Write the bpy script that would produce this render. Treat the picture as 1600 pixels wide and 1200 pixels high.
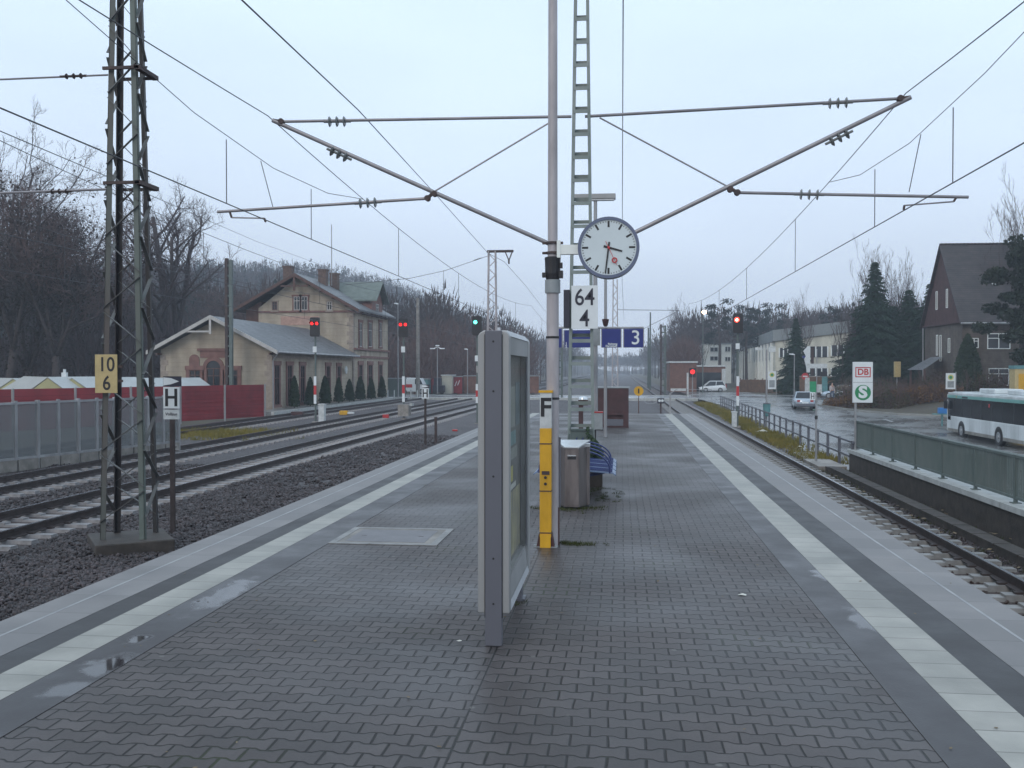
import bpy, math, random
import numpy as np
from mathutils import Vector, Matrix
from math import radians as R, sin, cos, pi, sqrt, atan

sc = bpy.context.scene
for o in list(bpy.data.objects): bpy.data.objects.remove(o)
C = sc.collection

# ------------------------------------------------------------------ camera
CAMZ = 1.95
FPX = 1500.0                                   # focal length in pixels of the 1600 px wide photograph
YAW = math.atan(170/FPX); PITCH = math.atan(22/FPX)
cam_d = bpy.data.cameras.new('camera'); cam = bpy.data.objects.new('camera', cam_d); C.objects.link(cam)
cam.location = (0, 0, CAMZ)
cam.rotation_euler = (R(90)-PITCH, 0, YAW)
cam_d.sensor_width = 36; cam_d.lens = 36*FPX/1600
cam_d.clip_start = .1; cam_d.clip_end = 6000
sc.camera = cam
RM = cam.rotation_euler.to_matrix()

# ------------------------------------------------------------------ world, sun, exposure
SUN_EL, SUN_AZ = 32, 200                       # low winter sun behind thick cloud
w = bpy.data.worlds.new('World'); sc.world = w; w.use_nodes = True
nt = w.node_tree; nt.nodes.clear()
out = nt.nodes.new('ShaderNodeOutputWorld'); bg = nt.nodes.new('ShaderNodeBackground')
sky = nt.nodes.new('ShaderNodeTexSky'); sky.sky_type = 'NISHITA'; sky.sun_disc = False
sky.sun_elevation = R(SUN_EL); sky.sun_rotation = R(SUN_AZ); sky.dust_density = 3.0; sky.air_density = 1.2
tc = nt.nodes.new('ShaderNodeTexCoord'); sp = nt.nodes.new('ShaderNodeSeparateXYZ')
ramp = nt.nodes.new('ShaderNodeValToRGB'); mix = nt.nodes.new('ShaderNodeMix'); mix.data_type = 'RGBA'
nz = nt.nodes.new('ShaderNodeTexNoise'); nz.inputs['Scale'].default_value = 1.6; nz.inputs['Detail'].default_value = 4
mp = nt.nodes.new('ShaderNodeMapping'); mp.inputs['Scale'].default_value = (1, 1, 3.2)
L = nt.links.new
L(tc.outputs['Generated'], sp.inputs[0]); L(sp.outputs['Z'], ramp.inputs[0])
L(tc.outputs['Generated'], mp.inputs[0]); L(mp.outputs[0], nz.inputs['Vector'])
SKY_K = 13.0
cr = ramp.color_ramp
cr.elements[0].position = 0.0; cr.elements[0].color = (.59, .645, .745, 1)
cr.elements[1].position = .42; cr.elements[1].color = (.68, .84, 1.0, 1)
e = cr.elements.new(.14); e.color = (.605, .70, .835, 1)
vs = nt.nodes.new('ShaderNodeVectorMath'); vs.operation = 'SCALE'
mr = nt.nodes.new('ShaderNodeMapRange'); mr.inputs['From Min'].default_value = .3; mr.inputs['From Max'].default_value = .7
mr.inputs['To Min'].default_value = SKY_K*.91; mr.inputs['To Max'].default_value = SKY_K*1.08
L(nz.outputs['Fac'], mr.inputs['Value']); L(mr.outputs[0], vs.inputs['Scale']); L(ramp.outputs[0], vs.inputs[0])
mix.inputs['Factor'].default_value = .93
L(sky.outputs[0], mix.inputs['A']); L(vs.outputs[0], mix.inputs['B'])
L(mix.outputs['Result'], bg.inputs['Color']); bg.inputs['Strength'].default_value = .1
L(bg.outputs[0], out.inputs['Surface'])
sd = bpy.data.lights.new('sun', 'SUN'); sun = bpy.data.objects.new('sun', sd); C.objects.link(sun)
sd.energy = .8; sd.angle = R(25); sd.color = (1, .88, .76)
sun.rotation_euler = (R(90-SUN_EL), 0, R(180-SUN_AZ))
vsn = sc.view_settings; vsn.view_transform = 'Standard'; vsn.look = 'None'; vsn.gamma = 1; vsn.exposure = 0
vsn.use_curve_mapping = False
sc.render.resolution_x = 1024; sc.render.resolution_y = 768
try:
    sc.cycles.volume_bounces = 1; sc.cycles.max_bounces = 6; sc.cycles.transparent_max_bounces = 12
except Exception: pass

# ------------------------------------------------------------------ pixel helpers (1600x1200 photo pixels -> metres)
def ray(px, py):
    return RM @ Vector((px-800, 600-py, -FPX))
def at_z(px, py, z):
    d = ray(px, py); t = (z-CAMZ)/d.z; return Vector((d.x*t, d.y*t, z))
def at_y(px, py, Y):
    d = ray(px, py); t = Y/d.y; return Vector((d.x*t, Y, CAMZ+d.z*t))
def at_d(px, py, dep):
    d = ray(px, py)*(dep/FPX); return Vector((d.x, d.y, CAMZ+d.z))
def at_x(px, py, X):
    d = ray(px, py); t = X/d.x; return Vector((X, d.y*t, CAMZ+d.z*t))

# ------------------------------------------------------------------ materials
def mat(name, col, rough=.6, metal=0, var=.18, scale=3.0, bump=0, bscale=None, spec=.5, col2=None, stretch=None, rvar=0, detail=5, emit=0, alpha=None):
    m = bpy.data.materials.new(name); m.use_nodes = True
    t = m.node_tree; b = t.nodes['Principled BSDF']; N = t.nodes.new; K = t.links.new
    b.inputs['Roughness'].default_value = rough; b.inputs['Metallic'].default_value = metal
    b.inputs['Specular IOR Level'].default_value = spec
    tcn = N('ShaderNodeTexCoord'); mpn = N('ShaderNodeMapping'); K(tcn.outputs['Object'], mpn.inputs[0])
    if stretch: mpn.inputs['Scale'].default_value = stretch
    n = N('ShaderNodeTexNoise'); n.inputs['Scale'].default_value = scale; n.inputs['Detail'].default_value = detail
    n.inputs['Roughness'].default_value = .6
    K(mpn.outputs[0], n.inputs['Vector'])
    r = N('ShaderNodeValToRGB'); K(n.outputs['Fac'], r.inputs[0])
    c2 = col2 or tuple(min(1, c*(1+var)) for c in col)
    r.color_ramp.elements[0].position = .32; r.color_ramp.elements[1].position = .68
    r.color_ramp.elements[0].color = (*[c*(1-var) for c in col], 1) if not col2 else (*col, 1)
    r.color_ramp.elements[1].color = (*c2, 1)
    K(r.outputs[0], b.inputs['Base Color'])
    if rvar:
        q = N('ShaderNodeMapRange'); K(n.outputs['Fac'], q.inputs[0])
        q.inputs['From Min'].default_value = .3; q.inputs['From Max'].default_value = .7
        q.inputs['To Min'].default_value = max(.03, rough-rvar); q.inputs['To Max'].default_value = min(1, rough+rvar)
        K(q.outputs[0], b.inputs['Roughness'])
    if bump:
        n2 = N('ShaderNodeTexNoise'); n2.inputs['Scale'].default_value = bscale or scale*6; n2.inputs['Detail'].default_value = 4
        K(mpn.outputs[0], n2.inputs['Vector'])
        bp = N('ShaderNodeBump'); bp.inputs['Strength'].default_value = .6; bp.inputs['Distance'].default_value = bump
        K(n2.outputs['Fac'], bp.inputs['Height']); K(bp.outputs[0], b.inputs['Normal'])
    if emit:
        b.inputs['Emission Color'].default_value = (*col, 1); b.inputs['Emission Strength'].default_value = emit
    if alpha is not None: b.inputs['Alpha'].default_value = alpha
    return m

M = {}
M['galv'] = mat('galvanised', (.30, .30, .31), .5, .3, .25, 2.5, stretch=(1, 1, .3))
M['pole'] = mat('pole_grey', (.37, .34, .35), .5, .1, .22, 6, stretch=(1, 1, .25))
M['green_steel'] = mat('green_steel', (.16, .20, .19), .5, 0, .3, 3, col2=(.24, .27, .26), stretch=(1, 1, .4))
M['dkgreen'] = mat('dark_green_steel', (.075, .105, .098), .55, 0, .3, 3, col2=(.115, .135, .128), stretch=(1, 1, .4))
M['rust_dark'] = mat('rust_dark', (.035, .024, .025), .7, 0, .4, 5, col2=(.075, .046, .042))
M['tube'] = mat('cantilever_tube', (.25, .24, .255), .4, .3, .2, 2)
M['wire'] = mat('wire', (.09, .09, .10), .6, .3)
M['insul'] = mat('insulator', (.16, .17, .17), .3)
M['black'] = mat('black', (.014, .013, .016), .5, 0, .3)
M['blackplate'] = mat('black_plate', (.02, .02, .035), .5, 0, .2)
M['white'] = mat('white_enamel', (.66, .69, .70), .35, 0, .06, 4)
M['white_dirty'] = mat('white_dirty', (.50, .52, .52), .5, 0, .2, 5)
M['clockface'] = mat('clock_face', (.56, .62, .64), .3, 0, .04, 4)
M['clockrim'] = mat('clock_rim', (.11, .13, .20), .35, .2, .1)
M['red'] = mat('red', (.45, .03, .035), .5)
M['yellow'] = mat('yellow', (.56, .30, .012), .45, 0, .18, 5, stretch=(1, 1, .4))
M['yplate'] = mat('yellow_plate', (.44, .34, .16), .5, 0, .12, 6)
M['blue'] = mat('sign_blue', (.018, .028, .17), .35, 0, .1)
M['bluewire'] = mat('bench_blue', (.022, .035, .13), .35, 0, .15)
M['bluegrey'] = mat('bench_seat', (.16, .22, .34), .4, 0, .2, 30)
M['steel'] = mat('stainless', (.19, .165, .16), .36, .7, .22, 6, stretch=(2, 2, .3), rvar=.1)
M['steel_lid'] = mat('stainless_lid', (.62, .64, .66), .25, .6, .1, 4)
M['concrete'] = mat('concrete', (.24, .22, .20), .6, 0, .3, 3, bump=.01, bscale=40)
M['concrete_dk'] = mat('concrete_dark', (.045, .037, .032), .7, 0, .4, 4, bump=.01, bscale=30)
M['concrete_lt'] = mat('concrete_light', (.40, .41, .40), .5, 0, .2, 4, bump=.006, bscale=40)
M['cab_grey'] = mat('cabinet_dark', (.115, .118, .14), .42, .1, .08, 2, stretch=(1, 1, .3))
M['cab_light'] = mat('cabinet_light', (.33, .33, .33), .42, .2, .1, 2, stretch=(1, 1, .3))
M['cab_top'] = mat('cabinet_top', (.46, .47, .49), .4, .2, .1, 5)
M['brownbox'] = mat('brown_box', (.055, .022, .024), .5, 0, .3, 4)
M['greybox'] = mat('grey_box', (.25, .27, .28), .45, 0, .15, 5)
M['rail_rust'] = mat('rail_rust', (.045, .033, .032), .6, .2, .35, 6)
M['rail_top'] = mat('rail_top', (.32, .32, .35), .22, .85, .15, 3)
M['sleeper'] = mat('sleeper_concrete', (.20, .195, .19), .5, 0, .3, 4, bump=.006, bscale=40)
M['sleeper_w'] = mat('sleeper_wet', (.25, .24, .245), .3, 0, .35, 4, bump=.006, bscale=40)
M['bark'] = mat('bark', (.050, .038, .037), .9, 0, .35, 4, bump=.01, bscale=12)
M['twig'] = mat('twig', (.065, .046, .050), .9, 0, .3, .6)
M['twig_red'] = mat('twig_red', (.10, .060, .055), .9, 0, .3, .6)
M['ivy'] = mat('ivy', (.026, .024, .020), .9, 0, .4, .8, col2=(.048, .036, .032), spec=.25)
M['needle'] = mat('needles', (.014, .032, .022), .9, 0, .4, 1.2, col2=(.030, .055, .036), spec=.12)
M['pine'] = mat('pine_needles', (.018, .028, .020), .9, 0, .4, .8, col2=(.036, .045, .030), spec=.12)
M['thuja'] = mat('thuja', (.022, .040, .026), .9, 0, .4, 3, col2=(.045, .065, .035), spec=.15)
M['farwood'] = mat('far_wood_twigs', (.045, .038, .038), .95, 0, .35, .05, col2=(.075, .055, .050), spec=.1)
M['farpine'] = mat('far_pine', (.018, .030, .026), .95, 0, .3, .1, spec=.1)
M['shrub'] = mat('shrub_brown', (.060, .038, .018), .9, 0, .35, .9, col2=(.17, .10, .045), spec=.15)
M['shrubr'] = mat('shrub_rust', (.10, .050, .022), .9, 0, .35, .9, col2=(.20, .11, .045), spec=.15)
M['shrubg'] = mat('shrub_green', (.038, .045, .024), .9, 0, .35, .5, col2=(.095, .080, .040), spec=.15)
M['grass'] = mat('grass', (.12, .115, .028), .85, 0, .4, .7, col2=(.23, .18, .045), spec=.2)
M['moss'] = mat('moss', (.055, .065, .022), .9, 0, .4, 4, spec=.2)
M['stone_wall'] = mat('sandstone_wall', (.315, .262, .200), .85, 0, .12, .7, col2=(.44, .375, .295), bump=.01, bscale=12)
M['redstone'] = mat('red_sandstone', (.19, .100, .086), .85, 0, .2, 2.5)
M['quoin'] = mat('quoins', (.30, .25, .21), .85, 0, .2, 3)
M['slate'] = mat('slate_roof', (.115, .118, .128), .5, 0, .18, 2.2, stretch=(1, 1, 4), rvar=.12)
M['slate_gr'] = mat('slate_green', (.12, .145, .13), .55, 0, .18, 2.2)
M['barge'] = mat('bargeboard', (.42, .40, .38), .6, 0, .12)
M['wood_dk'] = mat('dark_wood', (.10, .052, .042), .75, 0, .25, 4)
M['glass_dk'] = mat('window_glass', (.018, .022, .028), .08, 0, .2, .6)
M['chim'] = mat('chimney_brick', (.13, .085, .07), .85, 0, .3, 5)
M['redfence'] = mat('red_panel', (.235, .020, .028), .55, 0, .25, .7)
M['tent'] = mat('tent_canvas', (.40, .42, .42), .6, 0, .08, 1)
M['tent_y'] = mat('tent_gable', (.36, .34, .18), .6, 0, .1, 1)
M['tarmac'] = mat('tarmac', (.125, .125, .125), .26, 0, .35, .35, rvar=.16, bump=.004, bscale=60, spec=.6)
M['tarmac_x'] = mat('crossing_tarmac', (.13, .13, .135), .25, 0, .2, .3, spec=.6)
M['pavement'] = mat('pavement', (.17, .17, .17), .35, 0, .2, 1, rvar=.1)
M['kerb'] = mat('kerb', (.24, .24, .23), .5, 0, .2, 2)
M['earth'] = mat('earth', (.070, .060, .050), .9, 0, .4, .4, col2=(.095, .085, .055), bump=.03, bscale=3)
M['brick_dk'] = mat('clinker', (.075, .060, .050), .8, 0, .25, 2, col2=(.13, .105, .088))
M['busglass'] = mat('bus_glass', (.006, .007, .009), .14, 0, .2, .6, spec=.10)
M['brick_red'] = mat('brick_red', (.16, .082, .062), .8, 0, .2, 2)
M['rooftile'] = mat('roof_tiles', (.028, .024, .026), .55, 0, .3, 1.2, col2=(.060, .044, .044), stretch=(1, 1, 2.5))
M['tilehung'] = mat('tile_hung_gable', (.062, .024, .022), .7, 0, .3, 2)
M['cream'] = mat('cream_wall', (.52, .50, .42), .8, 0, .08, .5)
M['whitewall'] = mat('white_wall', (.76, .78, .75), .8, 0, .06, .5)
M['fascia'] = mat('grey_fascia', (.20, .22, .225), .6, 0, .1, .5)
M['glassgrn'] = mat('industrial_glazing', (.16, .20, .21), .3, 0, .2, .6)
M['hedge_wood'] = mat('timber_fence', (.13, .075, .045), .8, 0, .3, 2)
M['buswhite'] = mat('bus_white', (.62, .66, .67), .25, 0, .05, 1)
M['busteal'] = mat('bus_teal', (.15, .36, .33), .3, 0, .08, 1)
M['tyre'] = mat('tyre', (.018, .018, .020), .7)
M['rim'] = mat('rim', (.30, .31, .32), .35, .6)
M['carsilver'] = mat('car_silver', (.42, .48, .54), .25, .5, .05, 1)
M['carwhite'] = mat('car_white', (.68, .71, .73), .25, 0, .05, 1)
M['tail'] = mat('tail_light', (.35, .02, .02), .3)
M['green'] = mat('green', (.02, .30, .13), .5)
M['dbgreen'] = mat('logo_green', (.02, .22, .09), .4, 0, .05)
M['teal'] = mat('teal', (.09, .22, .23), .6)
M['skin'] = mat('skin', (.45, .28, .21), .6)
M['jacket'] = mat('jacket', (.50, .44, .44), .8)
M['jeans'] = mat('jeans', (.05, .07, .12), .85)
M['hair'] = mat('hair', (.04, .025, .02), .8)
M['paper'] = mat('paper', (.60, .60, .55), .7, 0, .05)
M['poster_dk'] = mat('poster_dark', (.14, .18, .19), .5)
M['poster_pale'] = mat('poster_pale', (.27, .28, .24), .5, 0, .1, 4)
M['poster_teal'] = mat('poster_teal', (.16, .28, .27), .5)
M['poster_yel'] = mat('poster_yellow', (.55, .50, .16), .5)
M['poster_reflection'] = mat('poster_reflection', (.20, .19, .17), .5, 0, .1, 5, col2=(.50, .45, .24), stretch=(1, 3, .7), detail=3)  # yellowish reflections in the case glass, painted as pale streaks on the lower sheet
M['lens_red'] = mat('lamp_red', (1, .02, .02), .4, emit=1.6)
M['lens_red_s'] = mat('lamp_red_strong', (1, .07, .04), .4, emit=3.2)
M['lens_core'] = mat('lamp_core', (1, .55, .45), .4, emit=9)
M['lens_green'] = mat('lamp_green', (.10, .95, .70), .4, emit=5)
M['lens_warm'] = mat('lamp_warm', (1, .72, .5), .4, emit=8)
M['lens_white'] = mat('lamp_white', (.85, .90, .95), .3)

def glass_mat(name, col, rough=.03, alpha=.25, spec=.5):
    m = bpy.data.materials.new(name); m.use_nodes = True; t = m.node_tree; b = t.nodes['Principled BSDF']
    b.inputs['Base Color'].default_value = (*col, 1); b.inputs['Roughness'].default_value = rough
    b.inputs['Alpha'].default_value = alpha; b.inputs['Specular IOR Level'].default_value = spec
    return m
M['glass'] = glass_mat('case_glass', (.2, .22, .22), .12, .12, .25)
M['barrier_glass'] = glass_mat('barrier_glass', (.20, .21, .215), .25, .62)
M['case_back'] = mat('case_back', (.15, .145, .13), .5, 0, .15, 3)
M['puddle'] = mat('puddle_water', (.05, .05, .055), .04, 0, .05, spec=.7)

# pavers: bone shaped interlocking stones, 200 x 139 mm, with worn, wet surface
def paver_mat():
    m = bpy.data.materials.new('interlocking_pavers'); m.use_nodes = True
    t = m.node_tree; b = t.nodes['Principled BSDF']; K = t.links.new
    def val(x):
        v = t.nodes.new('ShaderNodeValue'); v.outputs[0].default_value = x; return v.outputs[0]
    def mth(op, a, b_=None, c=None):
        n = t.nodes.new('ShaderNodeMath'); n.operation = op
        for i, x in enumerate((a, b_, c)):
            if x is None: continue
            if isinstance(x, (int, float)): n.inputs[i].default_value = x
            else: K(x, n.inputs[i])
        return n.outputs[0]
    g = t.nodes.new('ShaderNodeTexCoord'); s = t.nodes.new('ShaderNodeSeparateXYZ'); K(g.outputs['Object'], s.inputs[0])
    wob = t.nodes.new('ShaderNodeTexNoise'); wob.inputs['Scale'].default_value = 1.7; K(g.outputs['Object'], wob.inputs['Vector'])
    wv = mth('MULTIPLY', mth('SUBTRACT', wob.outputs['Fac'], .5), .035)
    seam = mth('GREATER_THAN', s.outputs['X'], -.86)
    x = mth('DIVIDE', mth('ADD', mth('ADD', s.outputs['X'], wv), mth('MULTIPLY', seam, .07)), .2)
    y = mth('DIVIDE', mth('ADD', mth('ADD', s.outputs['Y'], wv), mth('MULTIPLY', seam, .05)), .139)
    k = mth('ROUND', y)
    w_ = mth('COSINE', mth('MULTIPLY', mth('ADD', x, mth('MULTIPLY', k, .5)), 2*pi))
    w_ = mth('MINIMUM', mth('MAXIMUM', mth('MULTIPLY', w_, -1.9), -1), 1)
    dev = mth('SUBTRACT', mth('SUBTRACT', y, k), mth('MULTIPLY', w_, .085))
    dh = mth('MULTIPLY', mth('ABSOLUTE', dev), .139)
    row = mth('FLOOR', mth('SUBTRACT', y, mth('MULTIPLY', w_, .085)))
    xs = mth('ADD', x, mth('MULTIPLY', row, .5))
    xs = mth('ADD', xs, 0.0)
    xi = mth('ROUND', xs)
    dv = mth('MULTIPLY', mth('ABSOLUTE', mth('SUBTRACT', xs, xi)), .2)
    d = mth('MINIMUM', dh, dv)
    sd_ = mth('ABSOLUTE', mth('ADD', s.outputs['X'], .86)); d = mth('MINIMUM', d, sd_)
    # joint width varies over the platform
    wn = t.nodes.new('ShaderNodeTexNoise'); wn.inputs['Scale'].default_value = .8; wn.inputs['Detail'].default_value = 3
    K(g.outputs['Object'], wn.inputs['Vector'])
    jw = mth('MULTIPLY', mth('ADD', wn.outputs['Fac'], .05), .0165)
    r1 = t.nodes.new('ShaderNodeMapRange'); K(d, r1.inputs['Value']); K(jw, r1.inputs['From Max'])
    K(mth('MULTIPLY', jw, .3), r1.inputs['From Min'])
    stone = r1.outputs[0]
    # per stone tone
    cb = t.nodes.new('ShaderNodeCombineXYZ'); K(mth('FLOOR', mth('ADD', xs, 0)), cb.inputs[0]); K(row, cb.inputs[1])
    wn2 = t.nodes.new('ShaderNodeTexWhiteNoise'); wn2.noise_dimensions = '2D'; K(cb.outputs[0], wn2.inputs['Vector'])
    big = t.nodes.new('ShaderNodeTexNoise'); big.inputs['Scale'].default_value = .55; big.inputs['Detail'].default_value = 5
    K(g.outputs['Object'], big.inputs['Vector'])
    fine = t.nodes.new('ShaderNodeTexNoise'); fine.inputs['Scale'].default_value = 60; fine.inputs['Detail'].default_value = 3
    K(g.outputs['Object'], fine.inputs['Vector'])
    tone = mth('ADD', mth('MULTIPLY', wn2.outputs['Value'], .26), mth('ADD', mth('MULTIPLY', big.outputs['Fac'], .6), mth('MULTIPLY', fine.outputs['Fac'], .35)))
    cr = t.nodes.new('ShaderNodeValToRGB'); K(tone, cr.inputs[0])
    cr.color_ramp.elements[0].position = .30; cr.color_ramp.elements[0].color = (.040, .034, .034, 1)
    cr.color_ramp.elements[1].position = .90; cr.color_ramp.elements[1].color = (.096, .084, .083, 1)
    mx = t.nodes.new('ShaderNodeMix'); mx.data_type = 'RGBA'; K(stone, mx.inputs['Factor'])
    mx.inputs['A'].default_value = (.007, .006, .005, 1); K(cr.outputs[0], mx.inputs['B'])
    # chewing gum and lichen spots, and moss in some joints
    vo = t.nodes.new('ShaderNodeTexVoronoi'); vo.inputs['Scale'].default_value = 2.3; K(g.outputs['Object'], vo.inputs['Vector'])
    vr = t.nodes.new('ShaderNodeMapRange'); K(vo.outputs['Distance'], vr.inputs[0]); vr.inputs['From Min'].default_value = .035; vr.inputs['From Max'].default_value = .055
    vr.inputs['To Min'].default_value = .75; vr.inputs['To Max'].default_value = 0
    m2 = t.nodes.new('ShaderNodeMix'); m2.data_type = 'RGBA'; K(vr.outputs[0], m2.inputs['Factor']); K(mx.outputs['Result'], m2.inputs['A']); m2.inputs['B'].default_value = (.15, .14, .13, 1)
    ms_ = t.nodes.new('ShaderNodeMapRange'); K(wn.outputs['Fac'], ms_.inputs[0]); ms_.inputs['From Min'].default_value = .58; ms_.inputs['From Max'].default_value = .72; ms_.inputs['To Max'].default_value = .8
    m3 = t.nodes.new('ShaderNodeMix'); m3.data_type = 'RGBA'; K(mth('MULTIPLY', mth('SUBTRACT', 1, stone), ms_.outputs[0]), m3.inputs['Factor']); K(m2.outputs['Result'], m3.inputs['A']); m3.inputs['B'].default_value = (.035, .045, .012, 1)
    st = t.nodes.new('ShaderNodeTexNoise'); st.inputs['Scale'].default_value = 1.1; st.inputs['Detail'].default_value = 7; st.inputs['Roughness'].default_value = .7; K(g.outputs['Object'], st.inputs['Vector'])
    sr = t.nodes.new('ShaderNodeMapRange'); K(st.outputs['Fac'], sr.inputs[0]); sr.inputs['From Min'].default_value = .35; sr.inputs['From Max'].default_value = .68; sr.inputs['To Min'].default_value = .78; sr.inputs['To Max'].default_value = 1.3
    sv = t.nodes.new('ShaderNodeVectorMath'); sv.operation = 'SCALE'; K(m3.outputs['Result'], sv.inputs[0]); K(sr.outputs[0], sv.inputs['Scale'])
    K(sv.outputs[0], b.inputs['Base Color'])
    rr = t.nodes.new('ShaderNodeMapRange'); K(big.outputs['Fac'], rr.inputs[0])
    rr.inputs['From Min'].default_value = .36; rr.inputs['From Max'].default_value = .62
    rr.inputs['To Min'].default_value = .34; rr.inputs['To Max'].default_value = .62
    K(rr.outputs[0], b.inputs['Roughness'])
    b.inputs['Specular IOR Level'].default_value = .34
    bp = t.nodes.new('ShaderNodeBump'); bp.inputs['Distance'].default_value = .006; bp.inputs['Strength'].default_value = .8
    h = mth('ADD', mth('ADD', stone, mth('MULTIPLY', fine.outputs['Fac'], .12)), mth('MULTIPLY', wn2.outputs['Value'], .25))
    K(h, bp.inputs['Height']); K(bp.outputs[0], b.inputs['Normal'])
    return m
M['pavers'] = paver_mat()

# slab strips: joints across the strip every p metres (along Y)
def slab_mat(name, c1, c2, p, rough, rv, joint=.006, jc=.45):
    m = mat(name, c1, rough, 0, 0, 1.3, col2=c2, rvar=rv, bump=.002, bscale=70)
    t = m.node_tree; b = t.nodes['Principled BSDF']; K = t.links.new
    g = t.nodes.new('ShaderNodeTexCoord'); s = t.nodes.new('ShaderNodeSeparateXYZ'); K(g.outputs['Object'], s.inputs[0])
    a = t.nodes.new('ShaderNodeMath'); a.operation = 'DIVIDE'; a.inputs[1].default_value = p; K(s.outputs['Y'], a.inputs[0])
    f = t.nodes.new('ShaderNodeMath'); f.operation = 'FRACT'; K(a.outputs[0], f.inputs[0])
    l = t.nodes.new('ShaderNodeMath'); l.operation = 'LESS_THAN'; l.inputs[1].default_value = joint/p; K(f.outputs[0], l.inputs[0])
    fl = t.nodes.new('ShaderNodeMath'); fl.operation = 'FLOOR'; K(a.outputs[0], fl.inputs[0])
    wn = t.nodes.new('ShaderNodeTexWhiteNoise'); wn.noise_dimensions = '1D'; K(fl.outputs[0], wn.inputs['W'])
    mr_ = t.nodes.new('ShaderNodeMapRange'); K(wn.outputs['Value'], mr_.inputs[0]); mr_.inputs['To Min'].default_value = .9; mr_.inputs['To Max'].default_value = 1.06
    m1 = t.nodes.new('ShaderNodeMath'); m1.operation = 'MULTIPLY'; m1.inputs[1].default_value = -(1-jc); K(l.outputs[0], m1.inputs[0])
    m2 = t.nodes.new('ShaderNodeMath'); m2.operation = 'ADD'; K(m1.outputs[0], m2.inputs[0]); K(mr_.outputs[0], m2.inputs[1])
    src = b.inputs['Base Color'].links[0].from_socket
    v = t.nodes.new('ShaderNodeVectorMath'); v.operation = 'SCALE'; K(src, v.inputs[0]); K(m2.outputs[0], v.inputs['Scale'])
    K(v.outputs[0], b.inputs['Base Color'])
    return m
M['slab_dark'] = slab_mat('smooth_dark_slabs', (.030, .026, .028), (.050, .045, .048), 1.2, .42, .14, .004, .8)
def courses(m, p, dark=.72, frac=.14):
    t = m.node_tree; b = t.nodes['Principled BSDF']; K = t.links.new; N = t.nodes.new
    g = N('ShaderNodeTexCoord'); s = N('ShaderNodeSeparateXYZ'); K(g.outputs['Object'], s.inputs[0])
    a = N('ShaderNodeMath'); a.operation = 'DIVIDE'; a.inputs[1].default_value = p; K(s.outputs['Z'], a.inputs[0])
    f = N('ShaderNodeMath'); f.operation = 'FRACT'; K(a.outputs[0], f.inputs[0]); l = N('ShaderNodeMath'); l.operation = 'LESS_THAN'; l.inputs[1].default_value = frac; K(f.outputs[0], l.inputs[0])
    q = N('ShaderNodeMath'); q.operation = 'MULTIPLY_ADD'; K(l.outputs[0], q.inputs[0]); q.inputs[1].default_value = dark-1; q.inputs[2].default_value = 1
    src = b.inputs['Base Color'].links[0].from_socket; v = N('ShaderNodeVectorMath'); v.operation = 'SCALE'; K(src, v.inputs[0]); K(q.outputs[0], v.inputs['Scale'])
    st = N('ShaderNodeTexNoise'); st.inputs['Scale'].default_value = .9; st.inputs['Detail'].default_value = 6; mp_ = N('ShaderNodeMapping'); mp_.inputs['Scale'].default_value = (1, 1, .22); K(g.outputs['Object'], mp_.inputs[0]); K(mp_.outputs[0], st.inputs['Vector'])
    r = N('ShaderNodeMapRange'); K(st.outputs['Fac'], r.inputs[0]); r.inputs['From Min'].default_value = .35; r.inputs['From Max'].default_value = .65; r.inputs['To Min'].default_value = .78; r.inputs['To Max'].default_value = 1.12
    v2 = N('ShaderNodeVectorMath'); v2.operation = 'SCALE'; K(v.outputs[0], v2.inputs[0]); K(r.outputs[0], v2.inputs['Scale']); K(v2.outputs[0], b.inputs['Base Color'])
courses(M['stone_wall'], .33, .86, .10); courses(M['slate'], .16, .74, .2); courses(M['rooftile'], .20, .6, .25); courses(M['brick_dk'], .16, .8, .2); courses(M['redfence'], .45, .72, .08); courses(M['concrete'], 2.0, .9, .02); courses(M['cab_light'], 5, 1, .01); courses(M['buswhite'], 5, 1, .01); courses(M['cream'], 3.2, .85, .03)
PUD = []
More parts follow.
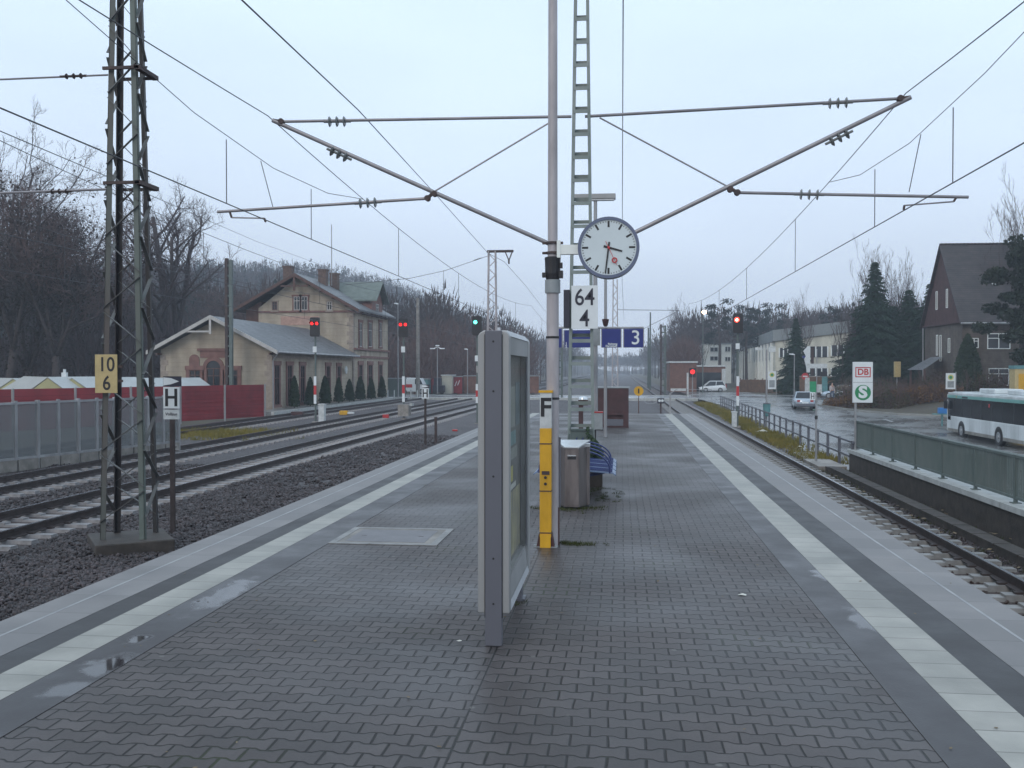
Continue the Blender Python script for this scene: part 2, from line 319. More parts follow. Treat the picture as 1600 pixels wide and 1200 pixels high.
def wet_patches(m, centres):
    t = m.node_tree; b = t.nodes['Principled BSDF']; K = t.links.new; N = t.nodes.new
    g = N('ShaderNodeTexCoord'); no = N('ShaderNodeTexNoise'); no.inputs['Scale'].default_value = 5.5; no.inputs['Detail'].default_value = 4; K(g.outputs['Object'], no.inputs['Vector'])
    last = None
    for (x, y, rx, ry) in centres:
        mp_ = N('ShaderNodeMapping'); mp_.vector_type = 'TEXTURE'; mp_.inputs['Location'].default_value = (x, y, 0); mp_.inputs['Scale'].default_value = (rx, ry, 1); K(g.outputs['Object'], mp_.inputs[0])
        ln = N('ShaderNodeVectorMath'); ln.operation = 'LENGTH'; K(mp_.outputs[0], ln.inputs[0])
        if last is None: last = ln.outputs['Value']
        else:
            mi = N('ShaderNodeMath'); mi.operation = 'MINIMUM'; K(last, mi.inputs[0]); K(ln.outputs['Value'], mi.inputs[1]); last = mi.outputs[0]
    ad = N('ShaderNodeMath'); ad.operation = 'MULTIPLY_ADD'; K(no.outputs['Fac'], ad.inputs[0]); ad.inputs[1].default_value = 2.2; K(last, ad.inputs[2])
    r = N('ShaderNodeMapRange'); r.interpolation_type = 'SMOOTHSTEP'; K(ad.outputs[0], r.inputs[0]); r.inputs['From Min'].default_value = 1.55; r.inputs['From Max'].default_value = 2.35
    src = b.inputs['Roughness'].links[0].from_socket; mx = N('ShaderNodeMix'); K(r.outputs[0], mx.inputs['Factor']); mx.inputs['A'].default_value = .045; K(src, mx.inputs['B']); K(mx.outputs['Result'], b.inputs['Roughness'])
    bn = [n for n in t.nodes if n.type == 'BUMP']
    for q in bn:
        ml = N('ShaderNodeMath'); ml.operation = 'MULTIPLY'; K(r.outputs[0], ml.inputs[0]); ml.inputs[1].default_value = q.inputs['Strength'].default_value; K(ml.outputs[0], q.inputs['Strength'])
    b.inputs['Specular IOR Level'].default_value = .5
M['slab_white'] = slab_mat('white_guide_slabs', (.235, .23, .205), (.40, .385, .35), .3, .55, .1, .012, .55)
M['slab_asph'] = slab_mat('dark_strip', (.027, .025, .027), (.044, .041, .043), .3, .55, .12, .006, .8)
M['slab_edge'] = slab_mat('edge_slabs', (.150, .143, .143), (.240, .228, .226), .6, .6, .12, .008, .6)
M['line_white'] = mat('painted_line', (.36, .36, .36), .5, 0, .1, 2, col2=(.20, .20, .21))

def ballast_mat():
    m = bpy.data.materials.new('ballast'); m.use_nodes = True; t = m.node_tree; b = t.nodes['Principled BSDF']; K = t.links.new
    g = t.nodes.new('ShaderNodeTexCoord')
    v = t.nodes.new('ShaderNodeTexVoronoi'); v.inputs['Scale'].default_value = 17; K(g.outputs['Object'], v.inputs['Vector'])
    s = t.nodes.new('ShaderNodeSeparateColor'); K(v.outputs['Color'], s.inputs[0])
    n = t.nodes.new('ShaderNodeTexNoise'); n.inputs['Scale'].default_value = .5; n.inputs['Detail'].default_value = 5; K(g.outputs['Object'], n.inputs['Vector'])
    a = t.nodes.new('ShaderNodeMath'); a.operation = 'MULTIPLY_ADD'; a.inputs[1].default_value = .5; K(s.outputs[0], a.inputs[0]); 
    a2 = t.nodes.new('ShaderNodeMath'); a2.operation = 'MULTIPLY'; a2.inputs[1].default_value = .7; K(n.outputs['Fac'], a2.inputs[0]); K(a2.outputs[0], a.inputs[2])
    r = t.nodes.new('ShaderNodeValToRGB'); K(a.outputs[0], r.inputs[0])
    r.color_ramp.elements[0].position = .2; r.color_ramp.elements[0].color = (.016, .012, .013, 1)
    r.color_ramp.elements[1].position = .9; r.color_ramp.elements[1].color = (.095, .076, .080, 1)
    e = r.color_ramp.elements.new(.6); e.color = (.040, .031, .033, 1)
    sx_ = t.nodes.new('ShaderNodeSeparateXYZ'); K(g.outputs['Object'], sx_.inputs[0]); last = None
    for xc in (4.76, -11.8, -16.0, -21.3):
        a_ = t.nodes.new('ShaderNodeMath'); a_.operation = 'SUBTRACT'; a_.inputs[1].default_value = xc; K(sx_.outputs['X'], a_.inputs[0])
        b_ = t.nodes.new('ShaderNodeMath'); b_.operation = 'ABSOLUTE'; K(a_.outputs[0], b_.inputs[0])
        if last is None: last = b_.outputs[0]
        else: mi = t.nodes.new('ShaderNodeMath'); mi.operation = 'MINIMUM'; K(last, mi.inputs[0]); K(b_.outputs[0], mi.inputs[1]); last = mi.outputs[0]
    ru = t.nodes.new('ShaderNodeMapRange'); K(last, ru.inputs[0]); ru.inputs['From Min'].default_value = .8; ru.inputs['From Max'].default_value = 1.5; ru.inputs['To Min'].default_value = .55; ru.inputs['To Max'].default_value = 0
    mm = t.nodes.new('ShaderNodeMath'); mm.operation = 'MULTIPLY'; K(ru.outputs[0], mm.inputs[0]); K(n.outputs['Fac'], mm.inputs[1]); m4 = t.nodes.new('ShaderNodeMath'); m4.operation = 'MULTIPLY'; K(mm.outputs[0], m4.inputs[0]); m4.inputs[1].default_value = 1.6
    mb = t.nodes.new('ShaderNodeMix'); mb.data_type = 'RGBA'; K(m4.outputs[0], mb.inputs['Factor']); K(r.outputs[0], mb.inputs['A']); mb.inputs['B'].default_value = (.085, .048, .032, 1)
    K(mb.outputs['Result'], b.inputs['Base Color']); b.inputs['Roughness'].default_value = .6
    bp = t.nodes.new('ShaderNodeBump'); bp.inputs['Distance'].default_value = .04; bp.invert = True; K(v.outputs['Distance'], bp.inputs['Height']); K(bp.outputs[0], b.inputs['Normal'])
    return m
M['ballast'] = ballast_mat()

# ------------------------------------------------------------------ mesh builder
class MB:
    def __init__(s): s.v = []; s.f = []; s.c = []
    def add(s, vs, fs):
        n = len(s.v); s.c.append((n, len(s.f))); s.v += [tuple(v) for v in vs]; s.f += [tuple(i+n for i in f) for f in fs]; return s
    def box(s, x0, x1, y0, y1, z0, z1):
        return s.add([(x0,y0,z0),(x1,y0,z0),(x1,y1,z0),(x0,y1,z0),(x0,y0,z1),(x1,y0,z1),(x1,y1,z1),(x0,y1,z1)],
                     [(0,3,2,1),(4,5,6,7),(0,1,5,4),(1,2,6,5),(2,3,7,6),(3,0,4,7)])
    def frame(s, p, q):
        p = Vector(p); q = Vector(q); d = (q-p).normalized()
        up = Vector((0,0,1)) if abs(d.z) < .95 else Vector((0,1,0))
        a = d.cross(up).normalized(); b = a.cross(d).normalized(); return p, q, a, b
    def bar(s, p, q, w, h=None):
        h = h or w; p, q, a, b = s.frame(p, q); vs = []
        for c in (p, q):
            for i, j in ((-1,-1),(1,-1),(1,1),(-1,1)): vs.append(c+a*(i*w/2)+b*(j*h/2))
        return s.add(vs, [(0,3,2,1),(4,5,6,7),(0,1,5,4),(1,2,6,5),(2,3,7,6),(3,0,4,7)])
    def tube(s, p, q, r, n=10, r2=None, cap=True):
        r2 = r if r2 is None else r2; p, q, a, b = s.frame(p, q); vs = []
        for c, rr in ((p, r), (q, r2)):
            for k in range(n):
                t = 2*pi*k/n; vs.append(c+a*(cos(t)*rr)+b*(sin(t)*rr))
        fs = [(k, (k+1)%n, n+(k+1)%n, n+k) for k in range(n)]
        if cap: fs += [tuple(range(n))[::-1], tuple(range(n, 2*n))]
        return s.add(vs, fs)
    def path(s, pts, r, n=8):
        pts = [Vector(p) for p in pts]; vs = []; N = len(pts)
        d0 = (pts[1]-pts[0]).normalized(); up = Vector((0,0,1)) if abs(d0.z) < .9 else Vector((0,1,0))
        a = d0.cross(up).normalized()
        for i, p in enumerate(pts):
            d = (pts[min(i+1, N-1)]-pts[max(i-1, 0)]).normalized()
            a = (a-d*a.dot(d)).normalized(); b = a.cross(d)
            rr = r[i] if isinstance(r, (list, tuple)) else r
            for k in range(n):
                t = 2*pi*k/n; vs.append(p+a*(cos(t)*rr)+b*(sin(t)*rr))
        fs = []
        for i in range(N-1):
            for k in range(n): fs.append((i*n+k, i*n+(k+1)%n, (i+1)*n+(k+1)%n, (i+1)*n+k))
        fs += [tuple(range(n))[::-1], tuple(range((N-1)*n, N*n))]
        return s.add(vs, fs)
    def lathe(s, prof, c=(0,0,0), n=16, axis='z', ring=False):
        vs = []
        for r, h in prof:
            for k in range(n):
                t = 2*pi*k/n; x, y, z = r*cos(t), r*sin(t), h
                if axis == 'y': x, y, z = x, z, y
                if axis == 'x': x, y, z = z, x, y
                vs.append((c[0]+x, c[1]+y, c[2]+z))
        fs = []
        for i in range(len(prof)-1):
            for k in range(n): fs.append((i*n+k, i*n+(k+1)%n, (i+1)*n+(k+1)%n, (i+1)*n+k))
        if ring:
            m = (len(prof)-1)*n; fs += [(m+k, m+(k+1)%n, (k+1)%n, k) for k in range(n)]
        else: fs += [tuple(range(n))[::-1], tuple(range((len(prof)-1)*n, len(prof)*n))]
        return s.add(vs, fs)
    def prism(s, poly, f0, f1):
        """poly: list of 2-D points; f0, f1 map (u,v) to 3-D for the two end faces"""
        n = len(poly); vs = [f0(*p) for p in poly]+[f1(*p) for p in poly]
        return s.add(vs, [tuple(range(n))[::-1], tuple(range(n, 2*n))]+[(k, (k+1)%n, n+(k+1)%n, n+k) for k in range(n)])
    def xz(s, poly, y0, y1): return s.prism(poly, lambda u, v: (u, y0, v), lambda u, v: (u, y1, v))
    def yz(s, poly, x0, x1): return s.prism(poly, lambda u, v: (x0, u, v), lambda u, v: (x1, u, v))
    def xy(s, poly, z0, z1): return s.prism(poly, lambda u, v: (u, v, z0), lambda u, v: (u, v, z1))
    def loft(s, rings):
        n = len(rings[0]); vs = [p for r in rings for p in r]; fs = []
        for i in range(len(rings)-1):
            for k in range(n): fs.append((i*n+k, i*n+(k+1)%n, (i+1)*n+(k+1)%n, (i+1)*n+k))
        fs += [tuple(range(n))[::-1], tuple(range((len(rings)-1)*n, len(rings)*n))]
        return s.add(vs, fs)
    def build(s, name, m, parent=None, loc=None, smooth=False, bevel=0, sub=0, fix=True):
        me = bpy.data.meshes.new(name); vs = s.v
        if loc is not None and parent is None:
            l = Vector(loc); vs = [(v[0]-l.x, v[1]-l.y, v[2]-l.z) for v in vs]
        me.from_pydata(vs, [], s.f)
        if fix:
            import bmesh
            bm = bmesh.new(); bm.from_mesh(me); bmesh.ops.recalc_face_normals(bm, faces=bm.faces); bm.to_mesh(me); bm.free()
        me.materials.append(M[m] if isinstance(m, str) else m)
        o = bpy.data.objects.new(name, me); C.objects.link(o)
        if parent is not None: o.parent = parent
        elif loc is not None: o.location = loc
        if smooth:
            me.shade_smooth()
            if smooth == 'auto': me.set_sharp_from_angle(angle=R(40))
        if bevel:
            b = o.modifiers.new('bevel', 'BEVEL'); b.width = bevel; b.segments = 2; b.limit_method = 'ANGLE'
        if sub:
            b = o.modifiers.new('sub', 'SUBSURF'); b.levels = sub; b.render_levels = sub
        return o

def build_each(b, name, m, parent=None, **kw):
    """every piece that was added to the builder becomes a part of its own"""
    out = []; c = b.c+[(len(b.v), len(b.f))]
    for (v0, f0), (v1, f1) in zip(c, c[1:]):
        if f1 == f0: continue
        q = MB(); q.v = b.v[v0:v1]; q.f = [tuple(i-v0 for i in f) for f in b.f[f0:f1]]; out.append(q.build(name, m, parent, **kw))
    return out
def np_mesh(name, V, F, m, parent=None, loc=None, k=3):
    """V (n,3) array, F (m,k) array"""
    me = bpy.data.meshes.new(name)
    me.vertices.add(len(V)); me.vertices.foreach_set('co', np.asarray(V, dtype=np.float32).ravel())
    me.loops.add(F.size); me.loops.foreach_set('vertex_index', F.astype(np.int32).ravel())
    me.polygons.add(len(F)); me.polygons.foreach_set('loop_start', np.arange(0, F.size, F.shape[1], dtype=np.int32))
    me.update(calc_edges=True); me.validate()
    me.materials.append(M[m] if isinstance(m, str) else m)
    o = bpy.data.objects.new(name, me); C.objects.link(o)
    if parent is not None: o.parent = parent
    if loc is not None: o.location = loc
    return o

def tag(o, label=None, cat=None, group=None, kind=None):
    if label: o['label'] = label
    if cat: o['category'] = cat
    if group: o['group'] = group
    if kind: o['kind'] = kind
    return o
def thing(name, label, cat, loc=(0,0,0), rz=0, group=None):
    o = bpy.data.objects.new(name, None); o.empty_display_size = .3; C.objects.link(o)
    o.location = loc; o.rotation_euler = (0, 0, rz); return tag(o, label, cat, group)
def struct(o, label=None): 
    o['kind'] = 'structure'
    if label: o['label'] = label
    return o
def dup(root, loc=None, rz=None, label=None, scale=None):
    r = root.copy(); C.objects.link(r)
    if loc is not None: r.location = loc
    if rz is not None: r.rotation_euler = (0, 0, rz)
    if scale is not None: r.scale = (scale,)*3 if not isinstance(scale, tuple) else scale
    if label: r['label'] = label
    for ch in list(root.children):
        c = ch.copy(); C.objects.link(c); c.parent = r
        for g in ch.children:
            d = g.copy(); C.objects.link(d); d.parent = c
    return r

def text(s, h, m, parent, pos, name='lettering', off=0.0, depth=.003, sx=1.0, face='-y', align='CENTER', lab=None):
    cu = bpy.data.curves.new('txt', 'FONT'); cu.body = s; cu.size = h/.70; cu.extrude = depth/2; cu.offset = off
    cu.align_x = align; cu.align_y = 'CENTER'; cu.space_line = .95; cu.resolution_u = 4
    t = bpy.data.objects.new('txt', cu); C.objects.link(t)
    dg = bpy.context.evaluated_depsgraph_get(); dg.update()
    me = bpy.data.meshes.new_from_object(t.evaluated_get(dg)); bpy.data.objects.remove(t)
    for v in me.vertices:
        x, y, z = v.co.x*sx, v.co.y, v.co.z
        v.co = (x, -z, y) if face == '-y' else (z, x, y)
    me.materials.clear(); me.materials.append(M[m])
    o = bpy.data.objects.new(name, me); C.objects.link(o); o.parent = parent; o.location = pos
    return o
ORD = ['first','second','third','fourth','fifth','sixth','seventh','eighth','ninth','tenth','eleventh','twelfth']
rng = np.random.default_rng(7)
random.seed(5)
# ================================================================== SETTING
RAILZ = -.95; SLZ = -1.12; BZ = -1.15
def sm(a, b, x):
    t = min(1, max(0, (x-a)/(b-a))); return t*t*(3-2*t)
def zroad(Y):
    return -2.3+(-1.75+2.3)*sm(56, 76, Y)+(-1.35+1.75)*sm(72, 86, Y)+(-1.0+1.35)*sm(82, 99, Y)
def road_r(Y):                                   # right edge of the wet forecourt road
    if Y < 74: return 42
    if Y < 79: return 42-(42-20.5)*sm(74, 79, Y)
    if Y < 88: return 20.5-(20.5-17.6)*((Y-79)/9)
    if Y < 95: return 17.6+24*sm(88, 95, Y)
    if Y < 110: return 41.6
    return 41.6-(41.6-16.5)*sm(110, 116, Y)
def zground(X, Y):
    z = -1.30
    if X > 7.3:
        k = sm(7.3, 9.0, X); z = -1.30*(1-k)+(zroad(Y)-.07)*k
    if X > 18 and 76 < Y: 
        rr = road_r(Y)
        if X > rr+.3 and Y < 95: z = zroad(Y)+.10*sm(rr, rr+1.5, X)+.9*sm(rr+3, rr+9, X)*sm(76, 80, Y)
    if X > 42.5: z = max(z, zroad(Y)+1.2*sm(42.5, 46, X))
    z += 7*sm(130, 420, Y)*sm(16, 90, X) + 24*sm(200, 480, Y)*sm(20, 140, -X)+ 14*sm(150, 300, Y)*sm(55, 140, -X)
    z += 4*sm(70, 140, X)*sm(60, 160, Y)
    return z
def grid(xs, ys, fz):
    b = MB(); n = len(xs)
    b.v = [(x, y, fz(x, y)) for y in ys for x in xs]
    b.f = [(j*n+i, j*n+i+1, (j+1)*n+i+1, (j+1)*n+i) for j in range(len(ys)-1) for i in range(n-1)]
    return b
xs = [-1800,-900,-500,-350,-260,-200,-160,-130,-110,-90,-75,-60,-50,-40,-30,-22,-19,-10,0,5,7,7.3,7.7,8.1,8.6,9,10,12,14,16,17,18,19,20,21,22,23,24,25,26,27,28,29,30,32,35,38,42,43,44,45,46,50,60,70,80,90,110,140,180,240,320,500,900,1800]
ys = [-60,-20,0,10,20,30,40,50,56,60,64,68,72,74,75,76,77,78,79,80,81,82,83,84,86,88,90,92,94,95,96,98,100,105,110,113,116,120,130,140,150,170,200,240,280,320,360,420,480,560,700,1000,1600,2600]
struct(grid(xs, ys, zground).build('ground', 'earth', fix=False, smooth=True))

# forecourt road (wet tarmac), following the slope
b = MB(); rows = []
Y = -15.0
while Y <= 130:
    rows.append(Y); Y += 1.0 if 40 < Y else 3.0
NC = 14
for Y in rows:
    r = road_r(Y); l = 9.2 if Y < 97 else (7.8 if Y > 108 else 7.8)
    if Y < 97: l = 9.2-1.2*sm(85, 97, Y)
    for i in range(NC+1): b.v.append((l+(r-l)*i/NC, Y, zroad(Y)+.012))
b.f = [(j*(NC+1)+i, j*(NC+1)+i+1, (j+1)*(NC+1)+i+1, (j+1)*(NC+1)+i) for j in range(len(rows)-1) for i in range(NC)]
struct(b.build('road', 'tarmac', fix=False))
# road markings: worn white dashes of the bus bay
b = MB()
for (px, py, ln) in ((1222, 664, 2.0), (1395, 668, 2.4)):
    p = at_z(px, py, -2.2); z = zroad(p.y)+.02
    b.add([(p.x-.1, p.y, z), (p.x+.1, p.y, z), (p.x+.1, p.y+ln, zroad(p.y+ln)+.02), (p.x-.1, p.y+ln, zroad(p.y+ln)+.02)], [(0,1,2,3)])
struct(b.build('road_marking', 'line_white', fix=False))
# kerb along the planted island
b = MB(); pts = [(42, 74.6), (34, 75.2), (27, 76.2), (21.5, 78), (19.3, 81), (17.9, 85), (17.5, 88), (19.5, 90), (25, 92)]
for p, q in zip(pts, pts[1:]):
    b.bar((p[0], p[1], zroad(p[1])+.06), (q[0], q[1], zroad(q[1])+.06), .16, .2)
struct(b.build('kerb', 'kerb'))
# level crossing road
b = MB(); b.box(-75, 7.8, 99, 107.5, -1.2, RAILZ+.006)
struct(b.build('crossing_road', 'tarmac_x'))
b = MB(); b.box(-75, 7.7, 97.8, 98.9, -1.2, RAILZ+.05); b.box(-75, 7.7, 107.6, 108.6, -1.2, RAILZ+.05)
struct(b.build('crossing_pavement', 'concrete_lt'))
# station forecourt and side platform at the old station building
b = MB(); b.box(-24.7, -23.25, 62, 96.5, -1.25, -.86); struct(b.build('side_platform', 'pavement'))
b = MB(); b.box(-23.25, -23.05, 62, 96.5, -1.25, -.855); struct(b.build('side_platform_edge', 'concrete_lt'))

# platform
PL, PR, PE = -4.76, 3.15, 43.0
b = MB(); b.box(PL+.16, PR-.16, -8, PE-.02, -1.6, 0); struct(b.build('platform', 'pavers'))
def strip(name, m, x0, x1, z, y0=-8, y1=PE):
    b = MB(); b.box(x0, x1, y0, y1, .0005, z); return struct(b.build(name, m))
b = MB(); b.box(PL, PL+.58, -8, PE, -.14, .008); b.box(PR-.61, PR, -8, PE, -.14, .008); struct(b.build('platform_edge', 'slab_edge'))
strip('platform_smooth_strip', 'slab_dark', -3.63, -3.26, .004)
strip('platform_smooth_strip', 'slab_dark', 1.60, 1.90, .004)
strip('platform_guide_strip', 'slab_white', -3.94, -3.63, .006)
strip('platform_guide_strip', 'slab_white', 1.90, 2.245, .006)
strip('platform_dark_strip', 'slab_asph', -4.18, -3.94, .005)
strip('platform_dark_strip', 'slab_asph', 2.245, 2.54, .005)
for x in (-4.50, 2.87):
    b = MB(); b.box(x-.012, x+.012, -8, PE, .008, .0092); struct(b.build('platform_line', 'line_white'))
b = MB(); b.box(PL+.05, PR-.05, PE, PE+.16, -1.3, .01); struct(b.build('platform_end_kerb', 'slab_edge'))
b = MB(); b.box(PL+.1, PR-.1, PE+.16, PE+1.6, -1.3, -.35); struct(b.build('platform_ramp', 'concrete'))

cs = []
for (px, py, rx, ry) in ((172, 1040, .16, .26), (110, 1078, .14, .16), (215, 1000, .08, .12), (352, 928, .14, .6), (1292, 900, .12, .3), (1352, 970, .12, .34)):
    p = at_z(px, py, 0); cs.append((p.x, p.y, rx, ry))
wet_patches(M['slab_dark'], cs)
# manhole cover set in the platform
c0 = at_z(615, 838, 0)
t = thing('manhole_cover', 'rectangular steel manhole cover with a pale frame, left of the poster case', 'manhole cover', (c0.x, c0.y, 0))
b = MB()
for (x0, x1, y0, y1) in ((-.62, .62, -.56, -.47), (-.62, .62, .47, .56), (-.62, -.54, -.47, .47), (.54, .62, -.47, .47)): b.box(x0, x1, y0, y1, .001, .009)
b.build('frame', 'sleeper', t)
b = MB(); b.box(-.47, .45, -.40, .40, .001, .007)
for x in (-.35, .33): b.box(x-.03, x+.03, -.012, .012, .007, .010)
b.build('lid', mat('lid_metal', (.115, .108, .115), .42, .1, .2, 4), t)
b = MB()
for (x0, x1, y0, y1) in ((-.54, .54, -.47, -.40), (-.54, .54, .40, .47), (-.54, -.47, -.40, .40), (.45, .54, -.40, .40)): b.box(x0, x1, y0, y1, .001, .005)
b.build('border', 'concrete', t)

# ballast bed
def zb(x, y):
    h = .035*sin(x*2.1+y*.7)*sin(y*.9-x*.4)+.02*sin(x*5.1)*sin(y*3.3)
    for xc in (4.76, -11.8, -16.0, -21.3):
        if abs(x-xc) < 1.75: h = h*(.3 if abs(x-xc) < 1.4 else .6)-(.035 if xc < 0 else .055)*(1-sm(1.35, 1.75, abs(x-xc)))
    if -10.2 < x < PL: h += -.05+.10*sm(PL, -6, x)
    if x > 6.2: h += -.10*sm(6.2, 7, x)
    return BZ+h
bx = list(np.arange(-24, -4.6, .5)); by = list(np.arange(-10, 98, .6))
struct(grid(bx, by, zb).build('ballast_bed', 'ballast', fix=False, smooth=True))
bx2 = list(np.arange(3.0, 7.1, .35)); struct(grid(bx2, by, zb).build('ballast_bed', 'ballast', fix=False, smooth=True))
struct(grid([-24, -10, 3, 7.0], [43.5, 98], lambda x, y: BZ-.04).build('ballast_bed', 'ballast', fix=False))
struct(grid([-24, -10, 3, 7.6], [108.5, 200, 400, 800], lambda x, y: BZ-.02).build('ballast_bed', 'ballast', fix=False))

# loose stones (far too many to count)
phi = (1+5**.5)/2
ico = np.array([(-1,phi,0),(1,phi,0),(-1,-phi,0),(1,-phi,0),(0,-1,phi),(0,1,phi),(0,-1,-phi),(0,1,-phi),(phi,0,-1),(phi,0,1),(-phi,0,-1),(-phi,0,1)])/1.9
icf = np.array([(0,11,5),(0,5,1),(0,1,7),(0,7,10),(0,10,11),(1,5,9),(5,11,4),(11,10,2),(10,7,6),(7,1,8),(3,9,4),(3,4,2),(3,2,6),(3,6,8),(3,8,9),(4,9,5),(2,4,11),(6,2,10),(8,6,7),(9,8,1)])
def stones(name, regs, m='ballast'):
    Vs, Fs, off = [], [], 0
    for (x0, x1, y0, y1, dens, s0, s1) in regs:
        n = int((x1-x0)*(y1-y0)*dens)
        P = np.stack([rng.uniform(x0, x1, n), rng.uniform(y0, y1, n), np.zeros(n)], 1)
        P[:, 2] = [zb(p[0], p[1]) for p in P]
        P[:, 2] += rng.uniform(-.005, .022, n)
        S = rng.uniform(s0, s1, n)[:, None, None]
        q = ico[None]*S*rng.uniform(.65, 1.25, (n, 1, 3))*rng.uniform(.82, 1.18, (n, 12, 1))
        a = rng.uniform(0, 6.28, n); b_ = rng.uniform(-.9, .9, n)
        ca, sa, cb, sb = np.cos(a), np.sin(a), np.cos(b_), np.sin(b_)
        x = q[:, :, 0]*cb[:, None]+q[:, :, 2]*sb[:, None]; z = -q[:, :, 0]*sb[:, None]+q[:, :, 2]*cb[:, None]; y = q[:, :, 1]
        q = np.stack([x*ca[:, None]-y*sa[:, None], x*sa[:, None]+y*ca[:, None], z], 2)+P[:, None]
        Vs.append(q.reshape(-1, 3)); Fs.append((icf[None]+(off+12*np.arange(n))[:, None, None]).reshape(-1, 3)); off += 12*n
    o = np_mesh(name, np.concatenate(Vs), np.concatenate(Fs), m); o['kind'] = 'stuff'; return o
stones('ballast_stones', [(-10.2, PL, 5, 14, 420, .022, .040), (-10.2, PL, 14, 24, 230, .026, .048), (-10.2, PL, 24, 44, 60, .035, .07),
                          (-14.6, -13.2, 11, 30, 90, .03, .05), (-18, -17.4, 14, 34, 50, .03, .05),
                          (5.95, 6.3, 6, 36, 260, .026, .045), (4.1, 5.4, 6, 26, 55, .02, .034)])

# ------------------------------------------------------------------ tracks
def rail_mb(x, y0, y1, z):
    b = MB()
    prof = [(-.07, 0), (.07, 0), (.07, .012), (.012, .035), (.012, .125), (.036, .135), (.036, .172), (-.036, .172), (-.036, .135), (-.012, .125), (-.012, .035), (-.07, .012)]
    b.prism(prof, lambda u, v: (x+u, y0, z+v), lambda u, v: (x+u, y1, z+v)); return b
def track(label, xc, y0, y1, sy, m_s='sleeper', dz=0.0, nS=70, sl=1.3):
    t = thing('railway_track', label, 'railway track', (xc, 0, SLZ+dz), 0, 'tracks beside the platform')
    for s in (-.7525, .7525):
        r = rail_mb(s, y0, y1, 0).build('rail', 'rail_rust', t)
        b = MB(); b.box(s-.028, s+.028, y0, y1, .1721, .1755); b.build('running_surface', 'rail_top', r)
    b = MB(); poly = [(-.13, -.16), (.13, -.16), (.10, 0), (-.10, 0)]
    for (a, c, h) in ((-sl, -.45, 0), (-.45, .45, -.035), (.45, sl, 0)):
        b.prism(poly, lambda u, v: (a, u, v+(h if v == 0 else 0)), lambda u, v: (c, u, v+(h if v == 0 else 0)))
    s0 = b.build('sleeper', m_s, t); s0.location = (0, sy, .004)
    fs_ = []
    for s in (-.7525, .7525):
        f = MB(); f.box(s-.155, s+.155, -.05, .05, -.002, .03); fs_.append(f.build('fastening', 'rail_rust', s0))
    for k in range(1, nS):
        c = s0.copy(); C.objects.link(c); c.parent = t; c.location = (0, sy+.6*k, .004)
        if k < 24:
            for f0 in fs_: d = f0.copy(); C.objects.link(d); d.parent = c
    o = MB(); k = nS
    while sy+.6*k < 97:
        yy = sy+.6*k; o.box(-sl, sl, yy-.12, yy+.12, -.1, .002); k += 1
    o = o.build('sleepers', m_s, t); o['kind'] = 'stuff'
    return t
track('right hand track running close past the platform edge, single dark rail visible beside wet sleepers', 4.76, -6, 620, 6.0, 'sleeper', nS=95)
track('left hand main track nearest the platform, with pale wet sleeper ends in grey ballast', -11.8, -6, 620, 9.0, 'sleeper_w', nS=95)
track('second main track on the left, next to the grey noise barrier', -16.0, -6, 620, 12.0, 'sleeper_w', nS=95)
track('rusty siding in front of the old sandstone station building', -21.3, 20, 300, 40.0, 'sleeper_w', nS=60)

# cable duct kerb between right track and retaining wall
b = MB(); b.box(6.28, 6.55, 4, 30.5, -1.28, -1.02)
for k in range(26): b.box(6.26, 6.57, 4.02+k*1.0, 4.98+k*1.0, -1.02, -.985)
tag(b.build('cable_duct', 'concrete_dk', loc=(6.4, 17, -1.28)), 'low dark concrete cable duct lying in the ballast in front of the retaining wall', 'cable duct')
b = MB(); b.box(6.1, 6.95, 30.6, 33.2, -1.3, -1.04); b.box(6.35, 6.95, 33.2, 36.5, -1.3, -1.1)
tag(b.build('concrete_slab', 'concrete', loc=(6.5, 33, -1.3)), 'pale concrete slab on the ground at the far end of the retaining wall', 'slab')

# retaining wall with green railing
WX = 7.02; WY1 = at_x(1327, 705, WX).y
t = thing('retaining_wall', 'black stained retaining wall with a pale coping under the green railing', 'wall', (WX, WY1, -1.3))
b = MB(); b.box(0, .3, 4-WY1, 0, 0, .70); b.build('wall_face', 'concrete_dk', t)
b = MB()
k = 0
yy = 0
while yy > 4-WY1: b.box(-.06, .40, max(yy-2.4, 4-WY1)+.012, yy, .70, .81); yy -= 2.4
b.build('coping', 'concrete_lt', t)
b = MB(); b.box(.3, 4.5, -.3, 0, -1.5, .70); b.build('end_wall', 'concrete_dk', t)
def railing(name, label, x, y0, y1, zb_, h, m, bars=.115, step=2.0, group=None):
    t = thing(name, label, 'railing', (x, y1, zb_), 0, group)
    ln = y1-y0; n = int(ln/step)
    b = MB()
    for dz in (h, .10): b.box(-.025, .025, -ln, 0, dz-.025, dz+.025)
    build_each(b, 'rail', m, t)
    b = MB(); k = 0
    while k*bars < ln: b.box(-.009, .009, -k*bars-.009, -k*bars+.009, .125, h-.025); k += 1
    b.build('bars', m, t)
    p0 = None
    for k in range(n+1):
        if p0 is None:
            b = MB(); b.box(-.03, .03, -.03, .03, 0.015, h+.03); b.box(-.08, .08, -.08, .08, 0, .015); p0 = b.build('post', m, t); p0.location = (0, -.04, 0)
        else:
            c = p0.copy(); C.objects.link(c); c.parent = t; c.location = (0, -.04-k*step, 0)
    return t
railing('green_railing', 'dark green barred railing on the pale coping of the retaining wall', WX+.17, 6, WY1-.1, -.49, .86, 'dkgreen', bars=.075)
railing('green_railing', 'thin greenish railing on the far side of the underpass ramp, in front of the bus', 14.0, 14, 44.5, -2.28, 1.22, 'green_steel', bars=.10)
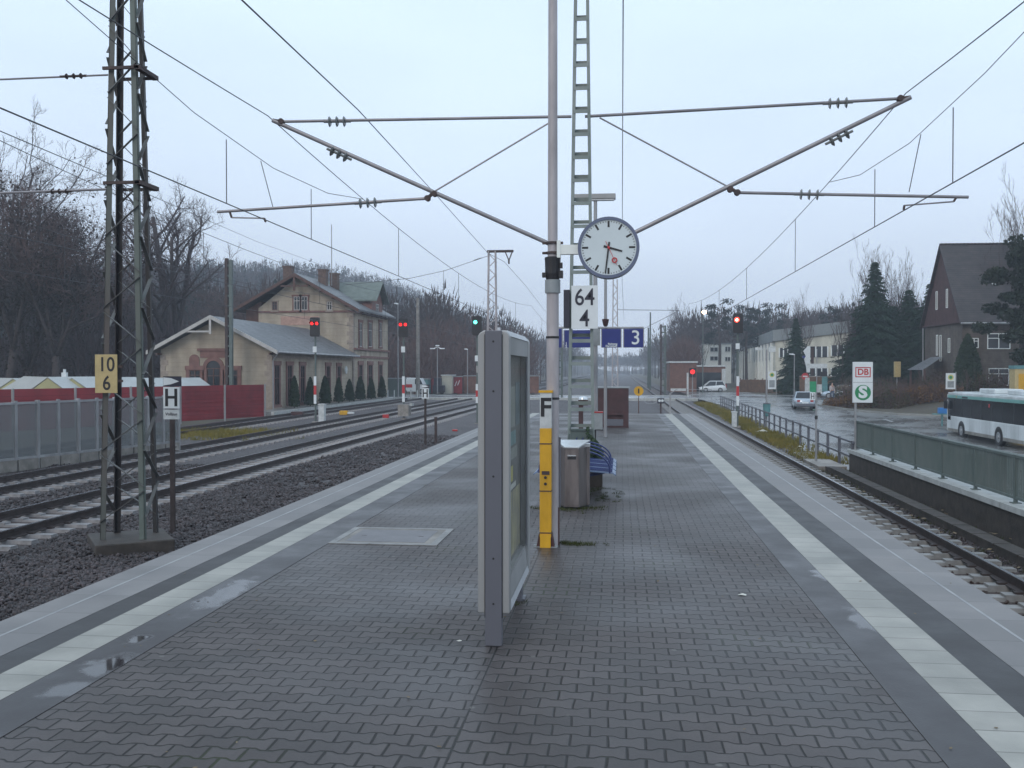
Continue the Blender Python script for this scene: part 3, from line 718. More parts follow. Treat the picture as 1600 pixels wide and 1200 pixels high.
# low dark guard fence along the road
t = thing('guard_fence', 'low dark two-rail fence between the grassy verge and the wet road', 'fence', (7.1, 30, -1.25))
fx = lambda Y: 7.05+(8.4-7.05)*(Y-30)/(83-30)
ends = [(fx(Y)-7.1, Y-30) for Y in (30.2, 83)]
b = MB()
for z in (.98, .52): b.bar((*ends[0], z), (*ends[1], z), .05, .06)
build_each(b, 'rail', 'cab_grey', t)
for k in range(27):
    Y = 30.4+2*k; b = MB(); b.box(-.04, .04, -.04, .04, 0, 1.03)
    if k == 0: p0 = b.build('post', 'cab_grey', t); c = p0
    else: c = p0.copy(); C.objects.link(c); c.parent = t
    c.location = (fx(Y)-7.1, Y-30, 0)
# ================================================================== FOREGROUND OBJECTS
# poster case
t = thing('poster_case', 'tall grey steel poster case standing end-on on the platform', 'poster case', (-.89, 6.70, 0))
def rounded(x0, x1, z0, z1, r, top=True):
    p = [(x0, z0), (x1, z0)]
    for k in range(6): a = k/5*pi/2; p.append((x1-r+r*cos(a), z1-r+r*sin(a)))
    for k in range(6): a = pi/2+k/5*pi/2; p.append((x0+r+r*cos(a), z1-r+r*sin(a)))
    return p
HX, D = .113, 1.52
b = MB(); b.xz(rounded(-HX, HX, .23, 2.225, .05), 0, .09); b.xz(rounded(-HX, HX, .23, 2.225, .05), D-.1, D); build_each(b, 'frame', 'cab_light', t, bevel=.008)
b = MB(); b.xz([(-HX+.012, 2.06), (HX-.012, 2.06), (HX-.012, 2.19), (-HX+.012, 2.19)], .0902, D-.1002); b.build('header', 'cab_light', t)
b = MB(); b.xz([(-HX+.004, 2.19), (HX-.004, 2.19), (HX-.03, 2.232), (-HX+.03, 2.232)], .0902, D-.1002); b.build('cap', 'cab_top', t)
b = MB(); b.xz([(-HX+.02, .26), (HX-.012, .26), (HX-.030, .46), (-HX+.02, .46)], .0902, D-.1002); b.build('sill', 'cab_light', t)
b = MB(); b.xz([(HX-.0115, .235), (HX+.003, .235), (HX-.0115, .285)], .0903, D-.1003); b.build('sill_edge', 'cab_top', t)
b = MB(); b.box(-.060, .060, -.012, .05, 0, 2.228); p = b.build('post', 'cab_grey', t, bevel=.006)
b = MB(); b.box(-.064, -.060, -.009, .02, .2, 2.2); b.box(.060, .064, -.009, .02, .2, 2.2); b.build('seal', 'black', p)
b = MB(); b.box(-.060, .060, D-.16, D-.05, 0, .3); b.box(-.085, .085, D-.19, D-.02, 0, .015); b.build('rear_post', 'cab_grey', t)
b = MB(); b.box(-.06, .045, .0903, D-.1003, .46, 2.06); b.build('back_panel', 'case_back', t)
b = MB(); b.box(-.075, -.06, .0904, D-.1004, .46, 2.06); b.build('back_display', 'cab_grey', t)
pm = [('poster', 'poster_dk', .20, .60, 1.85, 2.0, ), ('poster', 'poster_pale', .2, .95, 1.50, 1.82), ('poster', 'poster_teal', .2, 1.0, 1.36, 1.47),
      ('poster', 'poster_pale', .25, 1.1, 1.25, 1.34), ('poster', 'poster_yel', .25, .8, 1.08, 1.2), ('poster', 'poster_reflection', .2, 1.3, .5, 1.0), ('poster', 'poster_dk', 1.0, 1.3, 1.5, 1.85)]
for i, (n, m, y0, y1, z0, z1) in enumerate(pm):
    b = MB(); b.box(.0452, .0475, y0, y1, z0, z1); o = b.build(n, m, t)
b = MB(); b.box(.0476, .049, .3, 1.0, 1.02, 1.06); b.build('notice', 'paper', t)
b = MB(); b.box(HX-.020, HX-.014, .0905, D-.1005, .46, 2.06); b.build('glass', 'glass', t)
for y in (.3, 1.1):
    b = MB(); b.tube((0, y, 2.232), (0, y, 2.262), .012, 8); b.build('bolt', 'cab_top', t)
b = MB(); b.box(-HX-.014, -HX-.0, .02, .06, 1.93, 1.98); b.build('lock', 'cab_light', t)
for z in (.30, .62, 1.2, 1.8, 2.15):
    b = MB(); b.tube((0, -.0145, z), (0, -.012, z), .008, 8); b.build('screw', 'black', t)
b = MB()
for y in (.13, D-.14): b.box(HX-.0135, HX-.0115, y-.03, y+.03, .47, 2.05)
build_each(b, 'hinge_strip', 'cab_grey', t)

# round pole with loudspeaker collar, clock arm and yellow cable cover
pb = at_z(860, 852, 0); PX, PY = pb.x+.02, pb.y+.05
t = thing('round_pole', 'tall round grey pole carrying the station clock, with a black collar halfway up', 'pole', (PX, PY, 0))
b = MB(); b.lathe([(.072, 0), (.068, 2.7), (.066, 2.95)], n=20); b.build('lower_tube', 'pole', t, smooth='auto')
b = MB(); b.lathe([(.056, 2.95), (.052, 5), (.046, 9)], n=20); b.build('upper_tube', 'pole', t, smooth='auto')
b = MB(); b.lathe([(.066, 2.80), (.086, 2.805), (.086, 2.95), (.06, 2.955)], n=20); b.build('collar', 'greybox', t, smooth='auto')
b = MB(); b.lathe([(.074, 2.956), (.085, 3.02), (.085, 3.10), (.09, 3.2), (.055, 3.21)], n=12)
b.box(-.115, -.07, -.05, .04, 2.98, 3.03); b.box(.07, .115, -.05, .04, 2.97, 3.05); b.box(.06, .11, -.03, .03, 3.08, 3.14); b.build('rubber_sleeve', 'black', t)
b = MB()
for z in (3.25, 3.36): b.lathe([(.055, z-.012), (.078, z-.012), (.078, z+.012), (.055, z+.012)], n=16); b.box(-.115, .115, -.02, .02, z-.012, z+.012)
b.build('clamp', 'rust_dark', t)
b = MB(); b.lathe([(.0735, 1.62), (.076, 1.625), (.076, 1.64), (.0735, 1.645)], n=16); b.lathe([(.0735, 2.3), (.075, 2.305), (.075, 2.32), (.0735, 2.325)], n=16); b.build('band', 'black', t)
b = MB(); b.box(.035, .078, -.03, .03, 0, .42); b.build('foot_cover', 'brownbox', t)
b = MB(); b.tube((.08, 0, .42), (.08, 0, 1.2), .012, 8); b.build('cable', 'cab_grey', t)

# yellow cable cover with the F board
t = thing('yellow_cable_cover', 'yellow square cover post with letter F in front of the round pole', 'cover post', (PX-.065, PY-.13, 0))
b = MB(); b.box(-.064, .064, -.06, .055, .11, 1.31); b.build('housing', 'yellow', t, bevel=.008)
b = MB(); b.box(-.062, .066, -.055, .05, 1.3102, 1.70); b.build('board', 'white_dirty', t)
text('F', .20, 'black', t, (.0, -.0575, 1.53), off=.006, depth=.004)
b = MB(); b.box(-.075, .078, -.065, .06, 1.7, 1.725); b.build('cap', 'yellow', t)
b = MB(); b.xz([(-.10, 0), (.10, 0), (.072, .15), (-.072, .15)], -.05, .05); b.build('foot', 'brownbox', t)
b = MB(); b.box(-.058, .058, -.075, -.05, .0, .14); b.build('foot_plate', 'yellow', t)
for s in (-1, 1):
    b = MB(); b.tube((s*.115, -.02, 0), (s*.115, -.02, .02), .02, 10); b.box(s*.09-.04, s*.09+.04, -.06, .03, 0, .008); b.build('bolt', 'greybox', t)
b = MB()
for z in (.16, .62, 1.14): b.box(-.067, .067, -.0645, .05, z-.006, z+.006)
b.box(-.04, .045, -.066, -.06, .80, .84); b.build('strap', 'rust_dark', t)
for z in (.77, .70):
    b = MB(); b.tube((0, -.068, z), (0, -.058, z), .016, 12); b.build('socket', 'black', t)

# station clock
cc = at_y(951, 388, PY-.02)
CR = 47/FPX*10.75
t = thing('station_clock', 'round white station clock showing half past three, on an arm of the round pole', 'clock', tuple(cc))
b = MB(); b.lathe([(CR*.90, -.085), (CR, -.085), (CR, .085), (CR*.90, .085)], n=48, axis='y', ring=True); b.build('rim', 'clockrim', t, smooth='auto')
b = MB(); b.lathe([(CR*.945, -.072), (CR*.945, .072)], n=48, axis='y'); b.build('dial', 'clockface', t)
b = MB()
for k in range(60):
    a = 2*pi*k/60; r0, r1, ww = (CR*.66, CR*.86, .011) if k % 5 == 0 else (CR*.82, CR*.86, .0035)
    d = Vector((sin(a), 0, cos(a))); s = Vector((cos(a), 0, -sin(a)))
    vs = [d*r0-s*ww, d*r0+s*ww, d*r1+s*ww, d*r1-s*ww]
    b.add([(v.x, -.0725, v.z) for v in vs]+[(v.x, -.0738, v.z) for v in vs], [(0,1,2,3),(7,6,5,4),(0,1,5,4),(1,2,6,5),(2,3,7,6),(3,0,4,7)])
build_each(b, 'minute_mark', 'black', t)
def hand(name, m, deg, r0, r1, w0, w1, yy, ring=None):
    a = R(deg); d = Vector((sin(a), 0, cos(a))); s = Vector((cos(a), 0, -sin(a)))
    vs = [d*r0-s*w0, d*r0+s*w0, d*r1+s*w1, d*r1-s*w1]; b = MB()
    b.add([(v.x, yy, v.z) for v in vs]+[(v.x, yy-.003, v.z) for v in vs], [(0,1,2,3),(7,6,5,4),(0,1,5,4),(1,2,6,5),(2,3,7,6),(3,0,4,7)])
    if ring:
        c = d*ring; n = 20; ri, ro = .018, .031; v2 = []
        for k in range(n):
            q = 2*pi*k/n
            for r_ in (ri, ro):
                for y_ in (yy-.0005, yy-.0035): v2.append((c.x+cos(q)*r_, y_, c.z+sin(q)*r_))
        f2 = []
        for k in range(n):
            i, j = 4*k, 4*((k+1) % n); f2 += [(i+1, j+1, j+3, i+3), (i, i+2, j+2, j), (i+2, i+3, j+3, j+2), (i, j, j+1, i+1)]
        b.add(v2, f2)
    return b.build(name, m, t)
hand('hour_hand', 'black', 106, -.055, .155, .012, .009, -.077)
hand('minute_hand', 'black', 187, -.06, .285, .010, .007, -.081)
hand('second_hand', 'red', 155, -.075, .215, .003, .002, -.085, ring=.155)
b = MB(); b.tube((0, -.09, 0), (0, -.072, 0), .014, 14); b.build('hub', 'red', t)
b = MB(); xa = PX-cc.x; b.box(xa+.06, -CR+.02, -.035, .035, -.062, .042); b.box(xa+.05, xa+.09, -.05, .05, -.10, .09); b.build('arm', 'whitewall', t)

# litter bin
bb = at_z(893, 797, 0)
t = thing('litter_bin', 'stainless steel three-part litter bin with a flared pale lid, right of the yellow post', 'litter bin', (bb.x, bb.y+.26, 0))
def ngon(r, n=8, a0=pi/8, sx=1, sy=1): return [(r*cos(a0+2*pi*k/n)*sx, r*sin(a0+2*pi*k/n)*sy) for k in range(n)]
b = MB(); b.xy([(-.20, .05), (-.10, -.20), (.10, -.20), (.20, .05), (.24, .06), (.24, .22), (-.24, .22), (-.24, .06)], .03, .86); b.build('body', 'steel', t, bevel=.006)
b = MB(); b.xy([(-.095, -.206), (.095, -.206), (.095, -.2), (-.095, -.2)], .06, .85); b.build('front_panel', 'steel', t)
b = MB(); b.xy([(-.15, -.02), (-.07, -.17), (.07, -.17), (.15, -.02), (.18, .16), (-.18, .16)], 0, .03); b.build('base', 'black', t)
b = MB(); b.add([(-.10, -.235, .86), (.10, -.235, .86), (.25, .02, .945), (-.25, .02, .945), (-.10, -.235, .875), (.10, -.235, .875), (.25, .02, .96), (-.25, .02, .96)], [(0,3,2,1),(4,5,6,7),(0,1,5,4),(1,2,6,5),(2,3,7,6),(3,0,4,7)])
b.build('lid', 'steel_lid', t)
b = MB(); b.box(-.245, .245, .035, .23, .8605, .90); b.build('rim', 'steel_lid', t)
b = MB(); b.box(-.06, .06, -.2095, -.2065, .70, .745); s_ = b.build('slot', 'black', t)
b = MB(); b.box(-.06, .06, -.2135, -.2068, .746, .762); b.build('slot_lip', 'steel_lid', t)

# double sided mesh bench
t = thing('platform_bench', 'double sided blue wire bench standing behind the stainless litter bin', 'bench', (bb.x+.0, bb.y+.75, 0))
b = MB(); b.tube((0, 0, .38), (0, 2.4, .38), .035, 10); b.build('beam', 'bluewire', t)
for yy in (.35, 2.0):
    b = MB(); b.box(-.03, .03, yy-.03, yy+.03, 0, .38); b.box(-.22, .22, yy-.04, yy+.04, 0, .012)
    for s in (-1, 1): b.bar((s*.02, yy, .33), (s*.44, yy, .42), .045)
    b.build('leg', 'bluewire', t)
for s in (-1, 1):
    for k in range(4):
        y0 = .06+k*.6
        b = MB(); b.xz([(s*.10, .455), (s*.56, .425), (s*.60, .40), (s*.605, .412), (s*.565, .442), (s*.10, .472)], y0, y0+.5)
        st = b.build('seat', 'bluegrey', t)
        b = MB()
        for j in range(8):
            yj = y0+.02+j*.066
            b.path([(s*.61, yj, .395), (s*.55, yj, .448), (s*.14, yj, .480), (s*.08, yj, .55), (s*.05, yj, .82)], .004, 5)
        b.build('seat_wire', 'bluewire', t)
        b = MB(); pts = []
        for q in range(11):
            a = q/10*pi/2; pts.append((s*(.06+.46*sin(a)), y0, .49+.27*cos(a)+(-.06 if q == 10 else 0)))
        b.path(pts, .013, 7); b.build('armrest', 'bluewire', t)

# weeds in the joints
def tufts(name, pts, m='grass', n=22, h=.08, w=.006, kind='stuff', spread=.09):
    Vs = []; 
    for (x, y, z, sc_) in pts:
        for _ in range(n):
            a = rng.uniform(0, 6.28); r_ = rng.uniform(0, spread*sc_); hh = h*sc_*rng.uniform(.4, 1.1)
            bx_, by_ = x+cos(a)*r_, y+sin(a)*r_; l = rng.uniform(-.6, .6, 2)*hh; c, s = cos(a*3)*w*sc_, sin(a*3)*w*sc_
            Vs += [(bx_-c, by_-s, z), (bx_+c, by_+s, z), (bx_+l[0], by_+l[1], z+hh)]
    V = np.array(Vs); F = np.arange(len(V)).reshape(-1, 3)
    o = np_mesh(name, V, F, m); o['kind'] = kind; return o
pts = [(bb.x+rng.normal(0, .28), bb.y+.15+rng.normal(0, .12), 0, rng.uniform(.5, 1)) for _ in range(70)]
pts += [(PX+.1+abs(rng.normal(0, .2)), PY+.05+rng.normal(0, .06), 0, rng.uniform(.4, .9)) for _ in range(45)]
pts += [(bb.x+rng.uniform(.1, .7), bb.y+rng.uniform(.8, 2.6), 0, rng.uniform(.4, .8)) for _ in range(60)]
pts += [(-.89+rng.normal(0, .1), 8.0+rng.normal(0, .05), 0, rng.uniform(.3, .5)) for _ in range(10)]
tufts('platform_weeds', pts, 'moss', n=16, h=.05, w=.005)

# centre lattice mast with both cantilevers
MY = 16.3
m0 = at_y(908, 700, MY); MX = m0.x
t = thing('catenary_mast', 'tall green-grey ladder mast in the middle of the platform carrying both wire brackets', 'mast', (MX, MY, 0))
def ladder(t, hb, ht, z0, z1, m, depth=.18, chan=.055, step=.385, bh=.06):
    ww = lambda z: hb+(ht-hb)*(z-z0)/(z1-z0)
    for s in (-1, 1):
        b = MB()
        for y in (-depth/2, depth/2):
            b.add([(s*ww(z0)-s*0-.0, y-.012, z0) for _ in range(0)], [])
        vs = []
        for z in (z0, z1):
            x = s*ww(z)
            for dx, dy in ((-chan/2, -depth/2), (chan/2, -depth/2), (chan/2, depth/2), (-chan/2, depth/2)): vs.append((x+dx, dy, z))
        b.add(vs, [(0,3,2,1),(4,5,6,7),(0,1,5,4),(1,2,6,5),(2,3,7,6),(3,0,4,7)])
        b.build('mast_leg', m, t)
    b = MB(); z = z0+.35
    while z < z1-.1:
        x = ww(z)
        b.box(-x, x, -depth/2-.012, -depth/2-.001, z-bh/2, z+bh/2); b.box(-x, x, depth/2+.001, depth/2+.012, z+.1-bh/2, z+.1+bh/2); z += step
    build_each(b, 'batten', m, t)
pz = lambda py: at_y(905, py, MY).z
ladder(t, .205, .085, .55, 9.4, 'green_steel', chan=.05)
b = MB(); b.box(-.36, .36, -.3, .3, 0, .34); b.build('plinth', 'concrete_dk', t)
b = MB()
for s in (-1, 1): b.add([(s*.33, -.1, .34), (s*.18, -.1, .34), (s*.18, -.1, 1.0), (s*.23, -.1, .75), (s*.33, .1, .34), (s*.18, .1, .34), (s*.18, .1, 1.0), (s*.23, .1, .75)], [(0,1,2,3),(7,6,5,4),(0,1,5,4),(1,2,6,5),(2,3,7,6),(3,0,4,7)])
build_each(b, 'foot', 'dkgreen', t)
b = MB(); b.box(-.175, .20, -.125, -.106, pz(697), pz(672)); b.box(-.175, .20, -.15, -.1, pz(672), pz(669)); b.build('cross_plate', 'dkgreen', t)
b = MB()
for _ in range(420):
    x = rng.uniform(.1, .36); z = .3+.65*rng.random()*(1-(x-.1)/.36)+.06; y = rng.uniform(-.25, .3); a = rng.uniform(0, 6.3, 2); s = .035
    d1 = Vector((cos(a[0]), sin(a[0])*.5, sin(a[0])))*s; d2 = Vector((-sin(a[1]), cos(a[1]), cos(a[1])*.6))*s
    p = Vector((x, y, z)); b.add([p-d1, p+d2, p+d1, p-d2], [(0,1,2,3)])
tag(b.build('ivy', 'thuja', t, fix=False), 'ivy climbing the foot of the mast')

def insulator(b, p, q, n=3, r=.092):
    p = Vector(p); q = Vector(q); d = (q-p).normalized(); c = (p+q)/2
    b.tube(c-d*.24, c+d*.24, .022, 8)
    for k in range(n):
        m_ = c+d*((k-(n-1)/2)*.13); b.tube(m_-d*.010, m_+d*.010, r, 14, r2=r*.75)
def cantilever(side, P, tag_lab):
    """P: dict of photo pixels on the plane of the mast"""
    t = thing('cantilever_bracket', tag_lab, 'wire bracket', (MX, MY-.02, 4.0), 0, 'brackets on the centre mast')
    W = {k: at_y(v[0], v[1], MY-.02)-Vector((MX, MY-.02, 4.0)) for k, v in P.items()}
    for k in W: W[k] = Vector((W[k].x, 0, W[k].z))
    def U(n, k, q, r_, m='tube'):
        b = MB(); b.tube(W[k], W[q], r_, 12); return b.build(n, m, t)
    U('top_tube', 'ta', 'tb', .026); o = U('diagonal_tube', 'da', 'db', .037); U('registration_tube', 'ra', 'rb', .026); U('stay', 'sa', 'sb', .014)
    U('steady_arm', 'qa', 'qb', .013)
    for (k, q, c) in (('ta', 'tb', 'it'), ('da', 'db', 'id'), ('ra', 'rb', 'ir')):
        d = (W[q]-W[k]).normalized(); b = MB(); insulator(b, W[c]-d*.3, W[c]+d*.3); b.build('insulator', 'insul', t)
    b = MB()
    for k in ('ta', 'j', 'rb'): b.tube(W[k]-Vector((0, .05, 0)), W[k]+Vector((0, .05, 0)), .05, 10)
    b.bar(W['sb'], W['rb'], .05); b.bar(W['ra2'], W['qa'], .03); b.bar(W['qb'], W['qc'], .03); b.bar(W['da'], W['ta'], .05)
    build_each(b, 'clamp', 'rust_dark', t)
    return t
cantilever(-1, dict(ta=(440,190), tb=(893,182), da=(426,188), db=(890,395), ra=(340,331), rb=(668,310), sa=(868,186), sb=(679,299), it=(527,190), id=(530,241), ir=(575,317), j=(679,303), ra2=(359,331), qa=(362,340), qb=(413,341), qc=(415,347)),
           'left wire bracket of the centre mast, reaching out over the left ballast')
cantilever(1, dict(ta=(1406,154), tb=(914,182), da=(1423,152), db=(925,396), ra=(1513,308), rb=(1152,301), sa=(937,184), sb=(1138,292), it=(1309,161), id=(1311,215), ir=(1264,304), j=(1141,296), ra2=(1494,309), qa=(1490,315), qb=(1413,321), qc=(1412,328)),
           'right wire bracket of the centre mast, reaching out over the right track')

# kilometre board 64 / 4
p = at_y(913.5, 480, MY-.16); W_ = 41/FPX*16.2; H_ = 67/FPX*16.2
t = thing('kilometre_board', 'white board with black numbers 64 over 4 fixed to the centre mast', 'number board', (p.x, MY-.17, p.z))
b = MB(); b.box(-W_/2, W_/2, -.01, .01, -H_/2, H_/2); b.build('plate', 'white', t, bevel=.003)
text('64', .28, 'blackplate', t, (.0, -.0125, .155), off=.003, sx=.86)
text('4', .28, 'blackplate', t, (0.0, -.0125, -.20), off=.003, sx=.86)
b = MB(); b.box(-W_/2-.13, -W_/2-.03, -.02, .25, -H_/2+.03, H_/2-.07); b.build('side_board', 'blackplate', t)
b = MB()
for z in (-.2, .2): b.box(-.2, .2, .01, .05, z-.015, z+.015)
b.build('bracket', 'galv', t)

# blue platform signs
SY = 23.5
def blue_sign(x0, x1, y0, y1, lab, texts=()):
    a = at_y(x0, y0, SY); c = at_y(x1, y1, SY); t = thing('platform_sign', lab, 'sign', ((a.x+c.x)/2, SY, (a.z+c.z)/2), 0, 'blue platform signs')
    w2, h2 = (c.x-a.x)/2, (a.z-c.z)/2
    b = MB(); b.box(-w2, w2, -.04, .04, -h2, h2); b.build('panel', 'blue', t)
    b = MB(); b.box(-w2-.02, -w2, -.045, .045, -h2, h2); b.box(w2, w2+.02, -.045, .045, -h2, h2); b.build('edge_trim', 'galv', t)
    for s, h, x, z in texts: text(s, h, 'white', t, (x, -.043, z), off=.002)
    return t
blue_sign(975, 1005, 514, 543, 'blue platform sign with a large white 3, rightmost of its row', (('3', .34, .05, .0),))
blue_sign(940.5, 970, 514, 543, 'square blue platform sign with two small lines of white text, left of the 3', (('Richtung', .045, .03, -.14), ('Darmstadt', .045, .0, -.19)))
blue_sign(882, 925, 516, 543, 'wide blue platform sign partly hidden behind the green mast', (('1', .07, -.29, -.12), ('S', .07, -.29, -.19)))
blue_sign(862, 878, 514, 543, 'narrow blue platform sign just right of the round pole')
a = at_y(862, 512, SY); c = at_y(1006, 512, SY)
b = MB(); b.tube((a.x, SY+.02, a.z), (c.x, SY+.02, c.z), .025, 8); 
tag(b.build('sign_rail', 'galv', loc=((a.x+c.x)/2, SY, a.z)), 'thin grey rail from which the blue platform signs hang', 'rail')

# platform lamps
lp = at_y(930, 600, 25)
t = thing('platform_lamp', 'grey platform lamp with one flat horizontal head, behind the clock', 'lamp', (lp.x, 25, 0))
hz = at_y(930, 309, 25).z
b = MB(); b.lathe([(.075, 0), (.06, 3), (.045, hz-.05)], n=14); b.build('pole', 'galv', t, smooth='auto')
xa, xb = at_y(897, 309, 25).x-lp.x, at_y(962, 309, 25).x-lp.x
b = MB(); b.box(xa, xb, -.12, .12, hz-.05, hz+.09); b.build('lamp_head', 'cab_light', t, bevel=.02)
b = MB(); b.box(xa+.04, xb-.04, -.09, .09, hz-.075, hz-.051); b.build('lens', 'lens_white', t)
b = MB(); z0 = at_y(930, 540, 25).z; b.box(-.09, .13, -.085, -.075, z0, z0+.45); b.build('plate', 'greybox', t)
lp2 = at_y(946, 600, 28)
t = thing('speaker_pole', 'thin pole with a dark cup shaped loudspeaker, between the lamp and the blue signs', 'pole', (lp2.x, 28, 0))
b = MB(); b.lathe([(.05, 0), (.04, 5.2)], n=12); b.build('pole', 'galv', t, smooth='auto')
zc = at_y(946, 504, 28).z; b = MB(); b.lathe([(.06, -.1), (.085, .0), (.105, .09), (.02, .11)], c=(0, -.08, zc), n=14); b.build('loudspeaker', 'brownbox', t)

# small things near the far end of the platform
p = at_z(958, 668, 0)
t = thing('grit_bin', 'large dark red-brown steel cupboard with a pale top and a dark slot at the foot', 'cupboard', (p.x, p.y+.4, 0))
b = MB(); b.box(-.52, .52, -.4, .4, .0, .05); b.box(-.52, -.30, -.4, .4, .05, .42); b.box(.34, .52, -.4, .4, .05, .42); b.box(-.3, .34, -.3, .4, .05, .42); b.box(-.52, .52, -.4, .4, .42, 1.33); b.build('cabinet', 'brownbox', t)
b = MB(); b.box(-.30, .34, -.39, -.305, .06, .28); b.build('tray', 'cab_grey', t)
b = MB(); b.box(-.56, .56, -.43, .43, 1.33, 1.37); b.build('top', 'greybox', t)
p = at_z(910, 690, 0)
t = thing('ticket_validator', 'slim dark brown ticket validator post with a rounded pale top', 'ticket machine', (p.x, p.y, 0))
b = MB(); b.box(-.10, .02, -.09, .09, 0, 1.15); b.build('column', 'brownbox', t, bevel=.01)
b = MB(); b.box(-.12, .155, -.1, .1, 1.02, 1.15); b.lathe([(.138, 1.15), (.12, 1.20), (.06, 1.225), (.01, 1.23)], c=(.018, 0, 0), n=16); b.build('head', 'steel_lid', t, smooth='auto')
b = MB(); b.box(-.11, .15, -.112, -.1005, .99, 1.14); b.build('display', 'rust_dark', t)
p = at_y(933, 674, 24.5)
t = thing('waste_box', 'small pale grey box with red edged top on a thin post behind the mast', 'box', (p.x, 24.5, 0))
zt, zb_ = at_y(933, 643, 24.5).z, at_y(933, 671, 24.5).z
b = MB(); b.box(-.13, .14, -.1, .1, zb_, zt-.03); b.build('bin_body', 'greybox', t, bevel=.01)
b = MB(); b.box(-.14, .15, -.11, .11, zt-.03, zt); b.build('top_edge', 'tail', t)
b = MB(); b.box(-.14, .15, -.108, .1, zb_-.02, zb_-.0005); b.tube((-.05, .0, 0), (-.05, 0, zb_-.02), .025, 8); b.build('post', 'black', t)

# end of platform: yellow disc, handrail post, white ring
p = at_y(998, 611, 43.6)
t = thing('disc_sign', 'round yellow disc sign with a black upright bar at the end of the platform', 'sign', (p.x, 43.7, -.35))
z = p.z+.35
b = MB(); b.tube((0, -.02, z), (0, 0, z), .215, 24); b.build('disc', 'yellow', t)
b = MB(); b.box(-.03, .03, -.028, -.021, z-.11, z+.11); b.build('mark', 'black', t)
b = MB(); b.box(-.02, .02, .0, .04, 0, z); b.build('post', 'wood_dk', t)
p = at_z(1046, 646, 0)
t = thing('barrier_post', 'thin dark post with a slanting handle at the right corner of the platform end', 'post', (p.x, 42.9, 0))
b = MB(); b.box(-.035, .035, -.035, .035, 0, .92); b.build('post', 'galv', t)
b = MB(); b.tube((0, 0, .9), (.28, 0, 1.1), .02, 8); b.build('handle', 'galv', t)
p = at_y(1030, 626, 62)
t = thing('shunting_signal', 'small white dwarf signal with two round eyes low on the ballast beyond the platform', 'signal', (p.x, 62, BZ))
z = p.z-BZ
b = MB(); b.box(-.12, .32, -.02, .12, z-.18, z+.16); b.build('housing', 'blackplate', t)
for x in (.02, .2):
    b = MB(); b.tube((x, -.04, z), (x, -.021, z), .085, 14); b.build('lens', 'white', t)
b = MB(); b.box(.05, .15, 0, .1, 0, z-.18); b.build('post', 'rust_dark', t)
b = MB(); pts = [(-.15+.42*cos(a)-.4, 0, z+.05+.26*sin(a)) for a in np.linspace(.5, 5.8, 16)]; b.path(pts, .022, 6); b.build('loop_rail', 'galv', t)

# left square lattice mast
lb = at_z(203, 842, -.85); LX, LY = -7.95, 15.6
lc = at_y(203, 830, LY); LX = lc.x
t = thing('lattice_mast', 'heavy four-legged lattice mast, green above and rusty below, at the left', 'mast', (LX, LY, -1.05))
RZ = .17
def cn(z, i):
    h = (.88-(.88-.45)*(z/10.3))/2/1.18
    c = [(-1,-1),(1,-1),(1,1),(-1,1)][i]; x, y = c[0]*h, c[1]*h
    return Vector((x*cos(RZ)-y*sin(RZ), x*sin(RZ)+y*cos(RZ), z))
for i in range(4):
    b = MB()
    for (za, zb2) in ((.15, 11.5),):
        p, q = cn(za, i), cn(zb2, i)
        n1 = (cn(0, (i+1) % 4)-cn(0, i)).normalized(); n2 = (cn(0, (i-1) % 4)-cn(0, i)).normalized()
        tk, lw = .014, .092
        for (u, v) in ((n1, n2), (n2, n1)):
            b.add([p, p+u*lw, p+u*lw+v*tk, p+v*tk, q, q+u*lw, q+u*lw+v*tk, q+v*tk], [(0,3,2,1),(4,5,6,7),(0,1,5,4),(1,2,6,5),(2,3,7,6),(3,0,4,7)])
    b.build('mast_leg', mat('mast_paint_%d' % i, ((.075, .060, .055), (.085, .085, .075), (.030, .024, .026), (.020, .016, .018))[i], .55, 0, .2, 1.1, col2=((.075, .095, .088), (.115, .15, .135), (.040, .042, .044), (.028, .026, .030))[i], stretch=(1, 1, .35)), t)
b = MB(); z = .45; k = 0
while z < 11:
    for i in range(4):
        j = (i+1) % 4; a, c = (i, j) if k % 2 == 0 else (j, i)
        o1 = (cn(z, i)+cn(z, j))/2; nrm = Vector((o1.x, o1.y, 0)).normalized()
        b.bar(cn(z+.08*(i % 2), a)+nrm*.012, cn(z+.52+.08*(i % 2), c)+nrm*.012, .060, .012)
    z += .60; k += 1
b.build('lacing', mat('lacing_paint', (.055, .050, .048), .5, 0, .3, 2, col2=(.13, .14, .14)), t)
for zz in (at_y(200, 115, LY).z+1.05, at_y(200, 291, LY).z+1.05):
    b = MB(); b.box(-.26, .38, -.34, -.30, zz-.025, zz+.025); b.box(-.26, .36, .28, .32, zz-.025, zz+.025); b.box(.30, .40, -.34, .32, zz-.035, zz+.035); b.build('clamp', 'rust_dark', t)
b = MB(); b.box(-.62, .62, -.70, .62, -.35, .15); o = b.build('foundation', 'concrete_dk', t, bevel=.02); o.rotation_euler = (0, 0, .62)
# mast number board 10 / 6
p = at_y(166, 584, LY-.5)
t = thing('number_board', 'yellowish board with black numbers 10 over 6 on the left lattice mast', 'number board', tuple(p))
b = MB(); b.box(-.195, .195, -.008, .008, -.32, .32); b.build('plate', 'yplate', t, bevel=.004)
text('10', .235, 'black', t, (.01, -.0105, .145), off=.004, sx=.88)
text('6', .235, 'black', t, (.01, -.0105, -.165), off=.004, sx=.88)
b = MB(); b.box(-.02, .28, .01, .03, .1, .14); b.box(-.02, .28, .01, .03, -.14, -.1); b.build('bracket', 'rust_dark', t)
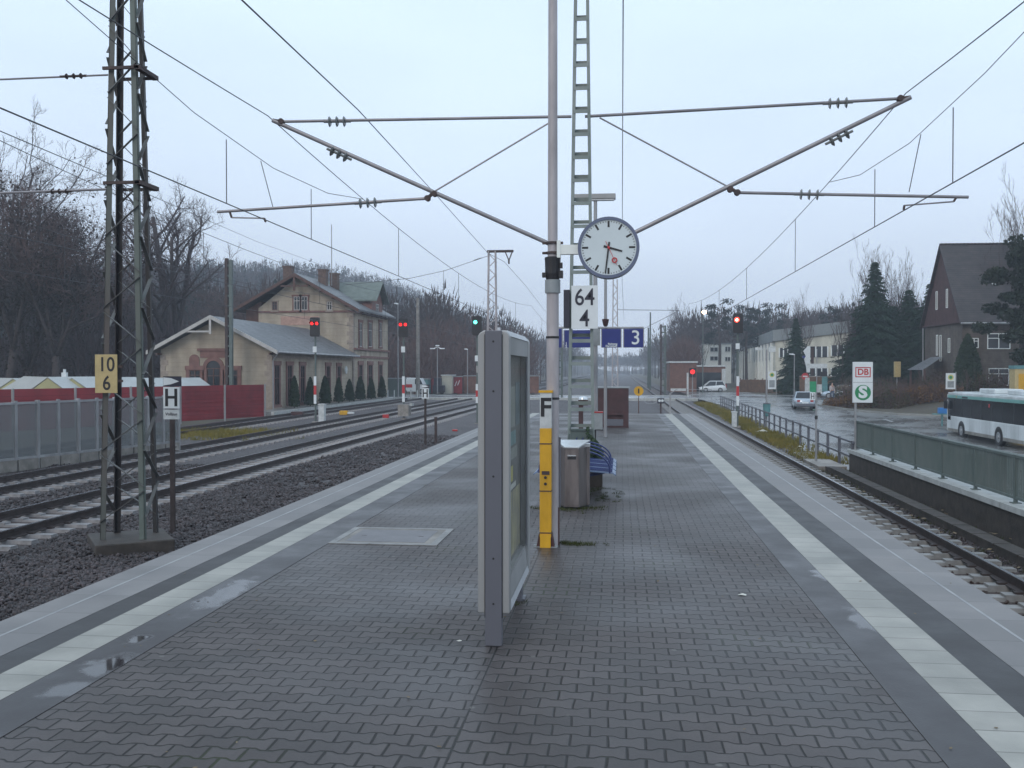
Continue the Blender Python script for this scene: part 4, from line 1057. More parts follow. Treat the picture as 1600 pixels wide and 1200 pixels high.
# brackets of the left mast towards the far tracks
zt, zl = at_y(115, 119, LY).z, at_y(100, 299, LY).z
t = thing('cantilever_bracket', 'wire bracket reaching left out of the picture from the heavy lattice mast', 'wire bracket', (LX, LY, zl))
b = MB(); b.tube((-.35, 0, zt-zl), (-4.2, 0, zt-zl-.02), .017, 8); b.build('top_tube', 'tube', t)
b = MB(); b.tube((-.35, 0, 0.02), (-4.2, 0, -.03), .022, 8); b.build('registration_tube', 'tube', t)
b = MB(); b.tube((-.3, 0, -.9), (-4.2, 0, zt-zl-.05), .03, 8); 
b = MB(); insulator(b, (-1.0, 0, 0), (-1.5, 0, -.0), r=.05); insulator(b, (-.85, 0, zt-zl), (-1.1, 0, zt-zl), r=.05); b.build('insulator', 'rust_dark', t)

# stop boards H
def hboard(px, py_top, py_bot, py_foot, d, w, lab, txt=None, zf=-1.1):
    p = at_d(px, py_foot, d); s = d/FPX
    t = thing('stop_board', lab, 'stop board', (p.x, p.y, zf), 0, 'H stop boards')
    h_top = at_d(px, py_top, d).z-zf; h_bot = at_d(px, py_bot, d).z-zf; H = h_top-h_bot
    b = MB(); b.box(-.045, .045, .01, .05, 0, h_top); b.build('post', 'bark', t)
    z1 = h_bot+(.24*H if txt else 0); z2 = h_top-.235*H
    b = MB(); b.box(-w/2, w/2, -.01, .01, z1+.01, z2-.01); b.build('board', 'white', t)
    b = MB(); hh = (z2-z1); 
    for s_ in (-1, 1): b.box(s_*w*.29-w*.09, s_*w*.29+w*.09, -.014, -.0105, z1+.12*hh, z2-.10*hh)
    b.box(-w*.2, w*.2, -.0138, -.0105, z1+.46*hh, z1+.58*hh); b.build('letter_h', 'black', t)
    b = MB(); b.box(-w*.5, w*.62, -.01, .01, z2, h_top); a_ = b.build('arrow_board', 'blackplate', t)
    b = MB(); b.xz([(-w*.48, z2+.1*(h_top-z2)), (-w*.48, h_top-.1*(h_top-z2)), (w*.0, h_top-.18*(h_top-z2)), (w*.5, (z2+h_top)/2), (w*.0, z2+.22*(h_top-z2))], -.014, -.0105); b.build('arrow', 'white', t)
    if txt:
        b = MB(); b.box(-w/2, w/2, -.01, .01, h_bot, z1-.012); b.build('text_board', 'white_dirty', t)
        text(txt, .055, 'blackplate', t, (0, -.0125, (h_bot+z1)/2), off=.001)
hboard(269, 588, 655, 822, 17.9, .31, 'tall white stop board with black H and white arrow, right of the heavy mast', 'Vollzug')
hboard(664.5, 601, 623, 690, 38.5, .28, 'small distant white stop board with black H between the left tracks', None)
p = at_d(681, 680, 40)
t = thing('marker_post', 'short dark post in the ballast just right of the distant H board', 'post', (p.x, p.y, -1.1)); b = MB(); b.box(-.05, .05, -.05, .05, 0, 1.05); b.build('post', 'rust_dark', t); b = MB(); b.box(-.06, .06, -.06, .06, 1.05, 1.09); b.build('cap', 'rust_dark', t)
# ================================================================== SIGNALS
def signal(px, yt, yb, yfoot, d, col, lab, double=False, plate_y=546, board=(590, 630), base=None, box=None, zf=-1.15):
    p = at_d(px, yfoot, d); k = d/FPX
    Z = lambda y: at_d(px, y, d).z-zf
    t = thing('light_signal', lab, 'signal', (p.x, p.y, zf))
    b = MB(); b.tube((0, .08, 0), (0, .08, Z(yb)+.1), .055, 10); b.build('mast', 'dkgreen', t)
    w = 7.6*k
    head = MB(); head.xz([(-w, Z(yb)+.05), (-w*.8, Z(yb)), (w*.8, Z(yb)), (w, Z(yb)+.05), (w, Z(yt)-.05), (w*.8, Z(yt)), (-w*.8, Z(yt)), (-w, Z(yt)-.05)], -.06, .06)
    head.box(-w*.4, w*.4, .06, .25, Z(yb)+.1, Z(yt)-.1)
    h = head.build('signal_head', 'black', t)
    zl = Z(yt)-.32*(Z(yt)-Z(yb)); r = 2.5*k if double else 3.9*k
    lens = {'r': 'lens_red', 'R': 'lens_red_s', 'g': 'lens_green'}[col]
    xs_ = (-4.2*k, 3.6*k) if double else ((-2*k,) if col == 'R' else (-2.4*k,))
    if col == 'g': r = 2.7*k
    for x in xs_:
        b = MB(); b.tube((x, -.085, zl), (x, -.0605, zl), r, 16); b.build('lamp', lens, h)
        if col == 'R': b = MB(); b.tube((x, -.0875, zl), (x, -.0855, zl), r*.5, 14); b.build('lamp_core', 'lens_core', h)
        b = MB(); n = 12; pts = [(x+cos(pi*q/n)*(r+.02), -.07, zl+sin(pi*q/n)*(r+.02)) for q in range(n+1)]
        vs = pts+[(a, -.25, c+.01) for a, _, c in pts]; b.add(vs, [(q, q+1, n+2+q, n+1+q) for q in range(n)]); b.build('hood', 'black', h, fix=False)
    b = MB(); zp = Z(plate_y); b.box(-3.4*k, 2.6*k, -.03, .0, zp-4.5*k, zp+4.5*k); b.build('white_plate', 'white', t)
    y0, y1 = board; a = Z(y0); c = Z(y1); H = (a-c)/3
    for i, m in enumerate(('white', 'red', 'white')):
        b = MB(); b.box(-2.1*k, 2.1*k, -.02, .0, a-H*(i+1)+.004, a-H*i); b.build('mast_board', m, t)
    b = MB(); b.box(-.16, .16, -.1, .26, 0, .10); b.build('foundation', 'concrete', t)
    if base:
        b = MB(); x0, x1, ya, yb2 = base; b.box((x0-px)*k, (x1-px)*k, -.3, .5, max(.0, Z(yb2)), Z(ya)); b.build('concrete_box', 'concrete', t)
        b = MB(); b.box((x1-px)*k, (x1-px+4)*k, 0, .5, Z(ya)-.1, Z(ya)+.06); b.build('top_slab', 'concrete_lt', t)
    if box:
        b = MB(); x0, x1, ya, yb2 = box; b.box((x0-px)*k, (x1-px)*k, -.15, .2, 0.05, Z(ya)-.06); b.box((x0-px)*k-.03, (x1-px)*k+.03, -.18, .23, Z(ya)-.06, Z(ya)); b.build('relay_box', 'white_dirty', t)
    b = MB(); zz = Z(yb)-.25; b.box(-.2, .2, .09, .3, zz-.02, zz+.01); b.tube((.0, .2, 0), (0, .2, zz), .018, 6); b.build('ladder', 'dkgreen', t)
    return t
signal(492.5, 496, 526, 655, 56, 'r', 'light signal with two red lamps in front of the sandstone station building', True, 546, (588, 631), box=(499, 508, 631, 652))
signal(630.5, 498, 527, 652, 60, 'r', 'light signal with two red lamps on a brown concrete box, right of the station building', True, 546, (588, 628), base=(623, 640, 632, 650))
signal(745.5, 494, 524, 655, 54, 'g', 'light signal showing green, its post hidden behind the poster case', False, 560, (600, 630))
signal(1152.5, 490, 521, 661, 51.5, 'R', 'light signal with one bright red lamp beside the right track', False, 541, (588, 634), box=(1144, 1151, 643, 660))
# second small red road light and its post
p = at_d(1082, 610, 104)
t = thing('road_signal', 'small red road light on a post beyond the level crossing', 'signal', (p.x, p.y, -1.0)); z = at_d(1082, 581, 104).z+1.0
b = MB(); b.tube((0, 0, 0), (0, 0, z+.3), .06, 8); b.build('post', 'galv', t)
b = MB(); b.tube((0, -.12, z), (0, -.05, z), .24, 16); b.build('lamp', 'lens_red', t)
b = MB(); b.box(-.36, .36, -.05, .05, z-.6, z+.4); b.build('housing', 'black', t)
b = MB(); b.box(-.42, -.62, -.02, .02, 0, z-.1); b.build('white_board', 'white_dirty', t)
# trackside pieces
def lump(name, lab, cat, px, py, z, m, parts):
    p = at_z(px, py, z); t = thing(name, lab, cat, (p.x, p.y, z))
    for (n, mm, x0, x1, y0, y1, z0, z1) in parts:
        b = MB(); b.xy([(x0, y0), (x1, y0), (x1*.95, y1), (x0*.95, y1)], z0, z1); b.build(n, mm, t, bevel=.02)
lump('yellow_track_box', 'yellow trackside device with a pale lid between the siding and the second track', 'track device', 538, 648, -1.15, 'yellow', [('body', 'yellow', -.3, .25, -.2, .2, 0, .28), ('lid', 'white_dirty', .27, .7, -.2, .2, .06, .18)])
lump('red_track_magnet', 'small red trackside block beside the second left track', 'track device', 603, 653, -1.12, 'red', [('body', 'red', -.2, .2, -.12, .12, 0, .22)])
lump('red_track_magnet', 'small red trackside block lying nearer the platform, in front of the dark marker post', 'track device', 711, 674, -1.12, 'red', [('body', 'tail', -.13, .13, -.1, .1, 0, .1)])
lump('dark_track_box', 'dark reddish trackside box beside the siding, left of the first signal', 'track device', 466, 650, -1.15, 'brownbox', [('body', 'brownbox', -.45, .35, -.2, .2, 0, .3)])

# ================================================================== STATION BUILDING
SX = -24.7
def yx(px, X=SX): return at_x(px, 600, X).y
def window(t, o, ax, u, v, w, h, frame='wood_dk', sur='redstone', arch=False, sw=.22, bars=True, name='window', sill=True):
    """o: offset of wall plane; ax 'F' (plane y=o, looks to -y), 'R' (x=o, looks +x), 'L' (x=o, looks -x)"""
    def T(a, z, k): 
        return (a, o-k, z) if ax == 'F' else ((o+k, a, z) if ax == 'R' else (o-k, a, z))
    def slab(b, a0, a1, z0, z1, k0, k1): b.prism([(a0, z0), (a1, z0), (a1, z1), (a0, z1)], lambda p, q: T(p, q, k0), lambda p, q: T(p, q, k1))
    u0, u1, v0, v1 = u-w/2, u+w/2, v-h/2, v+h/2
    b = MB(); f = .07
    if bars:
        slab(b, u-.035, u+.035, v0, v1, .012, .05); slab(b, u0, u1, v0+h*.66, v0+h*.66+.06, .0125, .045)
    for (a0, a1, z0, z1) in ((u0, u0+f, v0, v1), (u1-f, u1, v0, v1), (u0+f, u1-f, v0, v0+f), (u0+f, u1-f, v1-f, v1)): slab(b, a0, a1, z0, z1, .012, .055)
    fr = b.build(name, frame, t)
    b = MB(); slab(b, u0+.002, u1-.002, v0+.002, v1-.002, .004, .010); b.build('pane', 'glass_dk', fr)
    if sur:
        b = MB()
        slab(b, u0-sw, u0, v0, v1, .002, .075); slab(b, u1, u1+sw, v0, v1, .002, .075)
        if arch:
            n = 12; ri = w/2; pi_ = [(u+cos(pi*q/n)*ri, v1+sin(pi*q/n)*ri) for q in range(n+1)]; po = [(u+cos(pi*q/n)*(ri+sw), v1+sin(pi*q/n)*(ri+sw)) for q in range(n+1)]
            for q in range(n): b.prism([pi_[q], po[q], po[q+1], pi_[q+1]], lambda p, r: T(p, r, .002), lambda p, r: T(p, r, .075))
            g = MB(); g.prism(pi_, lambda p, r: T(p, r, .004), lambda p, r: T(p, r, .012)); g.build('fanlight', 'glass_dk', fr)
        else: slab(b, u0-sw-.05, u1+sw+.05, v1, v1+sw*1.2, .003, .11)
        if sill: slab(b, u0-sw-.04, u1+sw+.04, v0-.16, v0, .003, .12)
        b.build('surround', sur, fr)
    return fr
def gable_roof(b, x0, x1, xr, ze, zr_, y0, y1, th=.14):
    """two slabs, ridge along y"""
    for (xa, za) in ((x0, ze), (x1, ze)):
        b.prism([(xa, za), (xr, zr_), (xr, zr_+th), (xa, za+th)], lambda u, v: (u, y0, v), lambda u, v: (u, y1, v))
GZ = -1.15
LY0, LY1 = yx(425), yx(550)
lx0 = at_y(244, 545, LY0).x
t = thing('station_building', 'old sandstone station building with red window surrounds, a low gabled wing and a taller block', 'station building', (SX, LY0, GZ))
def P3(px, py, Y): v = at_y(px, py, Y); return (v.x-SX, v.z-GZ)
ez = at_y(424, 547, LY0).z-GZ; xr, rz = P3(331, 497, LY0-.5)
W0 = lx0-SX
D1 = LY1-LY0
b = MB(); b.xz([(W0+.35, 0), (0, 0), (0, ez+.02), (xr, rz-.12), (W0+.35, ez+.05)], 0, D1); b.build('wing_wall', 'stone_wall', t)
b = MB(); gable_roof(b, W0-.30, .65, xr, ez-.22, rz+.02, -.75, D1+.0); b.build('wing_roof', 'slate', t)
b = MB()
for (xa) in (W0-.36, .70):
    b.prism([(xa, ez-.32), (xr, rz-.06), (xr, rz+.20), (xa, ez-.04)], lambda u, v: (u, -.84, v), lambda u, v: (u, -.76, v))
b.box(xr-.08, xr+.08, -.83, -.77, rz-1.15, rz-.05); b.box(xr-1.9, xr+.0, -.815, -.775, rz-1.02, rz-.90)
b.build('bargeboard', 'barge', t)
b = MB()
for q in (W0+.1, W0+.9, -.5, .25):
    pass
b.box(W0+.3, W0+.42, -.7, 0, ez-.35, ez-.2); b.box(.02, .12, -.7, 0, ez-.35, ez-.2); b.box(W0-.28, .6, -.05, -.001, ez-.05, ez+.0) if False else None
build_each(b, 'rafter', 'wood_dk', t)
# quoins
b = MB()
for xq, sgn in ((W0+.35, 1), (0, -1)):
    z = .0; k = 0
    while z < ez-.4:
        l = .55 if k % 2 else .36
        x0_, x1_ = (xq-.03, xq+l) if sgn > 0 else (xq-l, xq+.03)
        b.box(x0_, x1_, -.03, .3, z+.01, z+.36); z += .38; k += 1
b.build('quoins', 'quoin', t)
# gable windows
u, v = P3(334, 600, LY0); zt_ = at_y(334, 575, LY0).z-GZ
window(t, 0, 'F', u, (zt_+1.5)/2, 1.05, zt_-1.5, arch=True, sw=.28)
for px in (305, 363):
    u, _ = P3(px, 600, LY0); z1 = at_y(px, 578, LY0).z-GZ; window(t, 0, 'F', u, z1-.6, .85, 1.2, sw=.25)
u, _ = P3(304, 600, LY0); zn = at_y(304, 562, LY0).z-GZ
b = MB(); b.tube((u, -.06, zn), (u, -.002, zn), .38, 18); b.box(u-.38, u+.38, -.055, -.003, zn-.62, zn); b.build('niche', 'redstone', t)
u, _ = P3(333, 600, LY0); zc_ = at_y(333, 546, LY0).z-GZ
b = MB(); b.box(u-1.15, u+1.35, -.12, -.001, zc_-.1, zc_+.08); b.box(u-.95, u+1.1, -.05, -.0015, zc_-.6, zc_-.1); b.build('cornice', 'redstone', t)
# wing side windows
for px in (432, 452, 472, 512, 529):
    y = yx(px)-LY0; window(t, 0, 'R', y, 2.0, 1.0, 2.9, sw=.24)
b = MB(); b.box(.001, .08, .1, D1-.1, ez-.55, ez-.35); b.box(.001, .10, .1, D1-.1, 0, .45); b.build('string_course', 'quoin', t)
b = MB(); b.tube((.72, -.7, ez-.16), (.72, D1, ez-.16), .08, 8); b.tube((.7, -.6, ez-.2), (.12, -.1, ez-.75), .045, 8); b.tube((.12, -.1, ez-.75), (.12, -.1, 0), .045, 8); b.build('gutter', 'galv', t)
# tall block
TY0, TY1 = yx(552)-LY0, yx(606)-LY0
TYa = TY0+LY0
xl, te = P3(373, 481, TYa); xR, tr = P3(465, 430, TYa); xw0, _ = P3(404, 500, TYa)
te = at_y(557, 484, TYa).z-GZ
hw = (0+.55-xR); xl2 = xR-hw
b = MB(); b.xz([(xw0, 0), (0, 0), (0, te+.2), (xR, tr-.15), (xw0, te+.2+(xw0-xl2)*.0)], TY0, TY1); b.build('block_wall', 'stone_wall', t)
b = MB(); b.xz([(xl2+.6, 0), (xw0, 0), (xw0, te+.9), (xl2+.6, te+.1)], TY0+.6, TY1-.6); b.build('annex_wall', 'brick_red', t)
b = MB(); gable_roof(b, xl2-.15, .75, xR, te-.12, tr, TY0-.95, TY1+.6, .16); b.build('block_roof', 'slate', t)
b = MB()
for xa in (xl2-.20, .80): b.prism([(xa, te-.30), (xR, tr-.20), (xR, tr+.10), (xa, te-.0)], lambda u, v: (u, TY0-1.03, v), lambda u, v: (u, TY0-.955, v))
b.box(xR-.1, xR+.1, TY0-1.0, TY0-.92, tr-1.5, tr-.2); b.box(xR-1.3, xR+1.3, TY0-.99, TY0-.93, tr-1.15, tr-1.02)
b.build('bargeboard', 'wood_dk', t)
b = MB()
for q in range(9):
    yy = TY0-.6+q*(TY1-TY0+1)/8; b.box(.0, .66, yy-.06, yy+.06, te-.30, te-.14)
for q in range(5):
    f = q/5; x = .7+(xR-.7)*f; b.box(x-.06, x+.06, TY0-.93, TY0, te-.25+(tr-te)*f-.1, te-.1+(tr-te)*f-.1)
build_each(b, 'rafter', 'wood_dk', t)
wv = P3(470, 474, TYa)
for dx in (-.36, .36): window(t, TY0, 'F', wv[0]+dx, wv[1], .62, 1.3, frame='barge', sw=.13, bars=True)
for px in (429.5, 515): u, v = P3(px, 478, TYa); window(t, TY0, 'F', u, v, .5, .8, frame='barge' if px > 500 else 'wood_dk', sur='quoin', sw=.08)
u0_, v0_ = P3(439, 508, TYa); u1_, v1_ = P3(499, 494, TYa)
b = MB(); b.box(u0_, u1_, TY0-.05, TY0-.001, v0_, v1_); b.build('blank_panel', mat('pink_render', (.42, .27, .22), .85), t)
zs = at_y(470, 487, TYa).z-GZ
b = MB(); b.box(xw0, 0.0, TY0-.09, TY0-.001, zs-.09, zs+.09); b.box(.001, .09, TY0+.02, TY1, zs-.09, zs+.05); b.build('string_course', 'redstone', t)
b = MB()
z = .0; k = 0
while z < te-.5:
    l = .6 if k % 2 else .4; b.box(-l, .035, TY0-.035, TY0+l, z+.01, z+.40); z += .42; k += 1
b.build('quoins', 'quoin', t)
zc1, zc2 = at_x(575, 546, SX).z-GZ, at_x(575, 556, SX).z-GZ
b = MB(); b.box(.001, .22, TY0+.05, TY1+.05, zc1-.12, zc1+.05); b.box(.001, .10, TY0+.05, TY1+.02, zc2-.25, zc2-.02); b.build('cornice', 'redstone', t)
for px in (563, 578, 594):
    y = yx(px)-LY0; za, zb2 = at_x(px, 504, SX).z-GZ, at_x(px, 542, SX).z-GZ
    w_ = 1.25 if px == 578 else .95
    window(t, 0, 'R', y, (za+zb2)/2, w_, za-zb2, frame='barge', sw=.22)
    za = at_x(px, 570, SX).z-GZ; window(t, 0, 'R', y, (za+.5)/2, w_+.2, za-.5, sw=.3)
# cross gable dormer looking to the tracks
dy = at_x(592, 441, SX+.3).y-LY0; dz = at_x(592, 441, SX+.3).z-GZ; dh = 2.6
b = MB()
for s in (-1, 1): b.prism([(dy, dz-.1), (dy+s*dh, dz-2.1), (dy+s*dh, dz-1.95), (dy, dz+.06)], lambda u, v: (xR+.1, u, v), lambda u, v: (.75, u, v))
b.build('dormer_roof', 'slate_gr', t)
b = MB(); b.yz([(dy-2.2, te-.1), (dy+2.2, te-.1), (dy+2.2, dz-1.9), (dy, dz-.2), (dy-2.2, dz-1.9)], xR+.5, .1); b.build('dormer_wall', 'redstone', t)
window(t, .1, 'R', dy, te+.55, 1.0, 1.1, frame='barge', sur=None)
for (px, py0, py1, w_) in ((451, 416, 434, .85), (505, 421, 440, .75), (523, 427, 440, .75)):
    yy = TYa+{451: 3.5, 505: 4.5, 523: 7.0}[px]; c = at_y(px, py0, yy); z0 = at_y(px, py1+8, yy).z
    b = MB(); x = c.x-SX; b.box(x-w_/2, x+w_/2, yy-LY0-.4, yy-LY0+.4, z0-GZ-.3, c.z-GZ-.12); b.box(x-w_/2-.06, x+w_/2+.06, yy-LY0-.46, yy-LY0+.46, c.z-GZ-.12, c.z-GZ); b.build('chimney', 'chim', t)
c = at_y(518, 351, TYa+6); z0 = at_y(518, 440, TYa+6).z; x = c.x-SX
b = MB(); b.tube((x, TY0+6, z0-GZ-.4), (x, TY0+6, c.z-GZ), .045, 6); b.build('aerial', 'galv', t)
# platform canopy lamp/clock on wing
c = at_x(536, 578, SX); b = MB(); b.tube((.25, c.y-LY0, c.z-GZ), (.32, c.y-LY0, c.z-GZ), .35, 16); b.build('wall_clock', 'white_dirty', t)

# thujas along the station wall
def leafy(b, n, fn, s0, s1):
    for _ in range(n):
        p = fn(); 
        if p is None: continue
        s = random.uniform(s0, s1); a = Vector((random.gauss(0,1), random.gauss(0,1), random.gauss(0,1))).normalized(); c = a.orthogonal().normalized()
        c = (Matrix.Rotation(random.uniform(0, 6.3), 3, a) @ c); e = a.cross(c)
        b.add([p-c*s*.5, p+e*s*.35, p+c*s*.5, p-e*s*.35], [(0,1,2,3)])
def thuja_meshes(h, r, n, seed, s0=.12, s1=.24, m='thuja'):
    random.seed(seed)
    def fn():
        z = random.random()**.8; rr = r*(1-z**1.6)**.75*(.80+.25*random.random()); a = random.uniform(0, 2*pi); return Vector((cos(a)*rr, sin(a)*rr, .1+z*(h-.1)))
    b = MB(); leafy(b, n, fn, s0, s1); core = MB(); core.lathe([(r*.66, .12), (r*.72, h*.25), (r*.55, h*.55), (r*.22, h*.82), (.02, h*.92)], n=9); b.add(core.v, core.f)
    return b
for i, (px, h) in enumerate(zip((460, 485, 508, 529, 546, 563, 580, 597), (2.75, 2.6, 2.7, 2.5, 2.3, 2.6, 2.4, 2.5))):
    X = SX+.75; Y = at_x(px, 640, X).y
    if i == 0:
        t0 = thing('thuja_shrub', '', 'shrub', (X, Y, -.86), 0, 'thujas along the station wall')
        thuja_meshes(2.6, .58, 1100, 3).build('foliage', 'thuja', t0, fix=False)
        b = MB(); b.tube((0, 0, 0), (0, 0, .4), .06, 7); b.build('trunk', 'bark', t0); o = t0
    else: o = dup(t0, (X, Y, -.86), i*1.3)
    o.scale = (.74+.2*((i*7) % 3)/3,)*2+(.86*h/2.6,)
    o['label'] = '%s dark cone-shaped thuja from the left along the station wall' % ORD[i]

# red panel fence with pavilions behind it
fa, fb_ = at_z(-60, 662, GZ), at_z(413, 651, GZ)
fa = at_d(-60, 660, 44); fb_ = at_d(413, 650, 61)
t = thing('red_panel_fence', 'long fence of dark red panels on thin pale posts in front of the station building', 'fence', (fb_.x, fb_.y, GZ))
dv = Vector((fa.x-fb_.x, fa.y-fb_.y, 0)); Ln = dv.length; dv.normalize(); nv = Vector((-dv.y, dv.x, 0))
if nv.y > 0: nv = -nv
k = 0; wpan = 3.4; HF = at_d(400, 602, 61).z-GZ
while k*wpan < Ln:
    a = dv*(k*wpan+.06); c = dv*((k+1)*wpan-.06); b = MB()
    b.bar(a+Vector((0, 0, HF/2+.1)), c+Vector((0, 0, HF/2+.1)), .05, HF-.1)
    for q in range(4):
        zz = .3+q*.45; b.bar(a+nv*.035+Vector((0, 0, zz)), c+nv*.035+Vector((0, 0, zz)), .03, .05)
    b.build('panel', 'redfence', t)
    b = MB(); e = dv*(k*wpan)+nv*.06; b.bar(e, e+Vector((0, 0, HF+.08)), .09); b.build('post', 'galv', t); k += 1
# white pavilions
labs = ['white pavilion roof at the far left edge behind the red fence', 'white pavilion roof second from the left behind the red fence', 'white pavilion roof third from the left, near the yellow number board',
        'white pavilion roof seen through the heavy lattice mast', 'white pavilion roof just left of the H board, rightmost of the row']
pv = [(28, 590, 54), (82, 588, 53), (120, 589, 54), (200, 590, 58), (238, 590, 61)]
for i, (px, py, d) in enumerate(pv):
    a = at_d(px, py, d); g = GZ
    hz_ = a.z-g; ze_ = at_d(px, 609, d).z-g
    t = thing('pavilion', labs[i], 'pavilion', (a.x, a.y, g), 0, 'white pavilions behind the red fence')
    W2 = 1.05
    b = MB()
    for s in (-1, 1): b.prism([(0, hz_-.03), (s*W2, ze_), (s*W2, ze_-.04), (0, hz_-.07)], lambda u, v: (u-.3, 0, v), lambda u, v: (u+1.1, 4.5, v))
    b.add([(-.3-W2, 0, ze_), (-.3, 0, hz_-.03), (-1.9, .3, hz_), (-2.2-W2, .3, ze_)], [(0,1,2,3)])
    b.build('roof', 'tent', t)
    b = MB(); b.xz([(-.3-W2*.86, ze_+.0), (-.3+W2*.86, ze_+.0), (-.3, hz_-.10)], .02, .06); b.build('gable', 'tent_y', t)
    b = MB(); b.box(-.3-W2-1.8, -.3+W2, .05, 3.2, 0, ze_-.05); b.build('side_wall', 'white_dirty', t)
p = at_d(101, 582, 60); t = thing('roof_ornament', 'small white lantern shape above the pavilion roofs', 'lantern', (p.x, p.y, at_d(101, 588, 60).z)); z = p.z-t.location.z
b = MB(); b.box(-.16, .16, -.1, .1, -1.0, z); b.build('body', 'white', t); b = MB(); b.box(-.05, .05, -.08, .08, z, z+.2); b.build('finial', 'white', t)
p = at_d(268, 600, 70)
# noise barrier
na, nb_ = at_d(-90, 730, 27.0), at_d(279, 696, 36.6)
na = Vector((na.x, na.y, GZ)); nb_ = Vector((nb_.x, nb_.y, GZ))
t = thing('noise_barrier', 'see-through grey noise barrier with pale posts beside the second left track', 'noise barrier', tuple(nb_))
dv = (na-nb_); Ln = dv.length; dv.normalize(); up = Vector((0, 0, 1))
HN = at_d(270, 619, 36.4).z-GZ
n = 12; step = Ln/n
for k in range(n):
    a = dv*(k*step+.04); c = dv*((k+1)*step-.04)
    b = MB(); b.bar(a+up*.17, c+up*.17, .16, .34); b.build('base_panel', 'concrete', t)
    b = MB(); b.bar(a+up*(.40+HN)/2, c+up*(.40+HN)/2, .03, HN-.44); b.build('pane', 'barrier_glass', t)
for k in range(n+1):
    e = dv*(k*step); b = MB(); b.bar(e-up*0, e+up*(HN+.05), .10 if k % 2 == 0 else .06, .12); b.build('post', 'galv', t)
b = MB(); b.bar(up*(HN-.03), dv*Ln+up*(HN-.03), .07, .07); b.bar(up*.38, dv*Ln+up*.38, .07, .07); build_each(b, 'rail', 'galv', t)

# catenary masts further off
def far_mast(px, yt, yf, d, w, lab, m='green_steel', arm=None, zf=-1.15, style='lattice'):
    p = at_d(px, yf, d); t = thing('catenary_mast', lab, 'mast', (p.x, p.y, zf)); H = at_d(px, yt, d).z-zf
    if style == 'lattice':
        b = MB()
        for s in (-1, 1):
            for q in (-1, 1): b.bar((s*w/2, q*w*.35, 0), (s*w*.32, q*w*.25, H), .07)
        b.build('mast_leg', m, t)
        b = MB(); z = .2; k = 0
        while z < H-.4:
            x = w/2*(1-.36*z/H); s = 1 if k % 2 else -1; b.bar((-s*x, -w*.33, z), (s*x, -w*.30, z+.42), .045); z += .42; k += 1
        b.build('lacing', m, t)
    elif style == 'twin':
        b = MB(); b.box(-w/2, -w/2+.2, -.12, .12, 0, H); b.build('mast_leg', 'rust_dark', t); b = MB(); b.box(w/2-.22, w/2, -.12, .12, 0, H-.12); b.build('mast_leg', m, t)
        b = MB(); z = .5
        while z < H: b.box(-w/2+.2, w/2-.22, -.10, .10, z, z+.12); z += .7
        build_each(b, 'batten', m, t)
    else:
        b = MB(); b.lathe([(w/2, 0), (w*.35, H)], n=10); b.build('tube', m, t, smooth='auto')
    if arm: arm(t, H)
    return t
def arm1(t, H):
    k = 56/FPX; b = MB(); b.box(-.3, 1.25, -.06, .06, H-.08, H+.06); b.bar((.75, 0, H), (.98, 0, H-.55), .06); b.bar((1.2, 0, H), (.98, 0, H-.55), .06); b.tube((.98, 0, H-.75), (.98, 0, H-.5), .05, 8); b.build('arm', 'rust_dark', t)
far_mast(769, 393, 655, 56, .62, 'green-grey lattice mast with a short arm and V hanger, behind the poster case', 'pole', arm1)
far_mast(358.5, 404, 640, 67, .52, 'dark twin-post mast in front of the gable of the station wing', 'dkgreen', style='twin')
far_mast(653, 466, 615, 110, .5, 'tall plain concrete mast between the station building and the red container', 'concrete', style='tube')
far_mast(961, 437, 606, 66, .42, 'distant lattice mast seen below the clock, on the platform axis', 'pole')
far_mast(1036, 507, 606, 115, .7, 'distant dark twin-post mast left of the low brick building', 'dkgreen', style='twin')
far_mast(1013, 512, 604, 165, .4, 'thin distant mast on the horizon right of the blue sign with the 3', 'dkgreen', style='tube')
far_mast(1016, 488, 600, 150, .3, 'very thin distant pole beside the far track', 'dkgreen', style='tube')
far_mast(875, 520, 606, 100, .6, 'distant dark mast between the round pole and the green mast', 'dkgreen', style='twin')
